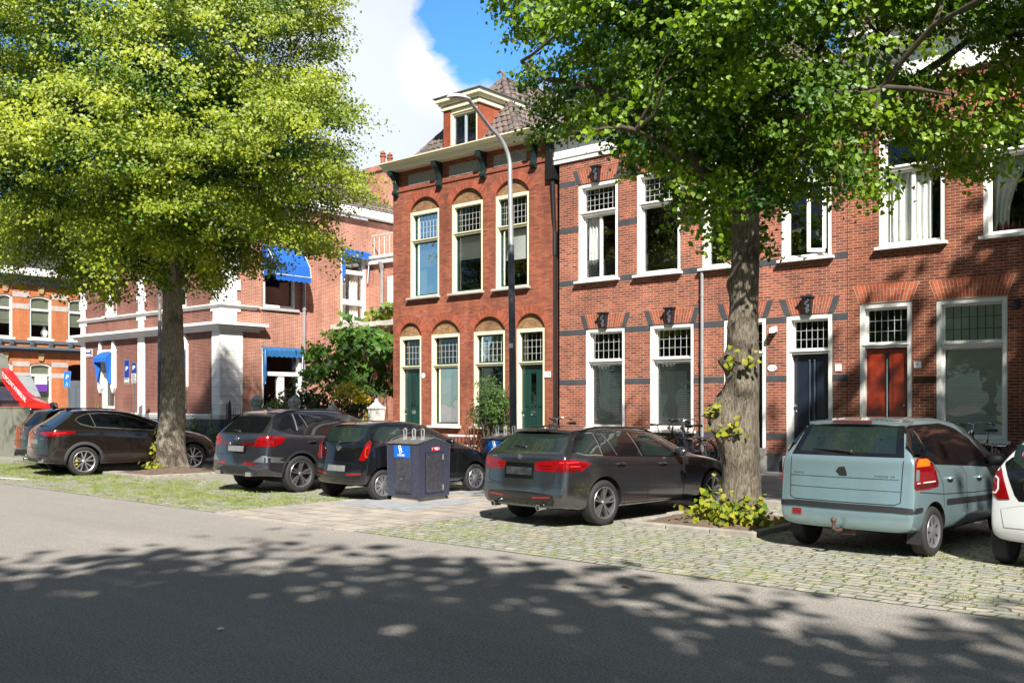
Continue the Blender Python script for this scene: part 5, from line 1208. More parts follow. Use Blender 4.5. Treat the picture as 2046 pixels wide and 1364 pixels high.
# ---------------------------------------------------------------- grey estate
def build_estate():
    r = car_thing('parked_car', 'dark grey estate car with twin round exhausts and wide red lamps beside the waste containers', -5, -8.99, 11.59)
    P = paint('dark_grey_metallic', (.145, .142, .155), .9, .2)
    c = car_body(r, 4.63, .96, 2.81, 1.81, [(0, 1.405), (.3, 1.425), (1.2, 1.445), (2.0, 1.43), (2.5, 1.375), (2.9, 1.20), (3.3, .995), (3.6, .955), (4.2, .86), (4.5, .76), (4.63, .62)],
        [(0, 1.06), (.5, 1.05), (1.5, 1.00), (2.4, .965), (3.3, .93), (4.2, .81), (4.63, .56)], [(0, .66), (.5, .70), (1.2, .735), (2.2, .73), (2.7, .75), (3.3, .84), (4.2, .86), (4.63, .8)],
        [(.2, .12), (.33, .03), (.45, 0), (.63, .0), (.66, .03), (.85, .06), (1.0, .07), (1.06, .09), (1.12, .20), (1.40, .58)], [(.2, .1), (.5, 0), (.75, .1), (1, .2)], .20, .335, P)
    P2 = GLBLK
    # tailgate glass, spoiler, lamps
    patch(c, [(-.66, 1.11), (.66, 1.11), (.585, 1.365), (-.585, 1.365)], 0, AUTOG2, 'rear_window', res=.06)
    sp = [Vector((x, -.52+.10*(x/.6)**2, 1.425-.03*(x/.6)**2)) for x in np.linspace(-.60, .60, 13)]
    mb = MB(); mb.add([p+Vector((0, .0, 0)) for p in sp]+[p+Vector((0, .24, .012)) for p in sp]+[p+Vector((0, .02, -.045)) for p in sp]+[p+Vector((0, .24, -.04)) for p in sp],
           [(i, i+1, 14+i, 13+i) for i in range(12)]+[(26+i, 27+i, i+1, i) for i in range(12)]+[(39+i, 40+i, 27+i, 26+i) for i in range(12)]+[(0, 13, 39, 26), (12, 38, 51, 25)])
    mb.build('roof_spoiler', P, r, smooth=40)
    for s in (1, -1):
        mir = s < 0
        patch(c, [(.33, .84), (.36, .825), (.66, .82), (.66, .985), (.34, .95), (.31, .90)], 0, REDL, 'tail_lamp', off=.008, mirror=mir)
        strip(c, [(.38, .90), (.64, .90)], .012, 0, DREDL, 'lens_line', off=.011, mirror=mir); strip(c, [(.36, .862), (.64, .858)], .012, 0, DREDL, 'lens_line', off=.011, mirror=mir)
        l = patch(c, [(-.07, .82), (.12, .818), (.34, .83), (.46, .925), (.42, .95), (.20, 1.0), (.0, .99), (-.07, .985)], 42, REDL, 'tail_lamp', off=.008, mirror=mir, res=.03)
        strip(c, [(.16, .90), (.30, .895)], .018, 42, BRIGHTL, 'lamp_bar', off=.012, parent=l, mirror=mir); strip(c, [(.0, .955), (.28, .955)], .012, 42, BRIGHTL, 'lamp_bar', off=.012, parent=l, mirror=mir); strip(c, [(-.07, .87), (.2, .87), (.38, .905)], .012, 42, DREDL, 'lens_line', off=.012, parent=l, mirror=mir); patch(c, [(-.06, .825), (.12, .823), (.30, .835), (.30, .855), (-.06, .85)], 42, DREDL, 'lower_lens', off=.011, parent=l, mirror=mir, res=.03)
        patch(c, [(.30, .425), (.62, .44), (.64, .465), (.31, .45)], 0, REDL, 'bumper_reflector', off=.007, mirror=mir)
        exhaust(c, s*.47, -.985, .305, .042)
    strip(c, [(-.66, 1.055), (.66, 1.055)], .010, 0, SEAM, 'tailgate_gap'); strip(c, [(-.68, .98), (-.67, .66), (-.55, .625), (.55, .625), (.67, .66), (.68, .98)], .010, 0, SEAM, 'tailgate_gap')
    patch(c, [(-.30, .70), (.30, .70), (.30, .93), (-.30, .93)], 0, GLBLK, 'plate_recess', off=.002, thick=.002); patch(c, [(-.26, .755), (.26, .755), (.26, .865), (-.26, .865)], 0, mat('smudged_plate', (.03, .033, .036), .4, var=.6, vscale=9), 'number_plate', off=.008)
    patch(c, [(-.62, .27), (.62, .27), (.70, .40), (.66, .49), (.30, .515), (-.30, .515), (-.66, .49), (-.70, .40)], 0, GLBLK, 'rear_diffuser', off=.003)
    strip(c, [(-.80, .60), (.80, .60)], .007, 0, SEAM, 'bumper_gap'); badge(c, 0, 1.02, .04); wiper(c, 0, -.30, 1.15, 0); lettering(c, -.62, 1.01, 4, ALU)
    both(c, [(-.62, 1.115), (-.42, 1.055), (0, 1.03), (.95, .985), (1.90, .94), (1.62, 1.12), (1.20, 1.325), (.80, 1.375), (-.05, 1.38), (-.28, 1.365), (-.45, 1.28)], GLBLK, 'window_surround', off=.003, res=.06)
    for pl in ([(-.56, 1.115), (-.40, 1.075), (-.04, 1.055), (-.04, 1.345), (-.26, 1.345), (-.42, 1.265)], [(.03, 1.05), (.30, 1.035), (.14, 1.35), (.03, 1.35)], [(.34, 1.035), (.90, 1.005), (.76, 1.345), (.18, 1.35)], [(1.0, .998), (1.78, .965), (1.55, 1.11), (1.17, 1.295), (.84, 1.34)]):
        both(c, pl, AUTOG2, 'side_window', off=.007, res=.06)
    for mir in (False, True):
        strip(c, [(-.56, 1.095), (-.40, 1.055), (-.02, 1.035), (-.02, 1.36), (-.27, 1.36), (-.45, 1.27), (-.56, 1.10)], .016, 90, ALU, 'window_trim', off=.009, mirror=mir)
        strip(c, [(.32, 1.03), (.16, 1.355)], .014, 90, ALU, 'window_trim', off=.010, mirror=mir); strip(c, [(.92, .995), (.78, 1.35)], .016, 90, ALU, 'window_trim', off=.010, mirror=mir)
        strip(c, [(.02, 1.0), (.16, .93), (.30, .80), (.42, .60), (.48, .25)], .008, 90, SEAM, 'door_gap', mirror=mir); strip(c, [(.94, .98), (1.02, .80), (1.02, .25)], .008, 90, SEAM, 'door_gap', mirror=mir); strip(c, [(1.93, .92), (1.98, .78), (1.95, .25)], .008, 90, SEAM, 'door_gap', mirror=mir); strip(c, [(-.14, 1.0), (-.12, .87), (-.30, .86), (-.31, .99)], .006, 90, SEAM, 'fuel_flap_gap', mirror=mir); strip(c, [(-.62, .60), (-.40, .58)], .006, 90, SEAM, 'bumper_gap', mirror=mir)
        strip(c, [(-.35, .90), (.3, .885), (1.2, .85), (2.2, .80)], .006, 90, P, 'crease', off=.006, mirror=mir); strip(c, [(.42, .27), (2.38, .26)], .03, 90, BLKPL, 'sill_strip', mirror=mir)
    windscreen(c, [(-.60, 1.0), (.60, 1.0), (.52, 1.36), (-.52, 1.36)])
    handle(c, .36, .90, P); handle(c, 1.40, .865, P); mirror_(c, 1.78, .985, P, (.115, .075, .07))
    for s in (1, -1):
        q = [c.bvh.ray_cast(Vector((s*.60, y, 4)), Vector((0, 0, -1)))[0] for y in np.linspace(-.25, 1.5, 9)]; mb = MB(); mb.tube([q[0]]+[p+Vector((0, 0, .028)) for p in q[1:-1]]+[q[-1]], .016, 8); mb.build('roof_rail', GLBLK, r, smooth=50)
    fin(c, -.15, P); wheels(c, .225, ('twin', 5, RIMG), .72, .005); underside(c); return c
# ---------------------------------------------------------------- pale teal compact MPV
def build_mpv():
    r = car_thing('parked_car', 'pale teal hatchback with upright red and amber lamps, black bumper strip and tow ball', -4, -4.37, 11.76)
    P = paint('pale_teal_metallic', (.25, .35, .375), .55, .24)
    c = car_body(r, 4.03, .66, 2.60, 1.72, [(0, 1.575), (.3, 1.61), (.9, 1.635), (1.6, 1.63), (2.2, 1.56), (2.7, 1.34), (3.05, 1.12), (3.3, 1.02), (3.75, .90), (3.95, .78), (4.03, .65)],
        [(0, 1.17), (.5, 1.15), (.7, 1.12), (1.5, 1.04), (2.4, .98), (3.1, .95), (3.7, .82), (4.03, .58)], [(0, .69), (.4, .715), (1.0, .735), (1.8, .735), (2.4, .76), (3.1, .86), (4.03, .8)],
        [(.25, .10), (.36, .02), (.5, 0), (.60, .0), (.63, .04), (.80, .045), (1.0, .05), (1.15, .085), (1.2, .12), (1.54, .36), (1.58, .40)], [(.2, .1), (.5, 0), (.75, .1), (1, .2)], .22, .295, P, bow=(.08, .16),
        plan=[(0, .955), (.03, .965), (.09, .975), (.18, .98), (.5, .99), (.9, 1), (2.9, 1), (3.5, .975), (3.75, .93), (3.88, .88), (3.97, .82), (4.03, .74)])
    patch(c, [(-.70, 1.175), (.70, 1.175), (.60, 1.535), (-.60, 1.535)], 0, GLBLK, 'rear_window_border', off=.003, res=.06)
    patch(c, [(-.60, 1.215), (.60, 1.215), (.53, 1.515), (-.53, 1.515)], 0, AUTOG2, 'rear_window', off=.007, res=.06)
    sp = [Vector((x, -.335+.09*(x/.6)**2, 1.600-.03*(x/.6)**2)) for x in np.linspace(-.60, .60, 13)]; mb = MB()
    mb.add([p for p in sp]+[p+Vector((0, .28, .018)) for p in sp]+[p+Vector((0, .01, -.045)) for p in sp]+[p+Vector((0, .2, -.05)) for p in sp], [(i, i+1, 14+i, 13+i) for i in range(12)]+[(26+i, 27+i, i+1, i) for i in range(12)]+[(39+i, 40+i, 27+i, 26+i) for i in range(12)]+[(0, 13, 39, 26), (12, 38, 51, 25)])
    o = mb.build('roof_spoiler', P, r, smooth=40); mb = MB(); mb.hexa([(-.24, -.345, 1.562), (.24, -.345, 1.562), (.24, -.32, 1.562), (-.24, -.32, 1.562), (-.24, -.345, 1.59), (.24, -.345, 1.59), (.24, -.32, 1.59), (-.24, -.32, 1.59)]); mb.build('brake_light', DREDL, o)
    for s in (1, -1):
        mir = s < 0
        l = patch(c, [(.70, .83), (.715, .805), (.80, .80), (.855, .815), (.86, .86), (.84, 1.0), (.80, 1.13), (.775, 1.165), (.705, 1.17), (.695, 1.14), (.70, 1.0)], 12, REDL, 'tail_lamp', off=.010, mirror=mir, res=.035)
        patch(c, [(.712, 1.07), (.80, 1.07), (.785, 1.135), (.765, 1.155), (.715, 1.155)], 12, AMBL, 'amber_lens', off=.014, parent=l, mirror=mir, res=.03); strip(c, [(.72, .885), (.84, .885)], .014, 12, WHTL, 'lamp_line', off=.014, parent=l, mirror=mir); patch(c, [(.71, .82), (.845, .82), (.845, .87), (.71, .87)], 12, DREDL, 'lower_lens', off=.013, parent=l, mirror=mir)
    patch(c, [(-.64, .445), (-.52, .445), (-.52, .515), (-.64, .515)], 0, REDL, 'fog_lamp', off=.012)
    # black rub strip round the bumper
    patch(c, [(-.82, .535), (-.6, .545), (.6, .545), (.82, .535), (.82, .60), (.60, .615), (-.60, .615), (-.82, .60)], 0, BLKPL, 'bumper_strip', off=.012, res=.05)
    for mir in (False, True): patch(c, [(-.66, .535), (-.36, .55), (-.33, .575), (-.36, .605), (-.66, .60)], 90, BLKPL, 'bumper_strip', off=.010, mirror=mir)
    strip(c, [(-.70, 1.14), (-.685, .66), (-.62, .63), (.62, .63), (.685, .66), (.70, 1.14)], .010, 0, SEAM, 'tailgate_gap'); strip(c, [(-.68, .785), (.68, .785)], .006, 0, SEAM, 'body_crease'); strip(c, [(-.67, .93), (.67, .93)], .012, 0, P, 'tailgate_ledge', off=.010)
    wiper(c, .08, -.42, 1.225, 0); lettering(c, -.64, .955, 6, ALU); lettering(c, .40, .95, 6, ALU); lettering(c, .58, .95, 2, ALU)
    # torn hole where the badge was
    patch(c, [(-.085, .99), (-.05, 1.04), (.02, 1.05), (.045, 1.0), (.06, .95), (.02, .915), (-.03, .93), (-.05, .96)], 0, SEAM, 'badge_hole', off=.003, thick=.001, res=.03); patch(c, [(.07, .935), (.11, .94), (.12, .925), (.08, .92)], 0, SEAM, 'paint_chip', off=.003, thick=.001, res=.02)
    both(c, [(-.45, 1.185), (-.05, 1.155), (.03, 1.09), (2.0, .965), (1.80, 1.14), (1.50, 1.34), (1.10, 1.495), (.70, 1.555), (-.14, 1.54), (-.36, 1.49), (-.45, 1.38)], GLBLK, 'window_surround', off=.003, res=.06)
    for pl in ([(-.41, 1.21), (-.10, 1.185), (-.16, 1.49), (-.33, 1.45), (-.41, 1.37)], [(.02, 1.14), (.86, 1.07), (.80, 1.525), (-.06, 1.52)], [(.98, 1.06), (1.80, 1.02), (1.50, 1.30), (1.10, 1.46), (.92, 1.50)]):
        both(c, pl, AUTOG, 'side_window', off=.007, res=.06)
    for mir in (False, True):
        strip(c, [(-.08, 1.15), (-.13, 1.53)], .016, 90, ALU, 'window_trim', off=.010, mirror=mir)
        strip(c, [(-.06, 1.14), (.12, 1.0), (.26, .82), (.30, .30)], .008, 90, SEAM, 'door_gap', mirror=mir); strip(c, [(.90, 1.05), (1.02, .9), (1.04, .30)], .008, 90, SEAM, 'door_gap', mirror=mir); strip(c, [(2.0, .95), (2.05, .8), (2.05, .3)], .008, 90, SEAM, 'door_gap', mirror=mir)
        strip(c, [(-.40, .78), (.25, .72), (1.2, .68), (2.2, .66)], .010, 90, SEAM, 'body_crease', mirror=mir); strip(c, [(.36, .62), (2.1, .57)], .07, 90, BLKPL, 'door_rub_strip', off=.010, mirror=mir)
    windscreen(c, [(-.60, 1.12), (.60, 1.12), (.55, 1.54), (-.55, 1.54)])
    handle(c, .46, .90, P, .09); handle(c, 1.46, .86, P, .09); mirror_(c, 1.86, 1.02, BLKPL)
    mb = MB(); mb.tube([(-.02, -.45, .30), (-.02, -.72, .29), (-.02, -.78, .33), (-.02, -.78, .40)], .022, 8); mb.ball((-.02, -.78, .425), .036, 12, 8); mb.box(-.14, .14, -.55, -.48, .24, .31); t = mb.build('tow_bar', mat('rusty_steel', (.09, .055, .04), .7, metal=.3, var=.4, vscale=20), r, smooth=40)
    for s in (1, -1): mb = MB(); mb.hexa([(s*.66, -.34, .17), (s*.82, -.34, .17), (s*.82, -.33, .17), (s*.66, -.33, .17), (s*.66, -.32, .32), (s*.82, -.32, .32), (s*.82, -.31, .32), (s*.66, -.31, .32)]); mb.build('mud_flap', BLKPL, r)
    wheels(c, .185, ('star', 7, RIMS), .66, .012); underside(c); return c
# ---------------------------------------------------------------- black city car / white city car
def build_city(label, deg, x, y, P, white=False):
    r = car_thing('parked_car', label, deg, x, y)
    c = car_body(r, 3.60, .53, 2.42, 1.64, [(0, 1.405), (.3, 1.44), (.9, 1.478), (1.4, 1.465), (1.9, 1.37), (2.35, 1.15), (2.7, .985), (3.0, .93), (3.35, .84), (3.52, .73), (3.6, .6)],
        [(0, 1.07), (.5, 1.04), (1.2, .98), (2.0, .95), (2.7, .93), (3.35, .78), (3.6, .54)], [(0, .66), (.4, .70), (1.0, .73), (1.6, .74), (2.2, .78), (2.7, .86), (3.6, .8)],
        [(.22, .14), (.30, .06), (.42, .01), (.55, 0), (.68, .02), (.74, .07), (.95, .09), (1.05, .12), (1.12, .18), (1.40, .34)], [(.2, .1), (.5, 0), (.75, .1), (1, .2)], .21, .285, P, bow=(.13, .18),
        plan=[(0, .93), (.03, .945), (.09, .96), (.18, .975), (.5, .99), (.9, 1), (2.6, 1), (3.1, .97), (3.35, .92), (3.48, .87), (3.55, .82), (3.6, .74)])
    patch(c, [(-.47, .74), (.47, .74), (.52, .80), (.66, 1.13), (.62, 1.34), (.55, 1.375), (-.55, 1.375), (-.62, 1.34), (-.66, 1.13), (-.52, .80)], 0, GLBLK, 'glass_tailgate', off=.004, res=.055)
    patch(c, [(-.44, 1.085), (.44, 1.085), (.58, 1.17), (.56, 1.345), (-.56, 1.345), (-.58, 1.17)], 0, AUTOG2, 'rear_window', off=.010, res=.055)
    for s in (1, -1):
        mir = s < 0
        l = patch(c, [(.44, .755), (.56, .745), (.63, .80), (.66, .93), (.655, 1.06), (.61, 1.115), (.565, 1.06), (.50, .90)], 16, REDL, 'tail_lamp', off=.010, mirror=mir, res=.035)
        strip(c, [(.625, 1.0), (.585, .97), (.575, .86), (.60, .815), (.64, .82)], .020 if white else .011, 16, WHTL if white else mat('orange_line', (.5, .10, .02), .3), 'lamp_line', off=.014, parent=l, mirror=mir)
        if not white: patch(c, [(.30, .465), (.66, .49), (.66, .525), (.30, .505)], 0, REDL, 'bumper_reflector', off=.008, mirror=mir)
    badge(c, 0, .965, .062); pb = c.root.children[-1]
    # interlaced emblem strokes
    p = surf(c, 0, .965, 0, .012); mb = MB()
    for a, b in (((-.040, .040), (-.012, -.010)), ((-.012, -.010), (0, .022)), ((0, .022), (.012, -.010)), ((.012, -.010), (.040, .040)), ((-.030, .006), (-.014, -.046)), ((-.014, -.046), (0, -.010)), ((0, -.010), (.014, -.046)), ((.014, -.046), (.030, .006))): mb.tube([(a[0]+p.x, p.y, a[1]+.965), (b[0]+p.x, p.y, b[1]+.965)], .0055, 5)
    mb.build('emblem_strokes', CHROME, pb)
    mb = MB(); d_ = surf(c, 0, .965, 0, .0095); mb.lathe([(0, 0), (.053, 0), (.053, .004), (0, .004)], (d_.x, d_.y, d_.z), 'y', 20); mb.build('emblem_field', GLBLK, pb)
    patch(c, [(-.62, .45), (.62, .45), (.66, .64), (.45, .69), (-.45, .69), (-.66, .64)], 0, P, 'bumper_panel', off=.006, res=.06); strip(c, [(-.62, .45), (.62, .45), (.66, .64), (.45, .69), (-.45, .69), (-.66, .64)], .010, 0, SEAM if not white else mat('grey_gap', (.2, .2, .2), .6), 'bumper_gap', off=.002, closed=True)
    patch(c, [(-.26, .54), (.26, .54), (.26, .65), (-.26, .65)], 0, PLT if not white else mat('plate_recess_grey', (.35, .35, .35), .5), 'number_plate', off=.010)
    wiper(c, 0, .34, 1.07, 0)
    if white:
        lettering(c, -.40, .90, 3, ALU, .05, .05, .065)
        p = surf(c, -.43, 1.235, 0, .02); text_mesh('window_sticker', 'Qu', .10, mat('pink_print', (.6, .16, .5), .6), r, facing(p, (-.25, -1, 0)), .001)
    both(c, [(-.16, 1.10), (-.02, 1.045), (.9, 1.00), (1.85, .96), (1.55, 1.13), (1.15, 1.30), (.8, 1.375), (.05, 1.40), (-.10, 1.37), (-.17, 1.25)], GLBLK, 'window_surround', off=.003, res=.06)
    for pl in ([(-.11, 1.12), (.02, 1.08), (.56, 1.05), (.52, 1.35), (.07, 1.365), (-.06, 1.335), (-.12, 1.24)], [(.66, 1.04), (1.70, .99), (1.48, 1.13), (1.12, 1.27), (.78, 1.34), (.64, 1.35)]): both(c, pl, AUTOG2, 'side_window', off=.007, res=.06)
    for mir in (False, True):
        strip(c, [(.60, 1.02), (.66, .8), (.62, .28)], .008, 90, SEAM, 'door_gap', mirror=mir); strip(c, [(1.86, .95), (1.90, .8), (1.82, .28)], .008, 90, SEAM, 'door_gap', mirror=mir)
    windscreen(c, [(-.58, 1.02), (.58, 1.02), (.50, 1.38), (-.50, 1.38)])
    handle(c, .82, .93, P, .08); mirror_(c, 1.62, 1.0, P, (.11, .07, .07)); wheels(c, .165, ('cap', 10, RIMS), .70, .010); underside(c)
    p = c.bvh.ray_cast(Vector((0, -.02, 4)), Vector((0, 0, -1)))[0]; mb = MB(); mb.tube([p, p+Vector((0, -.17, .10))], [.008, .003], 5); mb.build('roof_antenna', BLKPL, r)
    return c
# ---------------------------------------------------------------- dark SUV (grey one, and the black one at the far end)
def build_suv(label, deg, x, y, P, far=False):
    r = car_thing('parked_car', label, deg, x, y)
    c = car_body(r, 4.71, .98, 2.864, 1.89, [(0, 1.585), (.3, 1.63), (1.1, 1.672), (2.0, 1.665), (2.5, 1.60), (3.0, 1.38), (3.45, 1.13), (3.8, 1.085), (4.3, 1.0), (4.6, .86), (4.71, .68)],
        [(0, 1.20), (.5, 1.19), (1.5, 1.14), (2.5, 1.09), (3.4, 1.05), (4.3, .93), (4.71, .62)], [(0, .66), (.5, .70), (1.2, .725), (2.2, .725), (2.7, .75), (3.4, .85), (4.71, .82)],
        [(.25, .16), (.36, .06), (.5, .0), (.70, .0), (.76, .05), (.95, .06), (1.14, .09), (1.22, .17), (1.5, .46), (1.6, .52)], [(.2, .1), (.5, 0), (.85, .08), (1.1, .2)], .27, .372, P)
    patch(c, [(-.68, 1.215), (.68, 1.215), (.60, 1.50), (.52, 1.535), (-.52, 1.535), (-.60, 1.50)], 0, AUTOG, 'rear_window', res=.06)
    sp = [Vector((x, -.52+.12*(x/.62)**2, 1.605-.03*(x/.6)**2)) for x in np.linspace(-.62, .62, 13)]; mb = MB()
    mb.add([p for p in sp]+[p+Vector((0, .28, .02)) for p in sp]+[p+Vector((0, .01, -.04)) for p in sp]+[p+Vector((0, .22, -.05)) for p in sp], [(i, i+1, 14+i, 13+i) for i in range(12)]+[(26+i, 27+i, i+1, i) for i in range(12)]+[(39+i, 40+i, 27+i, 26+i) for i in range(12)]+[(0, 13, 39, 26), (12, 38, 51, 25)]); mb.build('roof_spoiler', P, r, smooth=40)
    for s in (1, -1):
        mir = s < 0
        patch(c, [(.20, .965), (.48, .955), (.56, .985), (.56, 1.03), (.22, 1.015)], 0, DREDL, 'tail_lamp', off=.008, mirror=mir, res=.04)
        l = patch(c, [(-.12, .955), (.10, .95), (.30, .945), (.42, 1.02), (.47, 1.10), (.40, 1.145), (.14, 1.165), (-.02, 1.14), (-.12, 1.03)], 40, REDL, 'tail_lamp', off=.010, mirror=mir, res=.04)
        strip(c, [(.10, 1.06), (.17, 1.115), (.30, 1.10), (.29, 1.0), (.14, .985)], .016, 40, DREDL, 'lamp_line', off=.014, parent=l, mirror=mir)
        patch(c, [(.30, .575), (.68, .60), (.72, .625), (.34, .635)], 0, REDL, 'bumper_reflector', off=.008, mirror=mir)
        patch(c, [(.34, .645), (.72, .635), (.86, .60), (.80, .72), (.60, .78)], 14, ALU if not far else P, 'bumper_trim', off=.006, mirror=mir, res=.05)
        mb = MB(); q = [(-.10, -.045), (.10, -.035), (.085, .045), (-.085, .04)]; mb.prism(q, lambda a, b, e: (s*.52+a, -.955+e, .40+b), (-.03, .12)); mb.prism([(a*.78, b*.7) for a, b in q], lambda a, b, e: (s*.52+a, -.957+e, .40+b), (-.03, .0)); mb.build('exhaust_pipe', CHROME, r)
    patch(c, [(-.62, .33), (.62, .33), (.70, .44), (.40, .55), (-.40, .55), (-.70, .44)], 0, BLKPL, 'rear_diffuser', off=.004)
    patch(c, [(-.34, .80), (.34, .80), (.38, .98), (-.38, .98)], 0, GLBLK, 'plate_recess', off=.002, thick=.002); patch(c, [(-.26, .84), (.26, .84), (.26, .95), (-.26, .95)], 0, PLT, 'number_plate', off=.008)
    strip(c, [(-.70, 1.18), (-.70, .78), (.70, .78), (.70, 1.18)], .010, 0, SEAM, 'tailgate_gap'); strip(c, [(-.66, 1.195), (.66, 1.195)], .008, 0, SEAM, 'tailgate_gap'); badge(c, 0, 1.09, .042); wiper(c, 0, -.3, 1.235, 0)
    both(c, [(-.60, 1.33), (-.48, 1.25), (-.10, 1.18), (.9, 1.125), (1.9, 1.075), (1.62, 1.26), (1.2, 1.475), (.8, 1.565), (0, 1.60), (-.38, 1.585), (-.50, 1.50)], GLBLK, 'window_surround', off=.003, res=.06)
    for pl in ([(-.54, 1.335), (-.44, 1.28), (-.10, 1.215), (-.08, 1.565), (-.36, 1.555), (-.46, 1.48)], [(0, 1.205), (.27, 1.18), (.10, 1.57), (0, 1.57)], [(.32, 1.18), (.92, 1.145), (.74, 1.545), (.14, 1.57)], [(1.02, 1.14), (1.80, 1.10), (1.55, 1.26), (1.16, 1.445), (.84, 1.53)]): both(c, pl, AUTOG, 'side_window', off=.007, res=.06)
    for mir in (False, True):
        strip(c, [(-.05, 1.19), (-.035, 1.585)], .030, 90, ALU if not far else GLBLK, 'window_trim', off=.010, mirror=mir)
        for a in ([(.295, 1.17), (.12, 1.58)], [(.95, 1.13), (.77, 1.56)]): strip(c, a, .014, 90, ALU, 'window_trim', off=.010, mirror=mir)
        strip(c, [(0, 1.18), (.18, 1.06), (.42, .85), (.52, .35)], .008, 90, SEAM, 'door_gap', mirror=mir); strip(c, [(.96, 1.12), (1.06, .9), (1.06, .33)], .008, 90, SEAM, 'door_gap', mirror=mir); strip(c, [(1.98, 1.06), (2.06, .9), (2.0, .33)], .008, 90, SEAM, 'door_gap', mirror=mir); strip(c, [(-.12, 1.1), (-.12, .93), (-.32, .93), (-.32, 1.1)], .006, 90, SEAM, 'fuel_flap_gap', mirror=mir)
        strip(c, [(.44, .34), (2.4, .33)], .07, 90, BLKPL, 'sill_strip', mirror=mir)
    windscreen(c, [(-.62, 1.15), (.62, 1.15), (.55, 1.56), (-.55, 1.56)])
    for s in (1, -1):
        q = [c.bvh.ray_cast(Vector((s*.62, y, 4)), Vector((0, 0, -1)))[0] for y in np.linspace(-.35, 1.5, 9)]; mb = MB(); mb.tube([q[0]]+[p+Vector((0, 0, .03)) for p in q[1:-1]]+[q[-1]], .018, 8); mb.build('roof_rail', GLBLK, r, smooth=50)
    handle(c, .27, 1.02, P); handle(c, 1.33, .985, P); mirror_(c, 1.78, 1.12, P); fin(c, -.05, P); arch_trim(c, BLKPL, .045, .006); wheels(c, .245, ('twin', 5, RIMG), .72, .006); underside(c); return c
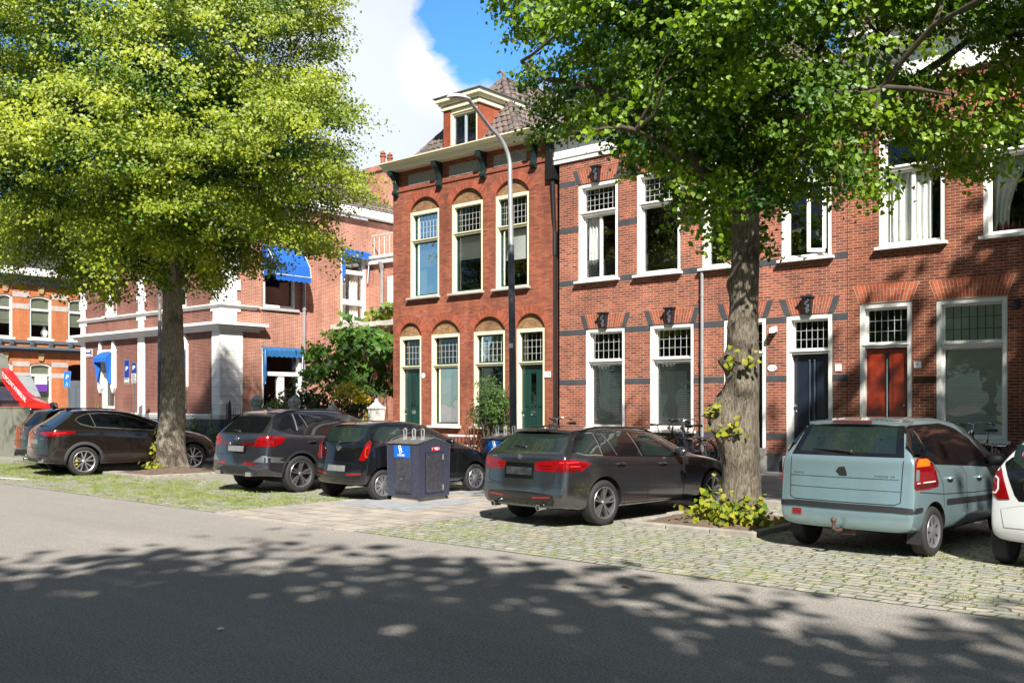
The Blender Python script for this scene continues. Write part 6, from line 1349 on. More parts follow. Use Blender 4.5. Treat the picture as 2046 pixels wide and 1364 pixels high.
# ---------------------------------------------------------------- brown crossover
def build_crossover():
    r = car_thing('parked_car', 'bronze brown crossover with yellow brake calipers parked behind the yellow-green tree', -6, -24.4, 11.08)
    P = paint('bronze_brown_metallic', (.062, .046, .039), .85, .2)
    c = car_body(r, 4.69, .95, 2.82, 1.90, [(0, 1.55), (.3, 1.60), (.9, 1.645), (1.6, 1.655), (2.2, 1.60), (2.8, 1.40), (3.35, 1.13), (3.7, 1.08), (4.3, .96), (4.58, .80), (4.69, .62)],
        [(0, 1.20), (.5, 1.19), (1.3, 1.15), (2.4, 1.10), (3.4, 1.05), (4.3, .88), (4.69, .56)], [(0, .60), (.5, .66), (1.2, .705), (2.2, .715), (2.7, .74), (3.4, .85), (4.69, .8)],
        [(.25, .10), (.36, .02), (.5, 0), (.75, .02), (.95, .05), (1.10, .07), (1.2, .16), (1.3, .36), (1.55, .74), (1.6, .80)], [(.2, .1), (.5, 0), (.85, .1), (1.1, .25)], .24, .362, P, bow=(.16, .2))
    patch(c, [(-.62, 1.225), (.62, 1.225), (.56, 1.45), (.42, 1.53), (-.42, 1.53), (-.56, 1.45)], 0, AUTOG2, 'rear_window', res=.06)
    for s in (1, -1):
        mir = s < 0
        patch(c, [(.34, 1.06), (.56, 1.0), (.66, 1.0), (.66, 1.10), (.38, 1.115)], 0, REDL, 'tail_lamp', off=.008, mirror=mir, res=.04)
        l = patch(c, [(-.13, 1.0), (.16, .995), (.32, 1.03), (.46, 1.07), (.48, 1.115), (.30, 1.125), (-.13, 1.11)], 48, REDL, 'tail_lamp', off=.010, mirror=mir, res=.04); strip(c, [(.05, 1.06), (.30, 1.085)], .016, 48, BRIGHTL, 'lamp_bar', off=.014, parent=l, mirror=mir)
        exhaust(c, s*.56, -.97, .40, .05)
    for mir in (False, True):
        patch(c, [(-.93, .30), (-.45, .27), (-.47, .42), (-.60, .47), (-.93, .52)], 90, BLKPL, 'bumper_cladding', off=.004, mirror=mir)
    patch(c, [(-.80, .30), (.80, .30), (.84, .50), (.45, .50), (.30, .44), (-.30, .44), (-.45, .50), (-.84, .50)], 0, BLKPL, 'bumper_cladding', off=.005)
    patch(c, [(-.26, .80), (.26, .80), (.26, .91), (-.26, .91)], 0, PLT, 'number_plate', off=.010); badge(c, 0, 1.08, .045); lettering(c, .42, .93, 6, ALU)
    strip(c, [(-.66, 1.18), (-.62, .70), (.62, .70), (.66, 1.18)], .010, 0, SEAM, 'tailgate_gap'); wiper(c, 0, .3, 1.24, 0)
    both(c, [(-.16, 1.385), (-.06, 1.29), (.20, 1.215), (1.0, 1.155), (2.0, 1.085), (1.72, 1.26), (1.35, 1.42), (.95, 1.525), (.5, 1.56), (.15, 1.54), (-.08, 1.46)], GLBLK, 'window_surround', off=.003, res=.055)
    for pl in ([(-.09, 1.385), (0, 1.305), (.27, 1.245), (.17, 1.515), (-.02, 1.44)], [(.31, 1.24), (.93, 1.19), (.82, 1.515), (.5, 1.535), (.23, 1.525)], [(1.08, 1.175), (1.84, 1.12), (1.62, 1.26), (1.30, 1.395), (.94, 1.49)]): both(c, pl, AUTOG, 'side_window', off=.007, res=.055)
    for mir in (False, True):
        strip(c, [(-.16, 1.385), (-.06, 1.29), (.20, 1.215), (1.0, 1.155), (2.0, 1.085), (1.72, 1.26), (1.35, 1.42), (.95, 1.525), (.5, 1.56), (.15, 1.54), (-.08, 1.46)], .016, 90, ALU, 'window_trim', off=.006, closed=True, mirror=mir); strip(c, [(.29, 1.225), (.20, 1.53)], .016, 90, ALU, 'window_trim', off=.010, mirror=mir)
        strip(c, [(.24, 1.20), (.34, 1.0), (.50, .80), (.56, .36)], .008, 90, SEAM, 'door_gap', mirror=mir); strip(c, [(1.02, 1.14), (1.10, .9), (1.08, .36)], .008, 90, SEAM, 'door_gap', mirror=mir); strip(c, [(2.06, 1.07), (2.10, .9), (2.02, .36)], .008, 90, SEAM, 'door_gap', mirror=mir); strip(c, [(.44, .30), (2.38, .29)], .09, 90, BLKPL, 'sill_cladding', mirror=mir, off=.006)
    windscreen(c, [(-.60, 1.15), (.60, 1.15), (.52, 1.54), (-.52, 1.54)])
    handle(c, .38, 1.05, P); handle(c, 1.36, .995, P); mirror_(c, 1.84, 1.12, P); fin(c, -.05, GLBLK); arch_trim(c, mat('grey_arch_plastic', (.035, .035, .037), .6), .075, .010); wheels(c, .25, ('vee', 5, RIMS), .73, .004); underside(c); return c
build_estate(); build_mpv(); build_crossover()
build_suv('dark grey SUV with silver-trimmed rear bumper between brown crossover and black city car', 1, -16.73, 11.80, paint('graphite_metallic', (.105, .105, .125), .85, .2))
build_suv('black SUV at the far end of the row beside the brown crossover', -4, -26.95, 11.85, paint('black_paint', (.010, .010, .011), .2, .25), True)
build_city('black city car with glass tailgate parked behind the blue-black waste container', -2, -14.08, 11.82, paint('deep_black_paint', (.006, .0065, .008), .1, .22))
build_city('white city car half out of view beside the pale teal hatchback', -4, -2.05, 11.75, paint('white_car_paint', (.55, .56, .56), .0, .25), True)
# ================================================================ street furniture
CONT = mat('blue_black_coated_steel', (.034, .038, .060), .42, var=.35, vscale=30, bump=.15, bscale=120); CONTF = mat('grey_brushed_front', (.055, .055, .065), .4, metal=.3, var=.3, vscale=14); CTOP = mat('weathered_lid', (.10, .095, .09), .7, var=.3, vscale=12)
STICK = mat('blue_sticker', (.004, .11, .47), .35, var=.02); REDST = mat('red_sticker', (.62, .012, .025), .35); WHTP = mat('white_print', (.8, .8, .8), .5); GALV = mat('galvanised_steel', (.46, .47, .48), .38, metal=.55, var=.15, vscale=10)
PLATEM, N, L, b = gmat('chequer_plate'); g = node(N, 'ShaderNodeNewGeometry').outputs['Position']; ck = N.new('ShaderNodeTexBrick'); ck.offset = .5; ck.inputs['Scale'].default_value = 1; ck.inputs['Brick Width'].default_value = .05; ck.inputs['Row Height'].default_value = .028; ck.inputs['Mortar Size'].default_value = .006
for i, c in (('Color1', .54), ('Color2', .47), ('Mortar', .33)): ck.inputs[i].default_value = (c*.97, c, c*1.03, 1)
L.new(g, ck.inputs['Vector']); L.new(mixc(N, L, 1.0, ck.outputs['Color'], ramp(N, L, noise(N, L, g, 4, 5, .6), .3, .7, .75, 1.15), 'MULTIPLY'), b.inputs['Base Color']); b.inputs['Roughness'].default_value = .55; b.inputs['Metallic'].default_value = .25
bp = node(N, 'ShaderNodeBump'); bp.inputs['Strength'].default_value = .6; bp.inputs['Distance'].default_value = .006; bp.invert = True; L.new(ck.outputs['Fac'], bp.inputs['Height']); L.new(bp.outputs[0], b.inputs['Normal'])
def container(x, y, rz, label, glabel):
    r = thing('waste_container', label, 'waste container', (x, y, .016), radians(rz), 'underground waste containers'); w, d, h, hr = .76, .86, 1.05, 1.15   # origin = front right corner
    b = MB(); b.box(-w+.05, -.05, .05, d-.05, 0, .09); b.build('foot', mat('concrete_foot', (.3, .26, .2), .9, var=.3), r)
    b = MB(); t = .035
    pro = [(0, .09), (d, .09), (d+t, h*.94), (d*.5, hr), (-t, h)]
    b.prism([(0+t*.5, .09), (d-t*.5, .09), (d+t*.3, h*.96), (d*.52, hr), (-t*.3, h)], lambda p, q, c: (c, p, q), (-w, 0)); b.build('body', CONT, r, bevel=.012)
    b = MB(); b.hexa([(-w+.20, -.012, .16), (-.17, -.012, .16), (-.17, .06, .16), (-w+.20, .06, .16), (-w+.20, -.030, h-.02), (-.17, -.030, h-.02), (-.17, .06, h-.02), (-w+.20, .06, h-.02)]); f = b.build('front_panel', CONTF, r, bevel=.006)
    b = MB(); b.hexa([(-w+.235, -.026, .19), (-.205, -.026, .19), (-.205, 0, .19), (-w+.235, 0, .19), (-w+.235, -.034, .44), (-.205, -.034, .44), (-.205, 0, .44), (-w+.235, 0, .44)]); h_ = b.build('lower_hatch', CONTF, f, bevel=.004); b = MB(); b.lathe([(0, -.012), (.014, -.010), (.014, .01)], (-w/2, -.036, .42), 'y', 8); b.build('lock', CHROME, h_)
    b = MB(); b.hexa([(-w+.20, -.034, .80), (-.17, -.034, .80), (-.17, -.03, .80), (-w+.20, -.03, .80), (-w+.20, -.041, h-.03), (-.17, -.041, h-.03), (-.17, -.036, h-.03), (-w+.20, -.036, h-.03)]); s = b.build('sticker', STICK, r)
    text_mesh('sticker_text', 'PAPIER', .058, WHTP, s, facing((-w/2-.0, -.0415, .845), (0, -1, .03)), .001)
    b = MB(); c0 = Vector((-w/2-.02, -.044, .945)); 
    b.hexa([(c0.x-.045, c0.y, c0.z+.065), (c0.x-.005, c0.y, c0.z+.075), (c0.x-.005, c0.y+.004, c0.z+.075), (c0.x-.045, c0.y+.004, c0.z+.065), (c0.x-.045, c0.y, c0.z+.072), (c0.x-.005, c0.y, c0.z+.082), (c0.x-.005, c0.y+.004, c0.z+.082), (c0.x-.045, c0.y+.004, c0.z+.072)])
    for a, e in (((-.042, .065), (-.005, -.065)), ((-.005, .08), (.045, -.04)), ((-.005, -.065), (.045, -.04)), ((-.03, .02), (.005, .03)), ((.005, .03), (.015, -.015)), ((.015, -.015), (-.015, -.02))): b.tube([(c0.x+a[0], c0.y, c0.z+a[1]), (c0.x+e[0], c0.y, c0.z+e[1])], .006, 4)
    b.build('paper_symbol', WHTP, s)
    b = MB(); b.box(0, .010, .20, d-.20, .16, .88); dr = b.build('side_door', CONTF, r, bevel=.004)
    b = MB(); 
    for q in ((.185, .20, .145, .895), (d-.20, d-.185, .145, .895)): b.box(.0, .006, q[0], q[1], q[2], q[3])
    for q in ((.145, .16), (.88, .895)): b.box(.0, .006, .20, d-.20, q[0], q[1])
    b.build('door_frame', mat('dark_blue_gasket', (.006, .008, .05), .5), dr); b = MB()
    for z in (.80, .24): b.box(.006, .020, d-.205, d-.185, z-.05, z+.05)
    b.build('hinges', GALV, dr); b = MB()
    for z in (.82, .22): b.ball((.014, .26, z), .012, 8, 6)
    b.build('bolts', CHROME, dr)
    b = MB(); b.box(0, .004, .36, .58, .925, .99); s = b.build('sticker', REDST, r); b = MB()
    for k in range(4): b.box(.004, .006, .43+.028*k, .45+.028*k, .963, .980)
    for k in range(3): b.box(.004, .006, .455+.03*k, .478+.03*k, .937, .955)
    b.box(.004, .006, .375, .380, .94, .978); b.box(.004, .006, .56, .565, .94, .978); b.build('sticker_print', WHTP, s)
    b = MB(); b.prism([(-.03, h+.004), (d*.52, hr+.006), (d+.03, h*.96+.004), (d+.03, h*.96+.016), (d*.52, hr+.020), (-.03, h+.018)], lambda p, q, c: (c, p, q), (-w-.008, .008)); b.build('lid', CTOP, r)
    for k in range(3):
        xx = -.16-.22*k; zz = h+.085; yy = .30; b = MB()
        b.tube([(xx-.028, yy, zz-.01)]+[(xx-.035*cos(a), yy, zz+.15+.035*sin(a)) for a in np.linspace(0, pi, 9)]+[(xx+.028, yy, zz-.01)], .0115, 8); b.box(xx-.03, xx+.03, yy-.008, yy+.008, zz, zz+.05); b.lathe([(0, 0), (.085, 0), (.085, .012), (0, .012)], (xx, yy, zz-.012), n=16); b.lathe([(.03, -.06), (.03, 0)], (xx, yy, zz), n=10); b.build('lifting_hook', GALV, r, smooth=40)
    p = MB(); p.box(-w-.42, .72, -1.02, d+.02, -.012, .0); p = p.build('chequer_plate', PLATEM, None); p.location = r.location; p.location.z = .027; p.rotation_euler = r.rotation_euler
    tag(p, glabel, 'metal plate', 'metal plates under the containers')
container(-12.42, 11.85, 4, 'blue-black waste container with PAPIER sticker, the one standing clear of the estate car', 'pale chequered metal plate round the front waste container')
container(-12.62, 14.62, 2, 'blue-black waste container partly hidden behind the rear of the grey estate', 'pale chequered metal plate round the rear waste container')
# ---- lamp post
YL = 16.25; xl = onY(1027, 800, YL)[0]; r = thing('street_lamp', 'tall grey street lamp with dark lower post and curved arm before the arched-window house', 'street lamp', (xl, YL, PAVE)); xt = onY(1019, 330, YL)[0]
zt = onY(1019, 330, YL)[2]; zm = onY(1020, 490, YL)[2]; q = lambda z: (xl+(xt-xl)*(z-PAVE)/(zt-PAVE)); b = MB()
b.tube([(xl, YL, PAVE), (q(1.2), YL, 1.2), (q(zm), YL, zm)], [.085, .083, .070], 16); b.build('post', mat('dark_blue_grey_paint', (.075, .09, .11), .45, var=.35, vscale=4), r, world=True, smooth=40)
b = MB(); pts = [(q(zm), YL, zm), (xt, YL, zt-.3), (xt, YL, zt)]
for k in range(1, 9):
    a = k/8*radians(72); pts.append((xt-.10*k/8, YL-.75*(1-cos(a)), zt+.75*sin(a)))
e = Vector(pts[-1]); hd = onY(936, 199, YL-1.55); pts += [tuple(e.lerp(Vector(hd), .5)), hd]; b.tube(pts, [.062, .052, .05]+[.045]*8+[.04, .04], 12); b.build('arm', GALV, r, world=True, smooth=50)
h0 = Vector(hd); tip = Vector(onY(897, 193, YL-2.25)); ax = (tip-h0); L_ = ax.length; ax.normalize(); sd = Vector((ax.y, -ax.x, 0)).normalized(); up = sd.cross(ax); up = up if up.z > 0 else -up; b = MB(); vs = []
sec = [(0, .05, .05), (.12, .075, .06), (.35, .125, .085), (.65, .145, .085), (.9, .12, .06), (1.0, .04, .02)]
for t, w, hh in sec:
    c = h0+ax*L_*t
    for a in np.linspace(0, 2*pi, 14, endpoint=False): vs.append(c+sd*w*cos(a)+up*(hh*sin(a) if sin(a) > 0 else .25*hh*sin(a)))
b.add(vs, [(i*14+k, i*14+(k+1) % 14, (i+1)*14+(k+1) % 14, (i+1)*14+k) for i in range(5) for k in range(14)]+[tuple(range(14)), tuple(range(70, 84))]); hdo = b.build('lamp_head', mat('pale_lamp_housing', (.55, .56, .58), .3, var=.05), r, world=True, smooth=50)
b = MB(); b.add([h0+ax*L_*t+sd*w-up*.028 for t, w in ((.3, -.09), (.3, .09), (.85, .09), (.85, -.09))], [(0, 1, 2, 3)]); b.build('lens', mat('lamp_lens', (.35, .30, .24), .2), hdo, world=True)
b = MB(); b.box(xl-.07, xl+.03, YL-.092, YL-.07, 3.05, 3.15); b.build('post_label', WHTP, r, world=True)
# second lamp post behind the flowering tree
Y2 = 19.0; xa = onY(319, 800, Y2)[0]; z2 = 8.0; r = thing('street_lamp', 'slim dark lamp post rising behind the flowering lime trunk', 'street lamp', (xa, Y2, PAVE)); b = MB(); b.tube([(xa, Y2, PAVE), (xa, Y2, 5)], [.085, .07], 14); b.build('post', MT['dark_blue_grey_paint'], r, world=True, smooth=40); b = MB(); b.tube([(xa, Y2, 5), (xa, Y2, 8), (xa, Y2-.3, 8.6), (xa, Y2-1.2, 8.9)], .055, 12); b.build('arm', GALV, r, world=True, smooth=50); b = MB(); b.ball((xa, Y2-1.5, 8.9), (.13, .36, .07), 12, 8); b.build('lamp_head', MT['pale_lamp_housing'], r, world=True, smooth=60)
# ---- parking signs
PB = mat('parking_sign_blue', (.006, .03, .20), .35); PBL = mat('bright_sign_blue', (.01, .14, .52), .35); SGREY = mat('sign_grey_panel', (.42, .43, .42), .5); POLEM = mat('grey_sign_post', (.14, .14, .15), .5, metal=.3)
def psign(name, label, u, v0, v1, w, Y, blue, n, lower=.35, tilt=0, wheel_=False, pole=True, pu=None, lines=3):
    x, _, z1 = onY(u, v0, Y); z0 = onY(u, v1, Y)[2]; r = thing(name, label, 'sign', (x, Y, PAVE), 0, 'blue parking signs'); h = z1-z0; nn = Vector(n).normalized(); M = facing((0, 0, 0), nn)
    def pl(a0, a1, c0, c1, m, nm, par, off):
        b = MB(); b.box(a0, a1, c0, c1, off, off+.004); o = b.build(nm, m, par); o.data.transform(M @ Matrix.Rotation(tilt, 4, 'Z')); o.data.transform(Matrix.Translation((0, 0, (z0+z1)/2-PAVE))); return o
    f = pl(-w/2, w/2, -h/2, h/2, GALV, 'sign_plate', r, 0); top = -h/2+h*lower
    pl(-w/2+.012, w/2-.012, top+.01, h/2-.012, blue, 'blue_field', f, .004)
    if lower: pl(-w/2+.012, w/2-.012, -h/2+.012, top, SGREY, 'white_panel', f, .004)
    T = Matrix.Translation((0, 0, (z0+z1)/2-PAVE)) @ M @ Matrix.Rotation(tilt, 4, 'Z')
    text_mesh('letter', 'P', w*(1.05 if not wheel_ else .85), WHTP, f, T @ Matrix.Translation((0, top+(h/2-top)*(.5 if not wheel_ else .62), .010)), .001)
    if lower:
        for k in range(lines): pl(-w*.36, w*(.36-.1*(k % 2)), -h/2+h*lower*(.18+.64*k/max(1, lines-1))-.018, -h/2+h*lower*(.18+.64*k/max(1, lines-1))+.018, BLACKM, 'print_line', f, .009)
    if wheel_:
        b = MB(); zz = -h*.30
        b.tube([(-.01, zz+.10, .01), (-.01, zz+.02, .01), (.05, zz+.02, .01), (.075, zz-.05, .01)], .010, 5); b.ball((-.01, zz+.13, .01), (.018, .018, .004), 8, 5); b.tube([(.0+.06*cos(a)-.01, zz-.035+.06*sin(a), .01) for a in np.linspace(2.2, 6.0, 12)], .008, 5); o = b.build('wheelchair_symbol', WHTP, f); o.data.transform(T)
    if pole:
        b = MB(); px_ = (onY(pu, v1, Y)[0]-x) if pu else 0; b.tube([(px_, .04, 0), (0, .04, z1-PAVE)], .032, 10); b.build('post', POLEM, r, smooth=40)
    return r
psign('parking_sign', 'tall blue parking sign on the grey post beside the slightly lower one', 253.5, 718.5, 766.5, .26, F-1.6, PB, (.45, -1, 0), .24, pole=False, lines=2)
psign('parking_sign', 'blue parking sign with grey text panel on top of the grey post', 267.5, 724, 765, .26, F-1.6, PB, (.45, -1, 0), .46, pu=264, lines=4)
psign('parking_sign', 'tilted bright blue disabled parking sign near the red loader arm', 134, 741, 774, .46, F+3.2, PBL, (.55, -1, 0), 0, tilt=radians(-5), wheel_=True, pu=137)
# ---- skip lorry with red arm, grey cabinet
RT = mat('red_lorry_paint', (.55, .012, .008), .3, coat=.5, var=.05); YT = 17.0; pT = lambda u, v, Y=YT: Vector(onY(u, v, Y))
r = thing('skip_lorry', 'red and grey skip lorry with a slanting red loading arm at the left edge', 'lorry', (pT(50, 880).x, YT, 0))
def slab(pts, y0, y1, m, nm, bev=.02): b = MB(); b.prism([(p.x, p.z) for p in pts], lambda a, c, e: (a, e, c), (y0, y1)); return b.build(nm, m, r, world=True, bevel=bev)
arm = slab([pT(12, 733), pT(24, 741), pT(56, 782), pT(74, 795), pT(99, 806), pT(103, 815), pT(60, 815), pT(48, 806), pT(38, 792), pT(12, 756)], YT-.22, YT, RT, 'loading_arm')
p0, p1 = pT(15, 747), pT(63, 800); a_ = math.atan2(p1.z-p0.z, p1.x-p0.x); c0 = (p0+p1)/2; lo_ = r.location
aL = (p1-p0).length; M = Matrix.Translation((c0.x-lo_.x, -.232, c0.z)) @ facing((0, 0, 0), (0, -1, 0)) @ Matrix.Rotation(a_, 4, 'Z'); tm = text_mesh('lettering', 'TOPCONTAINERS.NL', aL/9.6, WHTP, arm, M, .003)
wd = max(v.co.length for v in tm.data.vertices)
slab([pT(-60, 808), pT(62, 812), pT(62, 818), pT(-60, 822)], YT-1.2, YT-.3, RT, 'chassis'); slab([pT(-60, 800), pT(49, 800), pT(49, 806), pT(-60, 806)], YT-1.2, YT-.25, BLACKM, 'bed')
slab([pT(-60, 700), pT(2, 706), pT(11, 716), pT(15, 735), pT(15, 760), pT(8, 775), pT(-60, 785)], YT-1.5, YT+.02, mat('olive_grey_skip', (.13, .135, .11), .6, var=.2), 'skip', .06); slab([pT(-60, 722), pT(3.5, 722), pT(3.5, 768), pT(-60, 768)], YT-1.53, YT-1.5, mat('pale_skip_panel', (.33, .32, .24), .6), 'skip_panel', .01)
slab([pT(-60, 775), pT(22, 772), pT(32, 782), pT(39, 800), pT(-60, 800)], YT-1.2, YT+.1, mat('dark_blue_tarpaulin', (.02, .028, .045), .45, var=.4), 'load_cover', .05)
YT2 = YT+2.2; slab([pT(30, 751, YT2), pT(60, 751, YT2), pT(80, 792, YT2), pT(72, 800, YT2), pT(44, 812, YT2), pT(28, 812, YT2)], YT2-.6, YT2, mat('grey_cab_paint', (.22, .24, .25), .4), 'cab', .05); slab([pT(43, 760, YT2), pT(56, 760, YT2), pT(71, 791, YT2), pT(50, 791, YT2)], YT2-.63, YT2-.6, AUTOG, 'cab_window', .01)
for uu in (-20, 78):
    b = MB(); b.lathe([(.2, -.15), (.45, -.15), (.5, -.08), (.5, .1), (.2, .1)], (pT(uu, 860).x, YT-.3, .5), 'y', 24); b.build('wheel', TYRE, r, world=True, smooth=40)
slab([pT(-60, 822), pT(100, 818), pT(100, 838), pT(-60, 842)], YT-.9, YT, BLACKM, 'under_frame')
# metal work for scooter-like dark machine tip beside the arm is the arm's hydraulic foot
b = MB(); f = pT(103, 808); b.tube([f, f+Vector((.35, 0, .0)), f+Vector((.45, 0, -.12))], [.10, .09, .06], 8); b.build('arm_joint', BLACKM, arm, world=True)
b = MB(); YC = 13.2; a0, a1 = onY(-30, 870, YC)[0], onY(28.5, 870, YC)[0]; z1 = onY(20, 813, YC)[2]; b.box(a0, a1, YC, YC+.5, 0, z1-.03); b.box(a0-.02, a1+.02, YC-.02, YC+.52, z1-.03, z1)
for q in (.35, .7): b.box(a0+(a1-a0)*q-.006, a0+(a1-a0)*q+.006, YC-.004, YC, .1, z1-.1)
tag(b.build('utility_cabinet', mat('olive_grey_cabinet', (.20, .20, .16), .6, var=.1), bevel=.01), 'olive grey utility cabinet at the left edge before the black SUV', 'cabinet')
# ---- motor scooter end by the corner house (red-brown lamp cluster)
# ---- garden wall: piers, iron fence
PIER = mat('white_pier_paint', (.66, .65, .60), .7, var=.2, vscale=5, bump=.3); PIERG = mat('grey_weathered_pier', (.46, .46, .41), .85, var=.35, vscale=7, bump=.5)
def pier(u, v0, Y, w, label, m, style):
    x, _, z = onY(u, v0, Y); r = thing('garden_pier', label, 'pier', (x, Y, PAVE), 0, 'piers of the garden fence'); h = z-PAVE; b = MB()
    if style == 'obelisk':
        b.box(-w*.62, w*.62, -w*.62, w*.62, 0, .3); b.box(-w/2, w/2, -w/2, w/2, .3, h*.80); 
        for k in (-.3, 0, .3): b.box(w*k-.02, w*k+.02, -w/2-.012, w/2, .4, h*.76)
        b.box(-w*.58, w*.58, -w*.58, w*.58, h*.80, h*.84); b.hexa([(-w*.45, -w*.45, h*.84), (w*.45, -w*.45, h*.84), (w*.45, w*.45, h*.84), (-w*.45, w*.45, h*.84), (-w*.12, -w*.12, h*.93), (w*.12, -w*.12, h*.93), (w*.12, w*.12, h*.93), (-w*.12, w*.12, h*.93)]); b.lathe([(0, h*.93), (.07, h*.945), (.05, h*.97), (0, h)], n=10)
    else:
        b.lathe([(w*.75, 0), (w*.75, .25), (w*.6, .3), (w*.62, h*.55), (w*.5, h*.72), (w*.42, h*.78), (w*.55, h*.80), (w*.58, h*.88), (w*.62, h*.90), (w*.3, h*.96), (0, h)], n=4 if style == 'sq' else 16, a0=pi/4, a1=pi/4+2*pi)
    b.build('pier_body', m, r, smooth=30); return r
pier(752, 795, F-.1, .40, 'fluted white pier with pointed cap beside the arched-window house', PIER, 'obelisk'); pier(665, 800, F-.1, .30, 'slim white pier between the hedge and the flowering bush', PIER, 'obelisk'); pier(588, 790, F-.1, .42, 'pale stone pier with stepped cap beside the pale bush', PIERG, 'sq'); pier(512.5, 788, F-.1, .44, 'weathered grey urn-topped pier before the corner house', PIERG, 'urn')
def fence(u0, u1, label, Y=F-.1, zt=1.55, hoops=False):
    x0, x1 = onY(u0, 800, Y)[0], onY(u1, 800, Y)[0]; r = thing('iron_fence', label, 'fence', ((x0+x1)/2, Y, PAVE), 0, 'iron garden fence sections'); b = MB(); L_ = x1-x0; n = max(2, int(L_/.16))
    for z in (.25, zt-.35): b.box(-L_/2, L_/2, -.012, .012, z, z+.03)
    b.build('rails', BLACKM, r); b = MB()
    for i in range(n+1):
        x = -L_/2+L_*i/n; b.tube([(x, 0, .05), (x, 0, zt-.08), (x, 0, zt)], [.011, .011, .002], 5)
    b.build('bars', BLACKM, r); return r
fence(462, 503, 'black spiked fence between the corner pilaster and the urn pier'); fence(522, 579, 'black spiked fence before the pale bush and garden doors', zt=1.75); fence(598, 657, 'black spiked fence in front of the dark hedge'); fence(673, 741, 'black spiked fence in front of the yellow flowers')
b = MB(); YG = F-.25; xg = onY(459, 800, YG)[0]; zt = onY(459, 798, YG)[2]
for dx, zz, rr in ((0, zt, .05), (-.22, zt-.12, .018), (-.12, zt-.1, .018)): b.tube([(xg+dx, YG, PAVE), (xg+dx, YG, zz-.15), (xg+dx, YG, zz)], [rr, rr, .004], 8)
for z in (.5, zt-.35): b.box(xg-.25, xg, YG-.012, YG+.012, z, z+.03)
tag(b.build('fence_post', BLACKM), 'thick black pointed fence post at the corner of the corner house', 'fence post')
b = MB(); b.box(XD+.4, xa0-.3, F+.0, F+.25, PAVE, PAVE+.45); tag(b.build('garden_wall', PIERG, bevel=.02), 'low grey garden wall under the iron fence', 'wall')
# ---- white slatted bench by the arched-window house
xb, xe = onY(889, 880, F-.6)[0], onY(947, 880, F-.6)[0]; zb = onY(915, 869, F-.6)[2]; r = thing('bench', 'white-framed slatted bench under the window of the arched-window house', 'bench', ((xb+xe)/2, F-.7, PAVE)); hl = (xe-xb)/2; zb -= PAVE; WB = mat('white_bench_paint', (.72, .72, .70), .5)
b = MB(); b.box(-hl, hl, .18, .22, zb-.05, zb+.01); b.box(-hl, hl, .18, .22, zb-.34, zb-.30); b.build('back_rails', WB, r, bevel=.006)
b = MB()
for i in range(16): t = -hl+.04+(2*hl-.08)*i/15; b.tube([(t, .2, zb-.3), (t+(.05 if i % 2 else -.05), .2, zb-.17), (t, .2, zb-.05)], .010, 5)
b.build('back_lattice', BLACKM, r); b = MB()
for k in range(4): b.box(-hl, hl, -.25+.11*k, -.16+.11*k, zb-.42, zb-.39)
b.build('seat', WB, r, bevel=.006)
for sx in (-1, 1):
    for sy in (-.2, .2): b = MB(); b.box(sx*(hl-.03)-.02, sx*(hl-.03)+.02, sy-.02, sy+.02, 0, zb-.39 if sy < 0 else zb); b.build('leg', BLACKM, r)
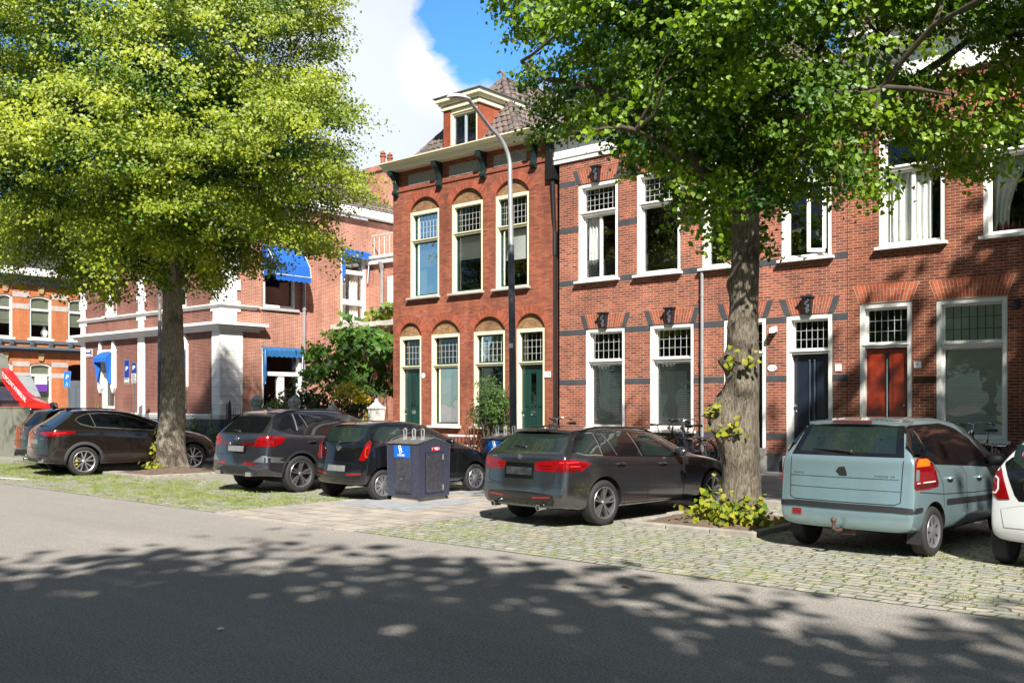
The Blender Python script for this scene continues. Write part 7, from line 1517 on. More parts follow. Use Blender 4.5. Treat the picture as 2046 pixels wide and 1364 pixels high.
# ---- bicycles
FRM = mat('black_bike_frame', (.012, .012, .014), .25, coat=.5); FRB = mat('blue_grey_bike_frame', (.07, .08, .12), .3); BSIL = mat('bike_alloy', (.6, .6, .62), .25, metal=.9); SADM = mat('black_saddle', (.02, .018, .018), .6); 
def bike(x, y, rz, label, frame, basket=False, carrier=BSIL, lean=0.0):
    r = thing('bicycle', label, 'bicycle', (x, y, PAVE), radians(rz), 'bicycles by the house fronts'); r.rotation_euler = (0, lean, radians(rz)); r.scale = (1.14, 1.14, 1.14); R = .345; wb = 1.12
    for yy in (0, wb):
        b = MB(); b.lathe([(R-.022, -.014), (R, -.02), (R+.006, 0), (R, .02), (R-.022, .014)], (0, yy, R), 'x', 30); w = b.build('wheel', TYRE, r, smooth=50); b = MB()
        for k in range(16): a = 2*pi*k/16; b.tube([(.025*(-1)**k, yy, R), (0, yy+(R-.03)*cos(a), R+(R-.03)*sin(a))], .0022, 3, cap=False)
        b.lathe([(R-.03, -.012), (R-.022, -.012), (R-.022, .012), (R-.03, .012)], (0, yy, R), 'x', 30); b.build('spokes', BSIL, w); b = MB(); b.lathe([(R+.03, -.03), (R+.045, 0), (R+.03, .03)], (0, yy, R), 'x', 24, -.15 if yy else .4, 2.2 if yy else 3.2); b.build('mudguard', frame, r, smooth=50)
    hd, bb, st = Vector((0, .88, .86)), Vector((0, .46, .30)), Vector((0, .30, .82)); b = MB()
    b.tube([hd, bb], .021, 8); b.tube([hd-Vector((0, -.02, .10)), Vector((0, .42, .50))], .017, 8); b.tube([bb, st], .018, 8); b.tube([bb, (0, 0, R)], .012, 6); b.tube([(0, .36, .65), (0, 0, R)], .010, 6); b.tube([(0, .855, .95), (0, .92, .66), (0, .95, .55)], .020, 8)
    for s in (-.05, .05): b.tube([(s*.6, .93, .62), (s, wb, R)], [.012, .009], 6)
    b.build('frame', frame, r, smooth=50); b = MB(); b.tube([st, (0, .27, .97)], .013, 8); b.build('seat_post', BSIL, r); b = MB(); b.hexa([(-.10, .10, .96), (.10, .10, .96), (.025, .40, .975), (-.025, .40, .975), (-.085, .11, 1.02), (.085, .11, 1.02), (.02, .39, 1.0), (-.02, .39, 1.0)]); b.build('saddle', SADM, r, bevel=.02, smooth=50)
    b = MB(); b.tube([(0, .86, .95), (0, .84, 1.06), (0, .88, 1.09)], .013, 8)
    for s in (-1, 1): b.tube([(0, .88, 1.09), (s*.12, .90, 1.12), (s*.24, .84, 1.13), (s*.28, .70, 1.09), (s*.27, .62, 1.07)], .011, 7)
    hb = b.build('handlebar', BSIL, r, smooth=50); b = MB()
    for s in (-1, 1): b = MB(); b.tube([(s*.285, .74, 1.10), (s*.27, .60, 1.065)], .017, 7); b.tube([(s*.24, .85, 1.11), (s*.275, .74, 1.09)], .006, 4); b.build('grip', SADM, hb)
    b = MB(); b.tube([(.1, .90, 1.11), (.08, 1.0, 1.0), (.02, .97, .8)], .005, 4); b.build('brake_cable', SADM, hb)
    b = MB(); b.box(-.07, .07, -.22, .26, .72, .735)
    for s in (-.07, .07): b.tube([(s, -.18, .73), (s*.8, 0, R)], .008, 5); b.tube([(s, .0, .73), (s*.8, 0, R)], .008, 5); b.tube([(s, -.24, .75), (s, .28, .75)], .007, 5)
    b.build('carrier', carrier, r); b = MB(); b.hexa([(-.015, .05, .28), (.02, .05, .28), (.02, .50, .24), (-.015, .50, .24), (-.015, .0, .42), (.02, .0, .42), (.02, .5, .38), (-.015, .5, .38)]); b.build('chain_case', frame, r); b = MB(); b.lathe([(0, .02), (.04, .02), (.05, -.02), (0, -.03)], (0, .97, .93), 'y', 10); b.build('headlamp', CHROME, r)
    if basket:
        b = MB()
        for k in range(9): t = -.17+.34*k/8; b.tube([(t, 1.16, .84), (t*.8, 1.12, .62)], .004, 4); b.tube([(t, .94, .84), (t*.8, .96, .62)], .004, 4)
        for z, w in ((.84, .17), (.73, .155), (.62, .14)): b.tube([(-w, .95, z), (-w, 1.15, z), (w, 1.15, z), (w, .95, z), (-w, .95, z)], .005, 4)
        b.build('basket', SADM, r)
    return r
def at_pix(u, Y): return onY(u, 806, Y)[0]
bike(at_pix(1405, F-1.1), F-1.1, 84, 'black bicycle with chrome carrier nearest the burred lime trunk', FRM, lean=.05)
bike(at_pix(1378, F-1.9), F-1.9, 40, 'black bicycle with a front wire basket behind the grey estate bonnet', FRB, True)
bike(at_pix(1290, F-.9), F-.9, -60, 'dark bicycle mostly hidden behind the grey estate cabin', FRM)
bike(at_pix(1150, F-1.0), F-1.0, 70, 'dark bicycle whose handlebar and saddle rise above the estate car roof', FRM)
bike(at_pix(2000, F-.6), F-1.0, 40, 'black bicycle under the wide window behind the pale teal car', FRM)
# ---- dry leaf and paper scraps lying on the road
for u, v, s, m, lab in ((440, 1256, .05, WHTP, 'white scrap of paper on the shaded road'), (1250, 1171, .10, mat('dry_brown_leaf', (.12, .05, .03), .8), 'dry brown leaf on the shaded road')):
    p = onZ(u, v, .012); b = MB(); b.add([(p[0]-s/2, p[1]-.02, .012), (p[0]+s/2, p[1]-.03, .014), (p[0]+s/2, p[1]+.03, .02), (p[0]-s/2, p[1]+.02, .016), (p[0], p[1], .03)], [(0, 1, 4), (1, 2, 4), (2, 3, 4), (3, 0, 4)]); tag(b.build('litter', m), lab, 'litter')
# ================================================================ trees and plants
from mathutils import noise as mnoise
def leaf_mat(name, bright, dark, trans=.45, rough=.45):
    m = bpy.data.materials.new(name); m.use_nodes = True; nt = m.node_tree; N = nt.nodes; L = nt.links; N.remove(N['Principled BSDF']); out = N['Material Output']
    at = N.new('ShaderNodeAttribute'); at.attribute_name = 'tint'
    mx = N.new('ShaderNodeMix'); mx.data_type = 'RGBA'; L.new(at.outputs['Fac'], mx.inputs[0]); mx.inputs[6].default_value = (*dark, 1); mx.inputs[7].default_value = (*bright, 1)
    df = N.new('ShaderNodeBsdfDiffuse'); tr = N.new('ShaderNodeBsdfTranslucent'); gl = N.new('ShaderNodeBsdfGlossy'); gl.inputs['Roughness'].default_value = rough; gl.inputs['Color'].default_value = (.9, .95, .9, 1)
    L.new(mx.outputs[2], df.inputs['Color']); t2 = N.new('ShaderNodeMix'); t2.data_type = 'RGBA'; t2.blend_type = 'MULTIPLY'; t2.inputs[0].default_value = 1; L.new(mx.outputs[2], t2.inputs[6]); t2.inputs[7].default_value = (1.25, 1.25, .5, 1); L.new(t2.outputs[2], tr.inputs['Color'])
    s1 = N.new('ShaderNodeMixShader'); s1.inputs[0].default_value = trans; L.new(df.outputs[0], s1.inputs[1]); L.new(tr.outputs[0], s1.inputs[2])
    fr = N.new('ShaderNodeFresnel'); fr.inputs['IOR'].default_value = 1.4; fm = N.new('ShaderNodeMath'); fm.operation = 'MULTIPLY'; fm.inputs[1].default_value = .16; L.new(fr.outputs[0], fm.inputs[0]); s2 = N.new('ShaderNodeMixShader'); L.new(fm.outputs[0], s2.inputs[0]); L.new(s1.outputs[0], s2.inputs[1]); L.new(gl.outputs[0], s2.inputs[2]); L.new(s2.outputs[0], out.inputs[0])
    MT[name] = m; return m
def leaf_mesh(name, P, size, nrm, tint, m, parent=None, shape='heart', droop=.35, loc=None):
    """P (n,3) leaf positions, nrm (n,3) preferred facing; one mesh of many folded leaves"""
    P = np.asarray(P, float); n = len(P); nrm = nrm/(np.linalg.norm(nrm, axis=1, keepdims=True)+1e-9)
    d = rng.normal(size=(n, 3)); d[:, 2] -= droop*1.6; d -= nrm*(d*nrm).sum(1, keepdims=True); d /= np.linalg.norm(d, axis=1, keepdims=True)+1e-9
    s = np.cross(nrm, d); f = rng.uniform(.05, .30, (n, 1)); size = np.asarray(size).reshape(-1, 1)*np.ones((n, 1))
    if shape == 'heart': prof = [(0, .0), (.42, .10), (.50, .42), (.24, .78), (0, 1.05), (-.24, .78), (-.50, .42), (-.42, .10)]
    elif shape == 'diamond': prof = [(0, 0), (.46, .42), (0, 1.0), (-.46, .42)]
    elif shape == 'lance': prof = [(0, 0), (.13, .25), (.15, .5), (.08, .8), (0, 1.1), (-.08, .8), (-.15, .5), (-.13, .25)]
    else: prof = [(0, 0), (.55, -.05), (.35, .3), (.62, .55), (.22, .62), (0, 1.1), (-.22, .62), (-.62, .55)]
    k = len(prof); V = np.empty((n, k, 3))
    for i, (a, b) in enumerate(prof): V[:, i] = P+s*a*size+d*b*size+nrm*(abs(a)*f*size*1.2-b*b*.15*size)
    if loc is not None: V -= np.asarray(loc)
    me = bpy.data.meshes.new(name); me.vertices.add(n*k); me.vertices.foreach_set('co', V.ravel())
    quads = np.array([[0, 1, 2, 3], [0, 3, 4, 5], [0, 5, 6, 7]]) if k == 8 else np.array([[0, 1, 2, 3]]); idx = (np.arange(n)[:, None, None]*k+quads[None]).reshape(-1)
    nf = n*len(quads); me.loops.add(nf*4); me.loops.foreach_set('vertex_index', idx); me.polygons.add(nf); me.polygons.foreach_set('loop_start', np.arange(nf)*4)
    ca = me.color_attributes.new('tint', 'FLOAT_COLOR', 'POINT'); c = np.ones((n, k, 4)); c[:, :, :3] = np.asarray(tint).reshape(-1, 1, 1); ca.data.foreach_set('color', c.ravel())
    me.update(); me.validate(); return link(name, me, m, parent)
def poly_mask(poly):
    xs = np.array([p[0] for p in poly], float); ys = np.array([p[1] for p in poly], float)
    def f(u, v):
        r = False; j = len(xs)-1
        for i in range(len(xs)):
            if (ys[i] > v) != (ys[j] > v) and u < (xs[j]-xs[i])*(v-ys[i])/(ys[j]-ys[i])+xs[i]: r = not r
            j = i
        return r
    return f
def bark(name, c1, c2, moss=.0):
    m, N, L, b = gmat(name); tc = N.new('ShaderNodeTexCoord'); mp = N.new('ShaderNodeMapping'); mp.inputs['Scale'].default_value = (9, 9, 1.6); L.new(tc.outputs['Object'], mp.inputs['Vector'])
    f = noise(N, L, mp.outputs[0], 4.6, 10, .75); g2 = noise(N, L, tc.outputs['Object'], 2.2, 5, .6); g3 = noise(N, L, tc.outputs['Object'], 11, 5, .7)
    c = mixc(N, L, ramp(N, L, f, .40, .60), c1, c2); c = mixc(N, L, ramp(N, L, g2, .5, .66, 0, .6), c, (c1[0]*.45, c1[1]*.45, c1[2]*.42)); c = mixc(N, L, ramp(N, L, g3, .58, .72, 0, .5), c, (.42, .40, .34))
    if moss: c = mixc(N, L, ramp(N, L, g2, .56, .72, 0, moss), c, (.09, .11, .03))
    L.new(c, b.inputs['Base Color']); b.inputs['Roughness'].default_value = .9; b.inputs['Specular IOR Level'].default_value = .2
    bp = node(N, 'ShaderNodeBump'); bp.inputs['Strength'].default_value = .9; bp.inputs['Distance'].default_value = .05; L.new(f, bp.inputs['Height']); L.new(bp.outputs[0], b.inputs['Normal']); return m
BARK = bark('ridged_grey_bark', (.078, .062, .047), (.27, .23, .175)); BARKL = bark('sunlit_grey_bark', (.12, .10, .075), (.38, .33, .265)); TWIG = mat('dark_twig_bark', (.075, .058, .04), .9, var=.3, vscale=8, bump=.5)  # BARKL: lighter copy of the bark, sunlight on the left trunk painted in
def trunk(root, base, prof, burls, m, seed=0, nseg=56, flare=.35):
    """prof: (height, radius, dx, dy)"""
    zs = np.arange(-.1, prof[-1][0]+.001, .07); vs = []
    for z in zs:
        r = lerpk([(p[0], p[1]) for p in prof], z); dx = lerpk([(p[0], p[2]) for p in prof], z); dy = lerpk([(p[0], p[3]) for p in prof], z)
        for k in range(nseg):
            a = 2*pi*k/nseg; n1 = mnoise.noise(Vector((cos(a)*1.6+seed, sin(a)*1.6, z*.8))); n2 = mnoise.noise(Vector((cos(a)*6+seed, sin(a)*6, z*1.3))); n3 = mnoise.noise(Vector((cos(a)*14, sin(a)*14+seed, z*7)))
            rr = r*(1+.10*n1+.05*n2)+.012*n3
            if z < .9: rr += r*flare*max(0, (.9-z)/.9)**2*(.6+.8*mnoise.noise(Vector((cos(a)*2.2+seed*2, sin(a)*2.2, 0))))
            for (bz, ba, br, bs) in burls:
                dd = ((z-bz)/bs)**2+(((a-ba+pi) % (2*pi)-pi)*r/bs)**2
                if dd < 4: rr += br*math.exp(-dd)*(1+.5*mnoise.noise(Vector((a*9, z*12, seed))))
            vs.append((base[0]+dx+rr*cos(a), base[1]+dy+rr*sin(a), z))
    n = len(zs); mb = MB(); mb.add(vs, [(i*nseg+k, i*nseg+(k+1) % nseg, (i+1)*nseg+(k+1) % nseg, (i+1)*nseg+k) for i in range(n-1) for k in range(nseg)])
    return mb.build('trunk', m, root, smooth=70, world=True)
def curve(a, b, sag=.0, n=6, wob=.15):
    a, b = Vector(a), Vector(b); L = (b-a).length; o = []
    for i in range(n+1):
        t = i/n; p = a.lerp(b, t); p.z += sag*sin(pi*t)*L; w = wob*L*.2*sin(pi*t); o.append(p+Vector((random.uniform(-w, w), random.uniform(-w, w), random.uniform(-w, w))))
    return o
def clumps(vols, n, mask=None, keep=None, shell=.35, er=0):
    out = []; tot = [v[3]*v[4]*v[5] for v in vols]; s = sum(tot); tries = 0
    while len(out) < n and tries < n*60:
        tries += 1
        q = random.random()*s; i = 0
        while q > tot[i]: q -= tot[i]; i += 1
        x, y, z, a, b, c = vols[i]; d = Vector((random.gauss(0, 1), random.gauss(0, 1), random.gauss(0, 1))).normalized(); r = (shell+(1-shell)*random.random())**.6
        p = Vector((x+a*d.x*r, y+b*d.y*r, z+c*d.z*r)); u, v, dep = proj(p)
        p = Vector((p.x, p.y, p.z)); sc = 1.0
        if dep > .5 and -60 < u < 2110 and v < 760:
            if mask and not mask(u, v): continue
            if mask and er:
                e = er*15/dep; c_ = sum(mask(u+e*cos(a), v+e*sin(a)) for a in (0, .79, 1.57, 2.36, 3.14, 3.93, 4.71, 5.5))
                if c_ < 8: sc = .38 if c_ >= 5 else .25
            if keep and random.random() > keep(u, v, p): continue
        out.append((p, sc))
    return out
def boughs(vols, nb, per, sep, rad, mask, keep, er, inner=.25, shell=.55):
    """sprays gathered into separate drooping boughs, with gaps between, and a thin fill inside; returns sprays and their bough"""
    cand = clumps(vols, nb*7, mask, keep, shell, er); cen = []
    for p, sc in cand:
        if all((p-q).length > sep*(.55 if sc < 1 else 1) for q, _ in cen): cen.append((p, sc))
        if len(cen) >= nb: break
    mid = sum((c for c, _ in cen), Vector())/len(cen); out = []
    for b, (c, sc) in enumerate(cen):
        o = c-mid; o.z *= .3; o = o.normalized() if o.length > .01 else Vector((1, 0, 0)); side = Vector((-o.y, o.x, 0)); t0 = random.gauss(0, .12)
        for _ in range(int(per*random.uniform(.7, 1.3)*(1 if sc == 1 else .35))):
            a, bb, cc = random.gauss(.15, .55), random.gauss(0, .5), random.gauss(0, .28); k = rad*(1 if sc == 1 else .45)
            q = c+o*a*k+side*bb*k+Vector((0, 0, cc*k-.35*max(0, a)*k)); u, v, dep = proj(q); s2 = 1.0
            if dep > .5 and -60 < u < 2110 and v < 760 and mask and not mask(u, v): continue
            out.append((q, .62 if sc < 1 else 1.0, t0+.30*cc+.12*a))  # tint offset paints bough tops lighter as if sunlit, undersides darker
    for p, sc in clumps([(x, y, z, a*.8, b_*.8, c_*.8) for x, y, z, a, b_, c_ in vols], int(len(out)*inner), mask, keep, 0, er): out.append((p, sc, -.35))  # inner sprays tinted darker, shade inside the crown put into leaf colour
    return out
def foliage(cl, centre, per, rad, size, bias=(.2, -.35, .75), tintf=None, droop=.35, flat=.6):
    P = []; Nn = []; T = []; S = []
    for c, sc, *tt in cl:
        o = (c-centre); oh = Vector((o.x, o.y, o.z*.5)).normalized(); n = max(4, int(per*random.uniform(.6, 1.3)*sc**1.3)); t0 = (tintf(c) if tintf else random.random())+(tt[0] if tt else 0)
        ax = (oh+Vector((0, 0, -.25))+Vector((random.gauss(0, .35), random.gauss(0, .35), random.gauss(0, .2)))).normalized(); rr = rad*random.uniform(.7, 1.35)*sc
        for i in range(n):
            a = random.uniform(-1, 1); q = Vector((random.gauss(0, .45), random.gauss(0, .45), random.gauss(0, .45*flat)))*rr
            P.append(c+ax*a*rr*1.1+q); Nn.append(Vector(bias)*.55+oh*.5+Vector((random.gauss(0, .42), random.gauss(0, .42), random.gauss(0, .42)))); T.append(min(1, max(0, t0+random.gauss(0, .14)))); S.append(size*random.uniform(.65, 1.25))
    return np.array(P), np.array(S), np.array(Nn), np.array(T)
def tree(name, label, base, prof, burls, limbs, cl, per, rad, size, lm, centre, bark_m, seed, twn=70, group=None, tintf=None, limb_r=.13, paths=(), flare=.35, flat=.6, shape='heart'):
    r = thing(name, label, 'tree', (base[0], base[1], 0), 0, group)
    t = trunk(r, base, prof, burls, bark_m, seed, flare=flare)
    top = Vector((base[0]+prof[-1][2], base[1]+prof[-1][3], prof[-1][0]))
    allp = []; 
    def limb(pts, r0, r1, name='limb'):
        n = len(pts); mb = MB(); mb.tube(pts, [r0+(r1-r0)*(i/(n-1))**.8 for i in range(n)], 10); mb.build(name, bark_m if r0 > .09 else TWIG, r, smooth=60, world=True)
        for i in range(n): allp.append(pts[i])
    for (z, tgt, r0) in limbs:
        s = Vector((base[0]+lerpk([(p[0], p[2]) for p in prof], z), base[1]+lerpk([(p[0], p[3]) for p in prof], z), z)); limb(curve(s, tgt, .10, 8, .35), r0, r0*.3)
    for pts, r0, r1 in paths: limb([Vector(p) for p in pts], r0, r1)
    mb = MB(); random.shuffle(cl)
    for c, sc, *_ in cl[:twn]:
        s = min(allp, key=lambda p: (p-c).length+.25*abs(p.z-c.z)); mb.tube(curve(s, c, -.03, 4, .4), [.028, .022, .016, .011, .006], 5, cap=False)
    tw = mb.build('twigs', TWIG, r, smooth=60, world=True)
    P, S, Nn, T = foliage(cl, centre, per, rad, size, tintf=tintf, flat=flat)
    cr = leaf_mesh('crown', P, S, Nn, T, lm, r, loc=r.location, shape=shape)
    with bpy.context.temp_override(active_object=cr, object=cr, selected_objects=[cr, tw], selected_editable_objects=[cr, tw]): bpy.ops.object.join()
    return r
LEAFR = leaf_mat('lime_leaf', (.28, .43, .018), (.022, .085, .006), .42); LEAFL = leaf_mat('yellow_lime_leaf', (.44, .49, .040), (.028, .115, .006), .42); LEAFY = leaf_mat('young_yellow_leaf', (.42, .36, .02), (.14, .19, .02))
SHOOTM = leaf_mat('basal_shoot_leaf', (.38, .36, .02), (.09, .18, .02)); 
# ---- right-hand lime tree
bR = (-6.60, 12.85)
maskR = poly_mask([(985, -900), (985, 5), (1012, 30), (1020, 75), (1050, 85), (1095, 92), (1140, 75), (1145, 95), (1105, 105), (1095, 128), (1060, 125), (1040, 145), (1045, 165), (1012, 170), (1010, 185), (1040, 192), (1055, 215), (1068, 250), (1064, 280), (1080, 290), (1098, 268), (1122, 262), (1120, 288), (1150, 285), (1180, 258), (1205, 250), (1218, 285), (1240, 325), (1260, 345), (1285, 325), (1310, 335), (1335, 335), (1340, 365), (1332, 395), (1322, 440), (1322, 470), (1345, 472), (1385, 462), (1400, 495), (1430, 510), (1470, 505), (1550, 515), (1575, 485), (1600, 490), (1600, 440), (1660, 412), (1700, 408), (1704, 450), (1724, 460), (1735, 430), (1735, 395), (1790, 375), (1830, 395), (1875, 430), (1908, 440), (1902, 400), (1890, 380), (1930, 370), (1955, 325), (1990, 335), (2060, 375), (2500, 420), (2500, -900)])
gap1 = poly_mask([(1115, 100), (1175, 110), (1190, 205), (1150, 215), (1110, 200)])
def keepR(u, v, p):
    if gap1(u, v): return .05
    if 1690 < u < 1900 and 20 < v < 150: return .30
    if 1560 < u < 1800 and v < 130: return .40
    if u > 1600 and 330 < v: return .6
    if v > 380 and u < 1600: return .9
    return 1
clR = boughs([(-7.0, 12.7, 8.0, 4.6, 3.6, 3.0), (-7.8, 12.2, 6.3, 3.2, 2.4, 2.0), (-4.0, 12.9, 6.5, 2.6, 1.8, 1.7), (-1.8, 12.9, 7.4, 2.6, 2.0, 2.0), (-6.8, 12.2, 5.0, 2.2, 1.6, 1.0)], 190, 11, .72, .62, maskR, keepR, 34, .22, .2)
fork = onY(1655, 197, 12.3)
pR = lambda u, v, Y: onY(u, v, Y+1.3)
paths = [([(bR[0], bR[1], 4.6), pR(1560, 345, 11.9), pR(1602, 276, 11.4), pR(1646, 229, 11.1), fork], .13, .085), ([fork, pR(1652, 141, 11.2), pR(1629, 111, 11.4), pR(1660, 55, 11.7), pR(1690, -20, 12)], .07, .03), ([fork, pR(1692, 186, 10.8), pR(1764, 176, 10.6), pR(1795, 130, 10.5), pR(1866, 50, 10.3), pR(1975, -10, 10)], .065, .025), ([pR(1764, 176, 10.6), pR(1830, 178, 10.4), pR(1900, 190, 10.2)], .045, .015), ([pR(1629, 111, 11.4), pR(1570, 70, 11.5), pR(1545, 10, 11.6)], .035, .015)]
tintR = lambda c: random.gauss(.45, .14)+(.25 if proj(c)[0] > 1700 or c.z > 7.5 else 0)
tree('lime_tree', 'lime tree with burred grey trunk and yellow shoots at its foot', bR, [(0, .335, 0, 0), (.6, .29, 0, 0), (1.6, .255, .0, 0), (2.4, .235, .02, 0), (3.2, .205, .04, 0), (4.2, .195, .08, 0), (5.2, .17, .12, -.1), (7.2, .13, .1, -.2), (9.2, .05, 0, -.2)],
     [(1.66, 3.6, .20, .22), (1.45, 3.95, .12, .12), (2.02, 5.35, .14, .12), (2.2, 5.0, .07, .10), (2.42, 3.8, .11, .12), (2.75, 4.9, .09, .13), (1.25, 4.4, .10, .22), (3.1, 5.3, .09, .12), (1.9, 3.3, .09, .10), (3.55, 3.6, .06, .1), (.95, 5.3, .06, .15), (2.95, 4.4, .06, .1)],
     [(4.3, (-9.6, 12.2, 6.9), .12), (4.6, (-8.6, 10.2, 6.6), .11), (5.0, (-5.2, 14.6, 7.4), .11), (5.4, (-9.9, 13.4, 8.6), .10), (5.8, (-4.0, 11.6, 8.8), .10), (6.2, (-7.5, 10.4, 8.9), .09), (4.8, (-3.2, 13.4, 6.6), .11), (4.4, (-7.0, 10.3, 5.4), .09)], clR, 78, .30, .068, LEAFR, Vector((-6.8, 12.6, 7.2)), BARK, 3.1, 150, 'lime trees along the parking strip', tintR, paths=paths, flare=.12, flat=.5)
# ---- left-hand lime tree in flower
bL = (-22.95, 13.05)
maskL = poly_mask([(-900, -900), (680, -900), (688, 10), (655, 35), (692, 50), (688, 82), (665, 110), (662, 138), (702, 150), (678, 163), (652, 162), (668, 195), (730, 206), (722, 238), (688, 250), (658, 268), (698, 290), (716, 286), (690, 330), (732, 356), (738, 384), (762, 402), (738, 438), (712, 468), (690, 468), (698, 505), (678, 538), (640, 500), (615, 518), (560, 520), (545, 552), (500, 540), (470, 562), (430, 540), (438, 580), (400, 565), (385, 582), (360, 566), (330, 578), (300, 556), (270, 572), (240, 570), (225, 602), (188, 592), (160, 578), (130, 582), (100, 555), (50, 558), (-5, 550), (-900, 560)])
gap2 = poly_mask([(5, 65), (40, 25), (85, 15), (95, 55), (50, 95), (10, 100)])
clL = boughs([(-23.0, 12.6, 9.6, 5.8, 5.2, 5.4), (-22.4, 12.5, 7.55, 6.3, 4.6, 2.6)], 230, 15, 1.05, 1.0, maskL, lambda u, v, p: .06 if gap2(u, v) else 1, 26, .14, .5)
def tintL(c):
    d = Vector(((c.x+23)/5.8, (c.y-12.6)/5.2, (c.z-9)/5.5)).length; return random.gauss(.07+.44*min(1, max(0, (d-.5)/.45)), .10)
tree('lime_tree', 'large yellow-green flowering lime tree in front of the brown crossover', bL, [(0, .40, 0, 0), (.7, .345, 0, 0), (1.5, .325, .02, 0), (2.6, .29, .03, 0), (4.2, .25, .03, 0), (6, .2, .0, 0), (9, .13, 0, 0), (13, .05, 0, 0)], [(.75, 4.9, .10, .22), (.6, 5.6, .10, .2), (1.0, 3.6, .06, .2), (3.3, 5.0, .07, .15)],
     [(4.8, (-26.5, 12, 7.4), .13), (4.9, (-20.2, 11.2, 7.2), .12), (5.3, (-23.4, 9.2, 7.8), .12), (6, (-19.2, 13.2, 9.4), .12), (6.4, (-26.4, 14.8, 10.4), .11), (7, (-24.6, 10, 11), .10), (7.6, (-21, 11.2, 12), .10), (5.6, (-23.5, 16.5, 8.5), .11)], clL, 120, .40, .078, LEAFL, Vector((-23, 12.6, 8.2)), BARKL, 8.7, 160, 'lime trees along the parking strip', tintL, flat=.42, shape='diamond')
# ---- next tree of the row, out of view on the right, and the row across the road: they shade the road and the last house
def far_tree(x, y, h, r, n, label, zc=None, seed=1, size=.30, ry=None, rz=None):
    zc = zc or h-r*.95; b = (x, y)
    cl = clumps([(x, y, zc, r, ry or r, rz or r*.95)], n, None, None, .15)
    cl = [(c, q) for c, q in cl if not (proj(c)[2] > .3 and -40 < proj(c)[0] < 2090 and -60 < proj(c)[1] < 1400)]
    tree('lime_tree', label, b, [(0, .36, 0, 0), (1, .3, 0, 0), (zc-1, .22, 0, 0), (zc+1.5, .08, 0, 0)], [(1.5, 3, .1, .2)], [(zc-1.5, (x+r*.6, y, zc), .1), (zc-1.5, (x-r*.5, y+r*.3, zc), .1), (zc-1.2, (x, y-r*.6, zc), .1)], cl, 22, .75, size, LEAFR, Vector((x, y, zc-1)), BARK, seed, 20, 'lime trees along the parking strip' if y > 5 else 'lime trees across the road')
far_tree(6.4, 11.8, 18, 5.8, 620, 'lime tree of the parking row just outside the picture beyond the white city car', zc=11, seed=5, rz=6.8)
for i, (x, y, h, r) in enumerate([(2.4, -4.2, 13.0, 5.2), (9.4, -3.6, 13.2, 5.2), (17, -3.6, 13, 5.2), (-14, -11.5, 13, 5.5), (-24, -11.5, 13.5, 5.5), (-34, -11.5, 13, 5.5), (-45, -12, 13, 5.5), (-4, -13, 13, 5)]): far_tree(x, y, h, r, 610 if i < 3 else 420, 'lime tree on the far side of the road shading the carriageway', seed=20+i, size=.30 if i < 3 else .42)
# ---- leafy shoots at the foot and on the burrs of the trunks
def shoots(name, label, cat, pts, spread, n, size, m, at, tint=(.6, .3), up=.35, parent=None, shape='heart', stems=True, loc=None):
    r = thing(name, label, cat, at); P, Nn, T = [], [], []; mb = MB()
    for c in pts:
        c = Vector(c)
        for i in range(n):
            q = Vector((random.gauss(0, spread[0]), random.gauss(0, spread[1]), abs(random.gauss(0, spread[2])))); P.append(c+q); Nn.append((q.x*1.2+.25+random.gauss(0, .4), q.y*1.2-.45+random.gauss(0, .4), .6+random.gauss(0, .3))); T.append(min(1, max(0, random.gauss(*tint))))
            if stems and i % 3 == 0: mb.tube([c+Vector((q.x*.2, q.y*.2, 0)), c+Vector((q.x*.7, q.y*.7, q.z*.7)), c+q], [.006, .004, .002], 4, cap=False)
    leaf_mesh('leaves', P, size*rng.uniform(.6, 1.25, len(P)), np.array(Nn), T, m, r, shape=shape, loc=r.location)
    if stems: mb.build('stems', TWIG, r, world=True)
    return r
ang = lambda b, a, z, rr: (b[0]+rr*cos(a), b[1]+rr*sin(a), z)
shoots('basal_shoots', 'yellow-green leafy shoots sprouting round the foot of the burred lime trunk', 'shoots', [ang(bR, a, .12, r) for a, r in ((3.5, .42), (3.9, .45), (4.3, .48), (4.7, .5), (5.1, .46), (5.5, .45), (4.1, .6), (4.9, .6), (5.8, .45), (4.6, .35))], (.12, .12, .16), 44, .085, SHOOTM, (bR[0], bR[1]-.4, .1), (.55, .35))
for i, (z, a, w) in enumerate([(1.62, 3.75, 'large low burr'), (1.32, 4.7, 'burr near its middle'), (2.35, 5.2, 'upper right burr')]):
    shoots('trunk_shoots', 'small yellow leaf tuft growing on the %s of the lime trunk' % w, 'shoots', [ang(bR, a+q, z+.05*q, .40) for q in (-.4, -.1, .2, .45)], (.07, .07, .10), 11 if i < 2 else 8, .085, SHOOTM, ang(bR, a, z, .4), (.65, .3))
shoots('trunk_shoots', 'column of yellow-green leaves up the left side of the flowering lime trunk', 'shoots', [ang(bL, 3.6+.2*sin(k), .35+.16*k, .47-.01*k) for k in range(6)], (.08, .08, .09), 13, .13, SHOOTM, ang(bL, 3.7, .4, .5), (.7, .25))
shoots('basal_shoots', 'small leaf tuft at the front foot of the flowering lime trunk', 'shoots', [ang(bL, 4.6, .15, .58), ang(bL, 4.9, .15, .55)], (.12, .1, .10), 14, .12, SHOOTM, ang(bL, 4.7, .1, .55), (.7, .25))
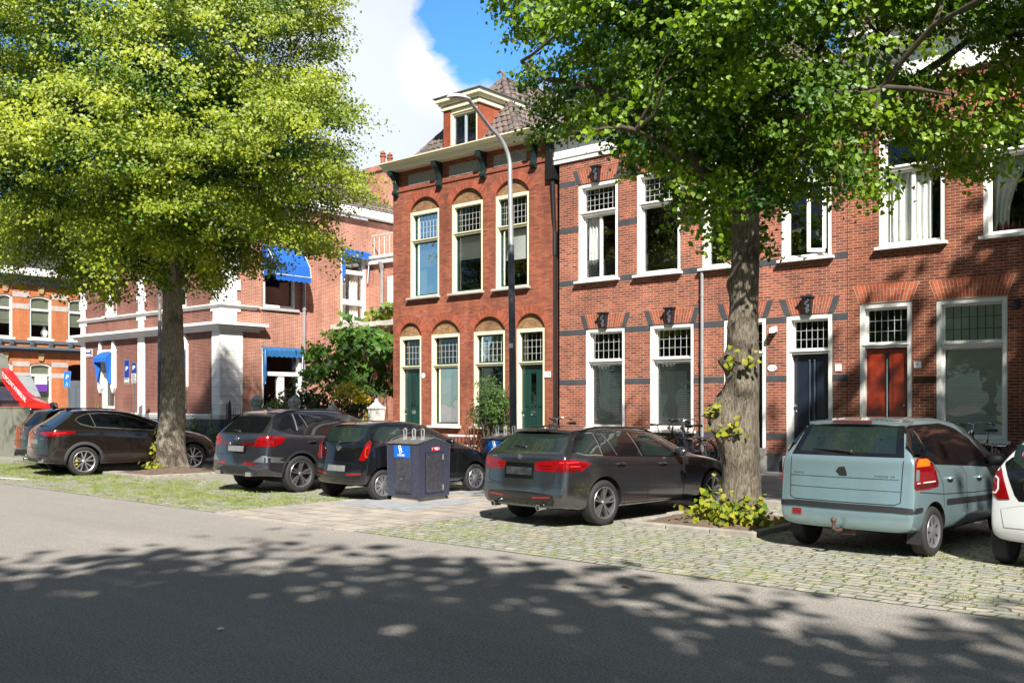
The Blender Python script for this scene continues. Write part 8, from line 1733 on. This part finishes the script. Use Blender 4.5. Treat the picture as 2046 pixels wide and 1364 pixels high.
# ---- garden between the houses
BIGLEAF = leaf_mat('fig_leaf', (.13, .24, .035), (.045, .115, .022), .35, .3); HEDGEM = leaf_mat('hedge_leaf', (.10, .15, .025), (.03, .07, .012)); YELF = leaf_mat('yellow_flower', (.75, .62, .01), (.16, .22, .02)); BUSHM = leaf_mat('bush_leaf', (.11, .20, .04), (.035, .085, .018)); LIGHTB = leaf_mat('light_bush_leaf', (.30, .36, .05), (.10, .18, .025)); REDLF = leaf_mat('bronze_flax_leaf', (.25, .09, .05), (.09, .03, .02))
def bush(name, label, cat, vols, n, size, m, shape='heart', tint=(.45, .3), stems=8, base=None, bias=(.35, -.4, .6), droop=.35):
    base = base or (vols[0][0], vols[0][1], PAVE); r = thing(name, label, cat, base); cl = clumps(vols, n//12, None, None, .15); cen = Vector((sum(v[0] for v in vols)/len(vols), sum(v[1] for v in vols)/len(vols), sum(v[2] for v in vols)/len(vols)-.3))
    t = lambda c: random.gauss(*tint); P, S, Nn, T = foliage(cl, cen, 12, max(size*1.3, .15), size, bias, t); leaf_mesh('leaves', P, S, Nn, T, m, r, shape=shape, loc=r.location, droop=droop)
    mb = MB()
    for c, _ in cl[:stems*3]:
        mb.tube(curve(Vector(base)+Vector((random.gauss(0, .12), random.gauss(0, .12), 0)), c, .05, 5, .3), [.035, .03, .022, .016, .010, .006], 5, cap=False)
    mb.build('stems', TWIG, r, world=True); return r
G = lambda u, v, Y: onY(u, v, Y)
yg = F+2.2
fv = []
for u, v, ru, rv in ((640, 720, 38, 34), (700, 690, 42, 40), (745, 700, 40, 45), (700, 755, 60, 40), (760, 760, 26, 50), (640, 760, 30, 26), (690, 660, 22, 22), (778, 690, 20, 40)):
    p = G(u, v, yg+random.uniform(-.5, .5)); k = (p[1]*CY_-p[0]*SY_)/FL; fv.append((p[0], p[1], p[2], ru*k*1.15, .7, rv*k))
bush('fig_tree', 'big-leaved fig bush filling the garden between the corner house and the arched-window house', 'bush', fv, 1500, .27, BIGLEAF, 'lobed', (.5, .3), 10, (G(705, 800, yg)[0], yg, PAVE))
def bpx(name, label, cat, cs, Y, n, size, m, **k):
    vols = []
    for u, v, ru, rv in cs: p = G(u, v, Y); q = (p[1]*CY_-p[0]*SY_)/FL; vols.append((p[0], p[1], p[2], ru*q*1.1, .45, rv*q))
    return bush(name, label, cat, vols, n, size, m, base=(G(cs[0][0], 0, Y)[0], Y, PAVE), **k)
bpx('hedge', 'dense dark green hedge behind the white garden pier', 'hedge', [(600, 800, 42, 38), (560, 815, 30, 24), (640, 815, 35, 34)], F+.9, 2400, .10, HEDGEM, stems=4)
bpx('flowering_bush', 'dark bush with bright yellow flower clusters behind the iron garden fence', 'bush', [(690, 815, 45, 42), (730, 800, 22, 50)], F+.8, 1100, .10, HEDGEM, stems=5)
fl = bpx('yellow_flowers', 'bright yellow flower clusters on the garden bush', 'flowers', [(692, 778, 22, 12), (712, 795, 18, 14), (680, 790, 14, 10), (735, 835, 10, 8), (705, 770, 10, 8), (735, 780, 10, 6), (728, 795, 10, 10)], F+.4, 700, .085, YELF, tint=(.85, .2), stems=1)
bpx('light_bush', 'pale yellow-green bush in front of the garden doors', 'bush', [(565, 805, 24, 22), (545, 815, 18, 14)], F+.7, 420, .12, LIGHTB, tint=(.6, .3), stems=3)
bpx('climbing_plant', 'light green climber on the balcony between the houses', 'climber', [(760, 632, 26, 14), (778, 615, 10, 24), (738, 640, 14, 10)], F+6.5, 260, .22, LIGHTB, tint=(.5, .3), stems=2)
bpx('tall_bush', 'tall narrow-leaved bush growing against the arched-window house behind the lamp post', 'bush', [(985, 800, 27, 45), (972, 765, 14, 28), (1000, 815, 18, 45), (960, 825, 14, 30)], F-.35, 2600, .115, BUSHM, shape='lance', stems=8)
r = thing('flax_plant', 'bronze spiky flax plant beside the tall bush', 'plant', (G(945, 0, F-.5)[0], F-.5, PAVE)); mb = MB()
for k in range(46):
    a = random.uniform(0, 2*pi); l = random.uniform(.7, 1.25); t = random.uniform(.25, .9); b0 = r.location; d_ = Vector((cos(a), sin(a), 0)); w = Vector((-sin(a), cos(a), 0))*.018
    p = [b0+d_*t*l*q+Vector((0, 0, l*(1.25*q-.55*t*q*q))) for q in (0, .35, .7, 1)]; vs = []
    for q, pp in enumerate(p): vs += [pp-w*(1-.28*q), pp+w*(1-.28*q)]
    mb.add(vs, [(0, 1, 3, 2), (2, 3, 5, 4), (4, 5, 7, 6)])
mb.build('leaves', mat('bronze_flax', (.20, .075, .04), .5, island=.5), r, world=True)
for (u, v, ru, rv, lab, Y) in ((385, 855, 14, 26, 'green plant at the foot of the corner house beside the lime trunk', F-.5), (440, 868, 26, 22, 'flowering green plant by the corner pilaster of the corner house', F-.6)):
    bpx('plinth_plant', lab, 'plant', [(u, v, ru, rv)], Y, 320, .14, BUSHM, shape='lance', stems=3)
for (u, v0, v1, lab) in ((422, 815, 870, 'tall thin flower spike before the corner pilaster'), (193, 803, 830, 'thin green weed at the far end of the corner house')):
    a = G(u, v1, F-.7); b = G(u, v0, F-.7); r = thing('flower_spike', lab, 'plant', (a[0], a[1], PAVE)); mb = MB(); mb.tube([a[:2]+(PAVE,), b], [.02, .012], 5); mb.build('stem', TWIG, r, world=True)
    P = [(a[0]+random.gauss(0, .05), a[1]+random.gauss(0, .05), random.uniform(PAVE+.4, b[2])) for _ in range(90)]; leaf_mesh('leaves', P, .08, rng.normal(size=(90, 3))+np.array([.2, -.5, .4]), rng.uniform(.3, 1, 90), LIGHTB, r, shape='lance', loc=r.location)

for (wx, zz, lab, mt, sz) in ((bu[1], bz0+.40, 'small green plant growing in the wooden planter behind the glass', BUSHM, .10), (bu[2], bz0+.15, 'spiky light green house plant on an upper window sill left of the lime trunk', LIGHTB, .16), (ups[1], uz0+.15 if False else Z1(5.27)+.12, 'leafy house plant behind the glass of the middle upper arched window', BUSHM, .12)):
    r = thing('house_plant', lab, 'plant', ((wx[0]+wx[1])/2, F+.34, zz)); n_ = 70
    P = [((wx[0]+wx[1])/2+random.gauss(0, .18), F+.36+random.gauss(0, .05), zz+.05+abs(random.gauss(0, .16))) for _ in range(n_)]
    leaf_mesh('leaves', P, sz*rng.uniform(.7, 1.2, n_), rng.normal(size=(n_, 3))+np.array([.3, -.6, .5]), rng.uniform(.2, .9, n_), mt, r, shape='lance', loc=r.location); mb = MB(); mb.lathe([(0, -.12), (.09, -.12), (.11, .04), (0, .04)], r.location, n=12); mb.build('pot', mat('orange_pot', (.40, .14, .05), .7), r, world=True)
# ================================================================ light, sky, camera
AZ, EL = radians(48), radians(41)      # light travels towards -X,+Y and down
d = Vector((-sin(AZ)*cos(EL), cos(AZ)*cos(EL), -sin(EL)))
ld = bpy.data.lights.new('sun', 'SUN'); ld.energy = 5.0; ld.angle = radians(.7); ld.color = (1, .955, .88)
lo = bpy.data.objects.new('sun', ld); COL.objects.link(lo); lo.rotation_euler = d.to_track_quat('-Z', 'Y').to_euler(); lo.location = (20, -20, 40)
W = bpy.data.worlds.new('World'); SC.world = W; W.use_nodes = True; nt = W.node_tree; N = nt.nodes; L = nt.links
bg = N['Background']; sky = N.new('ShaderNodeTexSky'); sky.sky_type = 'NISHITA'; sky.sun_disc = False; sky.sun_elevation = EL
sky.sun_rotation = math.atan2(-d.x, -d.y); sky.air_density = 1.0; sky.dust_density = .4; sky.ozone_density = 2.5
bg.inputs['Strength'].default_value = .05
tc = N.new('ShaderNodeTexCoord'); v = tc.outputs['Generated']
def dirn(u, w): return Vector(ray(u, w)).normalized()
def lobe(u, w, width, amp):
    dp = N.new('ShaderNodeVectorMath'); dp.operation = 'DOT_PRODUCT'; L.new(v, dp.inputs[0]); dp.inputs[1].default_value = dirn(u, w)
    return ramp(N, L, dp.outputs['Value'], cos(radians(width)), 1, 0, amp)
def addn(*s):
    o = s[0]
    for q in s[1:]:
        n = N.new('ShaderNodeMath'); n.operation = 'ADD'; L.new(o, n.inputs[0]); L.new(q, n.inputs[1]); o = n.outputs[0]
    return o
mpn = N.new('ShaderNodeMapping'); mpn.inputs['Scale'].default_value = (1, 1, 1.7); mpn.inputs['Location'].default_value = (.35, .2, .1); L.new(v, mpn.inputs['Vector'])
n1 = ramp(N, L, noise(N, L, mpn.outputs[0], 5.5, 12, .6), .25, .75, .1, .9); n2 = noise(N, L, mpn.outputs[0], 7, 8, .6)
cov = addn(n1, lobe(800, 130, 6, .34), lobe(760, 330, 8, .34), lobe(1035, 165, 2.8, .3), lobe(965, 60, 4.6, -.52), lobe(1100, 50, 4.6, -.45), lobe(1740, 70, 7, -.4), lobe(20, 40, 12, -.35), lobe(600, 60, 12, .15))
fac = ramp(N, L, cov, .44, .66)
thick = ramp(N, L, cov, .60, .86)
edge = lobe(885, 140, 3.0, 1.0)
cc = mixc(N, L, addn(thick, ramp(N, L, n2, .3, .7, -.4, .4)), (3.2, 3.25, 3.3), (4.4, 4.4, 4.4)); cc = mixc(N, L, lobe(680, 200, 16, 1.0), cc, (9.0, 9.8, 11.0)); edge2 = N.new('ShaderNodeMath'); edge2.operation = 'MULTIPLY'; L.new(edge, edge2.inputs[0]); L.new(ramp(N, L, n2, .30, .58, .25, 1.0), edge2.inputs[1]); cc = mixc(N, L, edge2.outputs[0], cc, (10.8, 10.8, 10.7))
sk = mixc(N, L, 1.0, sky.outputs[0], (.66, 1.0, 1.18), 'MULTIPLY'); sk = mixc(N, L, addn(lobe(980, 60, 14, 1.0), lobe(20, 40, 14, .7)), sk, mixc(N, L, 1.0, sk, (1.5, 1.9, 2.45), 'MULTIPLY'))
L.new(mixc(N, L, fac, sk, cc), bg.inputs['Color'])
cam = bpy.data.cameras.new('camera'); co = bpy.data.objects.new('camera', cam); COL.objects.link(co); SC.camera = co
co.location = (0, 0, EYE); co.rotation_euler = (radians(90), 0, YAW); cam.sensor_width = 36; cam.lens = 36*FL/2046; cam.shift_y = (HV-682)/2046; cam.clip_end = 3000; cam.clip_start = .1
SC.view_settings.view_transform = 'Standard'; SC.view_settings.look = 'None'; SC.view_settings.exposure = 1.05; SC.view_settings.gamma = 1
SC.cycles.max_bounces = 8; SC.cycles.transparent_max_bounces = 16; SC.cycles.use_denoising = True
SC.cycles.sample_clamp_indirect = 6
